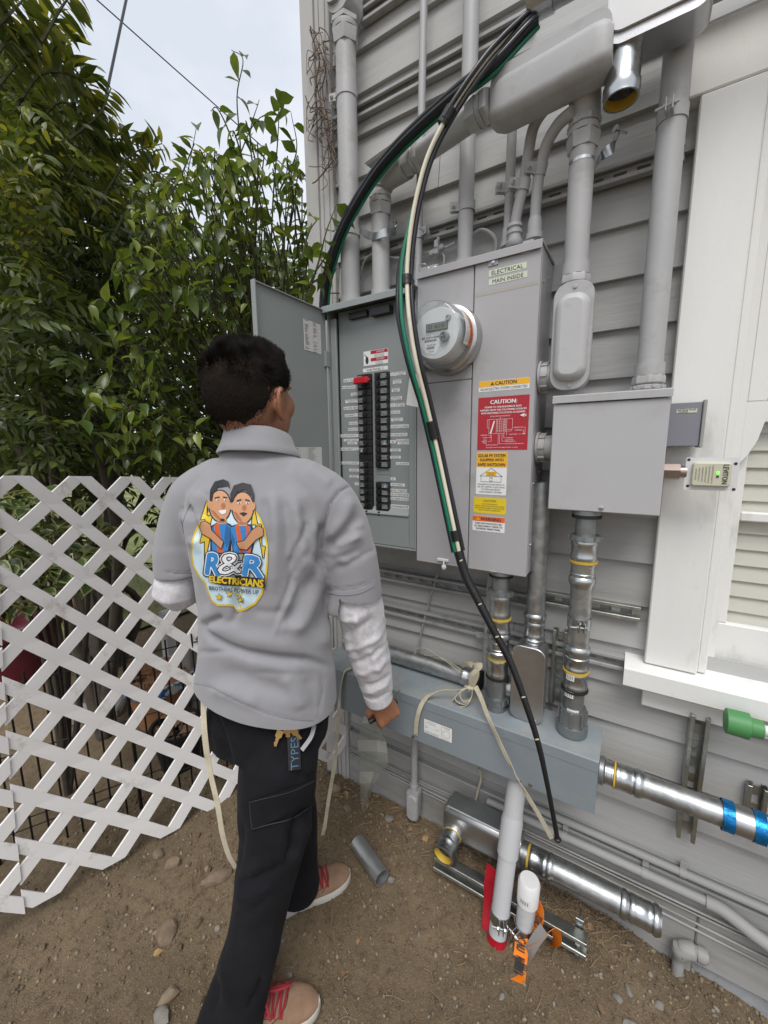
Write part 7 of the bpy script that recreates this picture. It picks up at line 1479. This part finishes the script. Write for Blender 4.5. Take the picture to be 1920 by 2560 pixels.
# letters
R1 = glyphs('R', ((252, 1262), (318, 1258), (312, 1378), (238, 1366))); AM = glyphs('&', ((305, 1262), (440, 1262), (428, 1362), (300, 1372))); R2 = glyphs('R', ((448, 1272), (545, 1280), (535, 1388), (430, 1372)))
press('letter_shadow', fat(R1 + AM + R2, 17, 10), PK); press('letter_border', fat(R1 + AM + R2, 11, 10), PW); press('letter_core', fat(R1, 6, 6), PBL); press('letter_core', fat(R2, 6, 6), PBL); press('ampersand_edge', fat(AM, 6, 8), PK); press('ampersand', AM, PW)
ban = [(255, 1372), (330, 1385), (420, 1378), (545, 1392), (548, 1440), (430, 1430), (330, 1428), (252, 1408)]; press('banner', poly(ban), PK)
press('banner_lettering', fat(glyphs('ELECTRICIANS', ((258, 1378), (540, 1398), (536, 1438), (256, 1408))), 2.2, 4), PY)
press('motto_lettering', fat(glyphs('BROTHERS POWER UP', ((255, 1430), (516, 1452), (512, 1474), (256, 1450))), .8, 4), pm('print_grey', (.07, .09, .12), .6))
def star(cx, cy, r): return [(cx + (r if k % 2 == 0 else r * .42) * math.sin(PI * k / 5), cy - (r if k % 2 == 0 else r * .42) * math.cos(PI * k / 5)) for k in range(10)]
ST_ = [star(308, 1488, 18), star(362, 1472, 18), star(402, 1474, 12), star(420, 1503, 18)]
press('star_outline', [t for s in ST_ for t in poly(grow(s, 1.25))], PK); press('star', [t for s in ST_ for t in poly(s)], PY)

# ================================================================== PLANTS
def leaf_mat(name, col, rough=.32, tr=.42, var=.3, spec=.6):
    m = pm(name, col, rough, 0, var, 9.0, 0, spec=spec); t = m.node_tree; b = t.nodes['Principled BSDF']; o = t.nodes['Material Output']
    tl = t.nodes.new('ShaderNodeBsdfTranslucent'); tl.inputs[0].default_value = (min(1, col[0] * 1.8), min(1, col[1] * 1.7), col[2] * .8, 1); mx_ = t.nodes.new('ShaderNodeMixShader'); mx_.inputs[0].default_value = tr
    t.links.new(b.outputs[0], mx_.inputs[1]); t.links.new(tl.outputs[0], mx_.inputs[2]); t.links.new(mx_.outputs[0], o.inputs['Surface']); return m
FIC = [leaf_mat('ficus_leaf_mid', (.115, .160, .030)), leaf_mat('ficus_leaf_dark', (.068, .108, .024)), leaf_mat('ficus_leaf_light', (.20, .245, .045), tr=.35)]
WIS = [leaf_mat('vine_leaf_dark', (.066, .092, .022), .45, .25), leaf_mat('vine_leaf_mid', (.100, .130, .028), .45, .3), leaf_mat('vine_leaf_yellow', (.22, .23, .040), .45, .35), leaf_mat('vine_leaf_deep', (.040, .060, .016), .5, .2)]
BARK = pm('bark', (.065, .052, .040), .9, var=.3, vs=30, bump=.8, bs=120); TWIG = pm('green_twig', (.07, .075, .03), .7, var=.2)
r5 = random.Random(21)
def leaf_shape(kind, curl, fold):
    """leaf in the XY plane pointing along +X, length 1"""
    if kind == 'ovate': prof = [(0, 0), (.06, .05), (.22, .21), (.42, .25), (.62, .19), (.78, .10), (.90, .035), (1, 0)]
    else: prof = [(0, 0), (.10, .07), (.32, .16), (.55, .17), (.78, .10), (1, 0)]
    vs = []; fs = []; n = len(prof)
    for x, w in prof:
        z = -curl * x * x; vs += [V((x, -w, z + fold * w)), V((x, 0, z)), V((x, w, z + fold * w))]
    for k in range(n - 1):
        a = k * 3; fs += [(a, a + 1, a + 4, a + 3), (a + 1, a + 2, a + 5, a + 4)]
    return vs, fs
LS = [leaf_shape('ovate', c, f) for c, f in ((.15, .35), (.40, .25), (.28, .5), (.55, .4))]; LP = [leaf_shape('lance', c, f) for c, f in ((.1, .3), (.3, .2), (.2, .45))]
LMESH = {}
def leaf_data(si, mi):
    if (si, mi) not in LMESH:
        vs, fs = LS[si]; me = bpy.data.meshes.new('leaf'); me.from_pydata([tuple(v) for v in vs], [], fs); me.materials.append(FIC[mi]); me.shade_smooth(); LMESH[(si, mi)] = me
    return LMESH[(si, mi)]
def orient(d, roll, upv=V((0, 0, 1))):
    d = d.normalized(); n = upv - d * upv.dot(d)
    if n.length < .05: n = V((1, 0, 0)) - d * d.x
    n.normalize(); s = n.cross(d); c, q = math.cos(roll), math.sin(roll); n2 = n * c + s * q; s2 = n2.cross(d); M = Matrix((d, s2, n2)).transposed(); return M
def inside(p, P):
    x, y = p; c = False; n = len(P)
    for i in range(n):
        (x1, y1), (x2, y2) = P[i], P[(i + 1) % n]
        if (y1 > y) != (y2 > y) and x < (x2 - x1) * (y - y1) / (y2 - y1) + x1: c = not c
    return c
K_ = 1920 / 1659
def sample(P, d0, d1, rn=r5):
    xs = [p[0] for p in P]; ys = [p[1] for p in P]
    while True:
        p = (rn.uniform(min(xs), max(xs)), rn.uniform(min(ys), max(ys)))
        if inside(p, P): return dat(p[0] * K_, p[1] * K_, rn.uniform(d0, d1))
def ok(p):      # keep foliage out of the house and off the ground
    if p.x > -1.10 and p.y > 1.215: return False
    if p.z < .05: return False
    return True
leaves = []     # (origin, dir, roll, length, shape, material)
def twig(P, mb, r, kind, step, llo, lhi, droop, mats, out):
    C = catmull(P, 6); L = 0
    mb.tube(C, [r * (1 - .75 * i / (len(C) - 1)) for i in range(len(C))], 5)
    k = 0; acc = 0
    for i in range(1, len(C)):
        acc += (C[i] - C[i - 1]).length
        if acc > step:
            acc = 0; k += 1; d = (C[i] - C[i - 1]).normalized(); a, b, _ = frame(d); an = k * 2.4 + r5.uniform(-.5, .5); ld = (d * .35 + (a * math.cos(an) + b * math.sin(an)) + V((0, 0, -droop * r5.uniform(.4, 1.2)))).normalized()
            if ok(C[i]): out.append((C[i], ld, r5.uniform(-.6, .6), r5.uniform(llo, lhi), r5.randrange(4), r5.choice(mats)))
# ---- glossy ficus by the house corner
fic = thing('ficus_tree', 'glossy leaved ficus beside the house corner', 'tree', (-1.75, 1.75, 0))
mbT = MB(); base = V((-1.78, 1.80, -.05)); fork = [V((-1.74, 1.72, .75)), V((-1.9, 1.6, .9)), V((-1.68, 1.85, 1.0))]
for f in fork: mbT.tube(catmull([base, base.lerp(f, .5) + V((r5.uniform(-.05, .05), r5.uniform(-.05, .05), 0)), f], 5), [.045 - .0018 * i for i in range(11)], 8)
REG = [(225, 1010), (215, 800), (250, 600), (330, 430), (430, 360), (500, 350), (560, 330), (620, 350), (690, 430), (735, 440), (725, 540), (690, 620), (560, 610), (560, 740), (430, 740), (430, 860), (450, 1010)]
mbB = MB()
for k in range(230):
    e = sample(REG, 1.75, 2.55)
    if not ok(e): continue
    f = min(fork, key=lambda q: (q - e).length + r5.uniform(0, .3)); m = f.lerp(e, .55) + V((r5.uniform(-.12, .12), r5.uniform(-.12, .12), r5.uniform(0, .2))); m2 = e + (e - m).normalized() * r5.uniform(.05, .14) + V((0, 0, -r5.uniform(.0, .10)))
    if not (ok(m) and ok(m2)): continue
    twig([f, m, e, m2], mbB, .0055, 'ovate', .026, .045, .078, .70, (0, 0, 1, 1, 2), leaves)
for pts in ([(530, 600), (522, 480), (520, 330), (512, 210), (525, 130), (500, 108)], [(585, 560), (590, 430), (598, 330), (602, 250), (596, 190)], [(470, 560), (480, 440), (520, 330), (555, 260), (610, 235)], [(640, 560), (655, 480), (670, 420), (650, 370)], [(535, 420), (500, 300), (470, 235), (455, 240)], [(600, 420), (640, 330), (628, 240)], [(665, 640), (690, 560), (705, 500), (728, 440)], [(560, 430), (540, 300), (560, 215)], [(620, 520), (632, 430), (622, 350)], [(430, 520), (400, 430), (425, 270)], [(655, 660), (675, 600), (700, 560), (722, 520)], [(660, 620), (690, 600), (712, 570)], [(652, 560), (668, 500), (690, 470)]):
    dd = 1.50 if pts[0][0] >= 650 else 2.05
    twig([dat(x * K_, y * K_, dd + .02 * i) for i, (x, y) in enumerate(pts)], mbB, .004, 'ovate', .030, .055, .085, .75, (0, 1, 1), leaves)
mbT.build('trunk', BARK, fic, 60); mbB.build('branches', TWIG, fic, 60)['kind'] = 'stuff'
def vis_size(l): return l[3] / (l[0] - CAMP).length
leaves.sort(key=vis_size, reverse=True); leaves_f = leaves
for p, d, ro, L, si, mi in leaves_f[:300]:
    o = bpy.data.objects.new('leaf', leaf_data(si, mi)); COL.objects.link(o); o.parent = fic; o.matrix_parent_inverse = Matrix.Translation(-V(fic.location)); M = orient(d, ro).to_4x4() @ Matrix.Scale(L, 4); M.translation = p; o.matrix_basis = M
mb = MB()
for p, d, ro, L, si, mi in leaves_f[300:]:
    M = orient(d, ro); vs, fs = LS[si]; mb.cur = mi; mb.add([p + M @ (v * L) for v in vs], fs)
mb.build('crown', FIC, fic, 60)['kind'] = 'stuff'
# ---- dark climbing vine and hedge mass on the left
def compound(mb, p, d, L, n, mats, upv):
    """pinnate leaf: paired leaflets along a drooping rachis"""
    M = orient(d, r5.uniform(-.7, .7), upv)
    for k in range(n):
        t = .18 + .82 * k / (n - 1); c = p + M @ V((L * t, 0, -L * .28 * t * t))
        for s in (-1, 1) if k < n - 1 else (0,):
            q = M @ V((.55 if s else 1, s * .85, -.25 + r5.uniform(-.2, .2))).normalized(); m2 = orient(q, r5.uniform(-.5, .5), M @ V((0, 0, 1))); vs, fs = LP[r5.randrange(3)]; ll = L * .34 * r5.uniform(.8, 1.1); mb.cur = r5.choice(mats); mb.add([c + m2 @ (v * ll) for v in vs], fs)
def hedge(name, label, loc, REG_, d0, d1, num, L0, L1, mats, trunk, n=6):
    t = thing(name, label, 'tree' if trunk else 'vine', loc); mb = MB(); mw = MB()
    for k in range(num):
        e = sample(REG_, d0, d1)
        if not ok(e): continue
        an = r5.uniform(0, 2 * PI); d = V((math.cos(an), math.sin(an), r5.uniform(-.5, .35))) - view(e) * r5.uniform(0, .5)
        compound(mb, e, d, r5.uniform(L0, L1), n, mats, V((r5.uniform(-.4, .4), r5.uniform(-.4, .4), 1)))
    b = V(loc)
    for k in range(trunk):
        e = sample(REG_, d0 + .2, d1); f = b + V((r5.uniform(-.15, .15), r5.uniform(-.15, .15), r5.uniform(.3, 1.0)))
        mw.tube(catmull([b, f, f.lerp(e, .6) + V((r5.uniform(-.2, .2), r5.uniform(-.2, .2), .15)), e], 5), [.035 * (1 - .055 * i) for i in range(16)], 6)
    if trunk: mw.build('trunk', BARK, t, 60)['kind'] = 'stuff'
    mb.build('crown', WIS, t, 60)['kind'] = 'stuff'; return t
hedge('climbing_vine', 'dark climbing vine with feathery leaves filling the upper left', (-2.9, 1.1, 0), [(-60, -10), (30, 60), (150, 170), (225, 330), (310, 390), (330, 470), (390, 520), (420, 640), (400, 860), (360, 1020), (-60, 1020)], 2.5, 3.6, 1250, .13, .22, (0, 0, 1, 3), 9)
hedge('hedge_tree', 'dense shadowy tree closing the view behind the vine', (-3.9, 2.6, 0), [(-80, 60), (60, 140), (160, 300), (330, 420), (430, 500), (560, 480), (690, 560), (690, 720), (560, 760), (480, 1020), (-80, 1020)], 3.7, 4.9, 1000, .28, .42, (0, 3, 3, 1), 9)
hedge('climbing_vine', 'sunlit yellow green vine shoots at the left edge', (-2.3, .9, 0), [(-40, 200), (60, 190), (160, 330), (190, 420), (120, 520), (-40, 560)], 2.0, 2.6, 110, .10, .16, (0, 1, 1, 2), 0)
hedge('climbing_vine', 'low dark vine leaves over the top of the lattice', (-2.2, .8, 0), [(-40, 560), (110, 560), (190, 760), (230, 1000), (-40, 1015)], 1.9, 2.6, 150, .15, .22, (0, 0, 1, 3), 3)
# arching fronds against the sky
vt = thing('climbing_vine', 'arching leafy shoots of the vine against the sky at the top left', 'vine', (-2.6, 1.0, 0)); mw = MB(); mb = MB(); out = []
for pts in ([(-10, 190), (60, 120), (130, 130), (190, 190), (235, 330)], [(-10, 120), (40, 60), (100, 40), (150, 90)], [(-10, 60), (30, 20), (60, -10)], [(60, 300), (130, 220), (200, 280), (245, 390)], [(120, 420), (180, 330), (250, 300), (330, 330)], [(200, 470), (250, 380), (290, 330), (350, 310)], [(30, 240), (90, 160), (170, 170), (220, 230)], [(240, 520), (290, 420), (330, 370), (380, 400)], [(90, 90), (130, 20), (160, -20)], [(300, 520), (380, 400), (420, 310)], [(150, 300), (215, 245), (240, 190)]):
    C = catmull([dat(x * K_, y * K_, 2.4 + .05 * i) for i, (x, y) in enumerate(pts)], 7); mw.tube(C, [.006 * (1 - .7 * i / len(C)) for i in range(len(C))], 5)
    for i in range(2, len(C)):
        d = (C[i] - C[i - 1]).normalized()
        for s in (-1, 1):
            sv = d.cross(view(C[i])).normalized() * s; ld = (d * .5 + sv + V((0, 0, -.45)) + V((r5.uniform(-.3, .3), r5.uniform(-.3, .3), r5.uniform(-.2, .2)))).normalized(); vs, fs = LP[r5.randrange(3)]; M = orient(ld, r5.uniform(-.8, .8)); L = r5.uniform(.05, .09); mb.cur = r5.choice((0, 1, 1, 2)); mb.add([C[i] + M @ (v * L) for v in vs], fs)
mw.build('stems', TWIG, vt, 60)['kind'] = 'stuff'; mb.build('crown', WIS, vt, 60)['kind'] = 'stuff'
# ---- variegated shrub right behind the lattice
VAR = [leaf_mat('variegated_leaf', (.06, .10, .03), .4, .2), leaf_mat('cream_leaf_edge', (.28, .30, .14), .5, .3)]
vg = thing('variegated_shrub', 'shrub with cream edged leaves seen through the lattice', 'shrub', (-1.95, .55, 0)); mb = MB(); mw = MB()
for k in range(330):
    e = sample([(-30, 1060), (110, 1050), (250, 1110), (260, 1200), (180, 1290), (-30, 1330)], 1.75, 2.1); an = r5.uniform(0, 6.28); d = (V((math.cos(an), math.sin(an), r5.uniform(-.8, .2))) - view(e) * .4).normalized(); M = orient(d, r5.uniform(-.6, .6)); L = r5.uniform(.05, .08); vs, fs = LS[r5.randrange(4)]
    mb.cur = 1; mb.add([e + M @ (V((v.x, v.y * 1.25, v.z)) * L) for v in vs], fs); mb.cur = 0; mb.add([e + M @ (V((v.x * .9 + .04, v.y * .85, v.z + .012)) * L) for v in vs], fs)
for k in range(9): e = sample([(0, 1100), (200, 1100), (200, 1250), (0, 1300)], 1.8, 2.05); mw.tube(catmull([V((-1.95, .55, -.02)), V((-1.95, .55, 0)).lerp(e, .5) + V((.03, .02, .1)), e], 5), [.012 - .0008 * i for i in range(11)], 6)
mw.build('stems', BARK, vg, 60)['kind'] = 'stuff'; mb.build('crown', VAR, vg, 60)['kind'] = 'stuff'
# ---- leafy undergrowth further back, seen through the lattice
hedge('undergrowth_shrub', 'dark undergrowth shrub behind the lattice', (-2.9, 1.2, 0), [(-40, 1000), (430, 1000), (420, 1160), (250, 1230), (-40, 1300)], 2.6, 3.2, 130, .14, .22, (0, 1, 3), 4)
tk = thing('tree_trunk', 'dark slanting tree trunk on the lawn behind the lattice', 'tree', (-3.2, 1.4, 0)); A_ = gat(185 * K_, 1290 * K_, 0); MB().tube(catmull([V((A_.x * .55, A_.y * .55, -.05)), V((A_.x * .54, A_.y * .56 + .05, .6)), V((A_.x * .53, A_.y * .58 + .15, 1.4)), V((A_.x * .52, A_.y * .6 + .2, 2.2))], 5), [.07, .065, .06, .056, .055, .05, .05, .048, .046, .044, .042, .04, .038, .036, .034, .03], 9).build('trunk', BARK, tk, 60)
# ---- lawn, garden pots and clutter behind the lattice
LAWN = pm('dry_lawn', (.13, .15, .045), .95, var=.45, vs=1.6, bump=.8, bs=60, dirt=((.30, .25, .16), .5, .8))
tag(mesh_obj('lawn', [V((-40, -10, .03)), V((-3.3, -10, .03)), V((-3.3, 1.0, .03)), V((-3.0, 30, .03)), V((-40, 30, .03))], [(0, 1, 2, 3, 4)], LAWN, None, 0), kind='structure')
mb = MB()
for k in range(2600):
    x = -3.3 - abs(r5.gauss(0, 2.2)); y = r5.uniform(-.2, 4.5); h = r5.uniform(.03, .08); an = r5.uniform(0, 6.28); w = V((math.cos(an), math.sin(an), 0)) * .006; p = V((x, y, .028)); t_ = p + V((r5.uniform(-.03, .03), r5.uniform(-.03, .03), h)); mb.add([p - w, p + w, t_], [(0, 1, 2)])
tag(mb.build('grass', leaf_mat('grass_blade', (.11, .14, .03), .6, .3), None, 0), 'short green and straw coloured grass behind the lattice', 'grass', kind='stuff')
def pot(name, label, c, r, h, mat, rim, fill, band=None):
    t = thing(name, label, 'pot', c); MB().lathe(c, UP, [(0, r * .72), (h * .1, r * .74), (h * .85, r * .96), (h * .86, r * 1.05), (h, r * 1.06), (h, r * .95), (h * .82, r * .88), (h * .82, .01)], 36).build('pot', mat, t, 50)
    if band: MB().lathe(V(c) + V((0, 0, h * .80)), UP, [(0, r * 1.065), (h * .14, r * 1.075), (h * .2, r * 1.075), (h * .205, r * .99)], 36, False).build('mosaic_rim', band, t, 50)
    if fill:
        mb = MB()
        for k in range(60):
            an = r5.uniform(0, 6.28); q = r * .8 * math.sqrt(r5.random()); p = V(c) + V((math.cos(an) * q, math.sin(an) * q, h * .84 + r5.uniform(0, .03))); M = rotm(r5.uniform(-.6, .6), r5.uniform(-.6, .6), r5.uniform(0, 6)); L = r5.uniform(.03, .07); vs, fs = LS[r5.randrange(4)]; mb.add([p + M @ (v * L) for v in vs], fs)
        mb.build('dry_leaves', fill, t, 60)['kind'] = 'stuff'
    return t
DRYL = pm('dry_leaf', (.20, .115, .06), .8, var=.4, vs=25)
def mosaic():
    m = pm('blue_mosaic', (.35, .33, .28), .3, var=.1, vs=20); t = m.node_tree; n = t.nodes.new; v = n('ShaderNodeTexVoronoi'); v.inputs['Scale'].default_value = 55; g = n('ShaderNodeNewGeometry'); t.links.new(g.outputs['Position'], v.inputs['Vector']); c = n('ShaderNodeValToRGB'); c.color_ramp.interpolation = 'CONSTANT'; e = c.color_ramp.elements; e[0].color = (.03, .08, .22, 1); e[1].position = .35; e[1].color = (.45, .43, .38, 1); x = e.new(.7); x.color = (.08, .20, .38, 1); s_ = n('ShaderNodeSeparateColor'); t.links.new(v.outputs['Color'], s_.inputs[0]); t.links.new(s_.outputs[0], c.inputs[0]); t.links.new(c.outputs[0], t.nodes['Principled BSDF'].inputs['Base Color']); return m
G = lambda x, y, z=0: gat(x, y, z)
pot('planter_pot', 'terracotta bowl with blue mosaic rim full of dry leaves', G(410, 1790), .17, .26, pm('terracotta', (.36, .17, .08), .7, var=.15), None, DRYL, mosaic())
pot('planter_pot', 'large maroon pot behind the lattice at the left', G(60, 1700) * 1.0, .24, .42, pm('maroon_glaze', (.085, .010, .018), .3, var=.2), None, None)
pot('planter_pot', 'black plastic nursery pot low behind the lattice', G(452, 1905), .11, .20, pm('black_pot', (.012, .014, .018), .5), None, DRYL)
pot('planter_pot', 'dark pot with bare soil at the far left behind the lattice', G(-20, 1560), .2, .36, pm('dark_glaze', (.01, .012, .03), .3), None, None)
CONC = pm('rough_concrete', (.24, .235, .22), .95, var=.2, vs=20, bump=.9, bs=90)
for lab_, px, py, w, h in (('rough concrete post beside the mosaic planter', 492, 1760, .05, .42), ('pale timber post leaning behind the pots', 425, 1640, .035, .34)):
    p = G(px, py); mb = MB().box(p.x - w, p.x + w, p.y - w, p.y + w, -.05, h, .008); tag(mb.build('garden_post', CONC if w > .04 else TRIM, None), lab_, 'post')
WOOD = pm('old_timber', (.22, .115, .055), .8, var=.3, vs=10, bump=.5, bs=60, stretch=(.3, 1, 1))
cr_ = thing('wooden_crate', 'low wooden crate of brown slats behind the lattice', 'crate', G(230, 1560))
for k in range(4):
    p = G(235, 1555); MB().box(p.x - .22, p.x + .22, p.y - .20 + .0 * k, p.y - .185, .06 + .09 * k, .13 + .09 * k, .002).build('slat', WOOD, cr_); MB().box(p.x - .22, p.x - .205, p.y - .18, p.y + .2, .06 + .09 * k, .13 + .09 * k, .002).build('slat', WOOD, cr_)
    if k < 3: MB().box(p.x - .20, p.x + .22, p.y - .17 + .12 * k, p.y - .09 + .12 * k, .40, .415, .002).build('slat', WOOD, cr_)
tag(MB().box(-.16, .16, -.07, .07, 0, .05, .01, Matrix.Translation(G(225, 1790)) @ Matrix.Rotation(.9, 4, 'Z')).build('stone_slab', CONC, None), 'flat grey stone slab edging behind the wire fence', 'slab')
# green shade cloth and white post glimpsed through the trees
tag(MB().box(-.02, .02, -1.6, 1.2, 1.28, 1.62, .0, Matrix.Translation(V((-4.9, 1.4, 0))) @ Matrix.Rotation(-.25, 4, 'Z')).build('shade_cloth', pm('green_cloth', (.01, .22, .08), .6), None, 0), 'bright green cloth glimpsed between the trees', 'cloth')
for k, q in enumerate((.1, .9)): tag(MB().box(-4.75 - q * .1, -4.66 - q * .1, .6 + q, .69 + q, -.05, 2.0, .004).build('white_post', TRIM, None), ('nearer' if k == 0 else 'farther') + ' white post behind the hedge', 'post')
# white wall and roof of the next house far behind the foliage
nb_h = thing('neighbour_house', 'pale house with grey roof glimpsed far behind the trees', 'house', (-9, 8, 0)); MB().box(-11, -7, 8.5, 14, 0, 3.0).build('wall', TRIM, nb_h); MB().prism([(-11.4, 2.95), (-6.6, 2.95), (-9, 4.4)], (0, 8.2, 0), EX, EZ, EY, 6).build('roof', CONC, nb_h)
# ---- dry vine on the corner board
dv = thing('dry_vine', 'dead brown vine tendrils clinging to the house corner board', 'vine', (-1.03, 1.22, 2.3)); DVM = pm('dead_vine', (.14, .095, .065), .9, var=.3, vs=40)
def Av(x, y, Y=1.215): return at(760 + x / 2.836, y / 2.836, Y)
for k in range(46):
    y0 = r5.choice((230, 300, 400, 500, 640, 760, 850, 930, 950, 960, 1000)); x = r5.uniform(70, 150) if y0 < 800 else r5.uniform(130, 220); P = [Av(x, y0, 1.222)]; n = r5.randrange(4, 8); yy = y0
    for i in range(n): x += r5.uniform(-55, 55); x = max(20, min(250, x)); yy += r5.uniform(-40, 95) ; P.append(Av(x, yy, 1.222 - r5.uniform(0, .05)))
    MB().tube(catmull(P, 5), r5.uniform(.0007, .0016), 5).build('tendril', DVM, dv, 60)
for pts in ([(40, 210), (70, 300), (110, 420), (90, 560), (110, 700), (150, 900), (170, 1000), (200, 1150), (230, 1300)], [(80, 250), (150, 480), (130, 640), (170, 860), (180, 960)], [(10, 680), (40, 760), (110, 780)], [(240, 1100), (100, 1270), (60, 1300)], [(230, 1900), (160, 2060), (250, 2080)]): MB().tube(catmull([Av(x, y, 1.205) for x, y in pts], 6), .0022, 6).build('stem', DVM, dv, 60)
# ---- overhead lines
for lab_, a, b, r in (('thick black overhead cable dropping behind the vine', (278 * K_, -30, 9), (222 * K_, 240 * K_, 7.5), .016), ('thin overhead wire crossing the sky to the ficus', (195 * K_, -15, 9), (480 * K_, 240 * K_, 9), .008)):
    A_, B_ = dat(*a), dat(*b); d_ = (A_ - B_).normalized(); tag(MB().tube([A_ + d_ * 12, A_, B_, B_ - d_ * 1.2], r, 8).build('overhead_cable', BLKC, None), lab_, 'cable')

# ================================================================== STONES AND DRY LEAVES ON THE DIRT
def rock_mesh(seed, sc):
    rr = random.Random(seed); rr.ax = [V((rr.uniform(-1, 1), rr.uniform(-1, 1), rr.uniform(-.2, 1))) for _ in range(10)]; bm = bmesh.new(); bmesh.ops.create_icosphere(bm, subdivisions=2, radius=1.0)
    for v in bm.verts:
        n_ = v.co.normalized(); k = 1 + .28 * noise.noise(n_ * 1.3 + V((seed, 0, 0))) + .14 * noise.noise(n_ * 3.1 + V((0, seed, 0))) + .05 * noise.noise(n_ * 8 + V((0, 0, seed)))
        for ax_ in [V((rr.uniform(-1, 1), rr.uniform(-1, 1), rr.uniform(-.2, 1))) for _ in range(9)] if not hasattr(rr, 'ax') else rr.ax:
            a = ax_.normalized(); h = v.co.normalized().dot(a)
            if h > .6: k = min(k, .74 / h)
        v.co = V((n_.x * k * sc[0], n_.y * k * sc[1], n_.z * k * sc[2]))
    me = bpy.data.meshes.new('rock'); bm.to_mesh(me); bm.free(); me.shade_smooth(); me.set_sharp_from_angle(angle=math.radians(28)); return me
RKM = [pm('rock_brown', (.17, .125, .085), .95, var=.25, vs=30, bump=.9, bs=150, dirt=((.24, .19, .13), .4, 18)), pm('rock_grey', (.19, .175, .155), .95, var=.25, vs=30, bump=.9, bs=150)]
for q, (lab_, px, py, sc, rz, m_) in enumerate((('small square stone near the lattice foot', 430, 2160, (.030, .026, .020), .4, 0), ('long flat stone beside the right trouser leg', 545, 2195, (.060, .026, .020), 1.0, 0), ('half buried round stone left of the trouser leg', 418, 2330, (.040, .036, .018), .2, 0), ('small stone behind the long flat one', 585, 2150, (.034, .022, .016), .7, 0), ('stone under the lattice edge', 395, 2135, (.026, .020, .014), .1, 0), ('pale chip of stone at the pipe offcut end', 978, 2200, (.016, .013, .012), .6, 1), ('stone at the bottom edge, left of the shoe', 405, 2545, (.026, .020, .016), .3, 1), ('dark stone near the bottom edge', 422, 2490, (.030, .018, .012), 1.1, 0), ('grey stone in the straw by the wall', 975, 2050, (.022, .018, .014), .5, 1), ('pale round stone at the lower right', 1545, 2490, (.013, .012, .009), .2, 1), ('long pale stone at the lower right', 1572, 2470, (.018, .008, .008), 2.0, 1), ('flat pale stone at the lower right edge', 1650, 2495, (.016, .012, .007), .8, 1), ('grey pebble by the bottom right corner', 1580, 2550, (.022, .012, .010), .3, 1), ('pale pebble on the open dirt', 1255, 2490, (.011, .008, .006), 1.2, 1), ('flat stone near the wire fence bottom', 840, 1975, (.030, .022, .02), .4, 0), ('stone beside the hanging plastic sheet', 870, 2020, (.02, .016, .012), .4, 0))):
    p = gat(px, py, 0); p.z = gh(p.x, p.y); me = rock_mesh(q * 3.7 + 1, sc); me.materials.append(RKM[m_]); o = bpy.data.objects.new('rock', me); COL.objects.link(o); o.location = p + V((0, 0, sc[2] * .5)); o.rotation_euler = (0, 0, rz); tag(o, lab_, 'stone', 'loose stones on the dirt')
dl = []
for q in range(3):
    vs, fs = LS[q]; me = bpy.data.meshes.new('dry_leaf'); me.from_pydata([(v.x, v.y * 1.2, v.z * 1.2 + .25 * abs(v.y)) for v in vs], [], fs); me.materials.append(DRYL if q else pm('dry_leaf_pale', (.32, .20, .09), .8, var=.3, vs=30)); me.shade_smooth(); dl.append(me)
for k in range(46):
    if k < 20: x = r5.uniform(-1.0, .1); y = 1.23 - abs(r5.gauss(0, .10))
    else: x = r5.uniform(-1.5, .4); y = r5.uniform(.3, 1.2)
    o = bpy.data.objects.new('dry_leaf', dl[k % 3]); COL.objects.link(o); o.location = (x, y, gh(x, y) + .005); o.rotation_euler = (r5.uniform(-.3, .3), r5.uniform(-.3, .3), r5.uniform(0, 6)); o.scale = [r5.uniform(.018, .038)] * 3; tag(o, 'small curled brown dry leaf lying on the dirt', 'dry leaf', 'dry leaves scattered on the dirt')
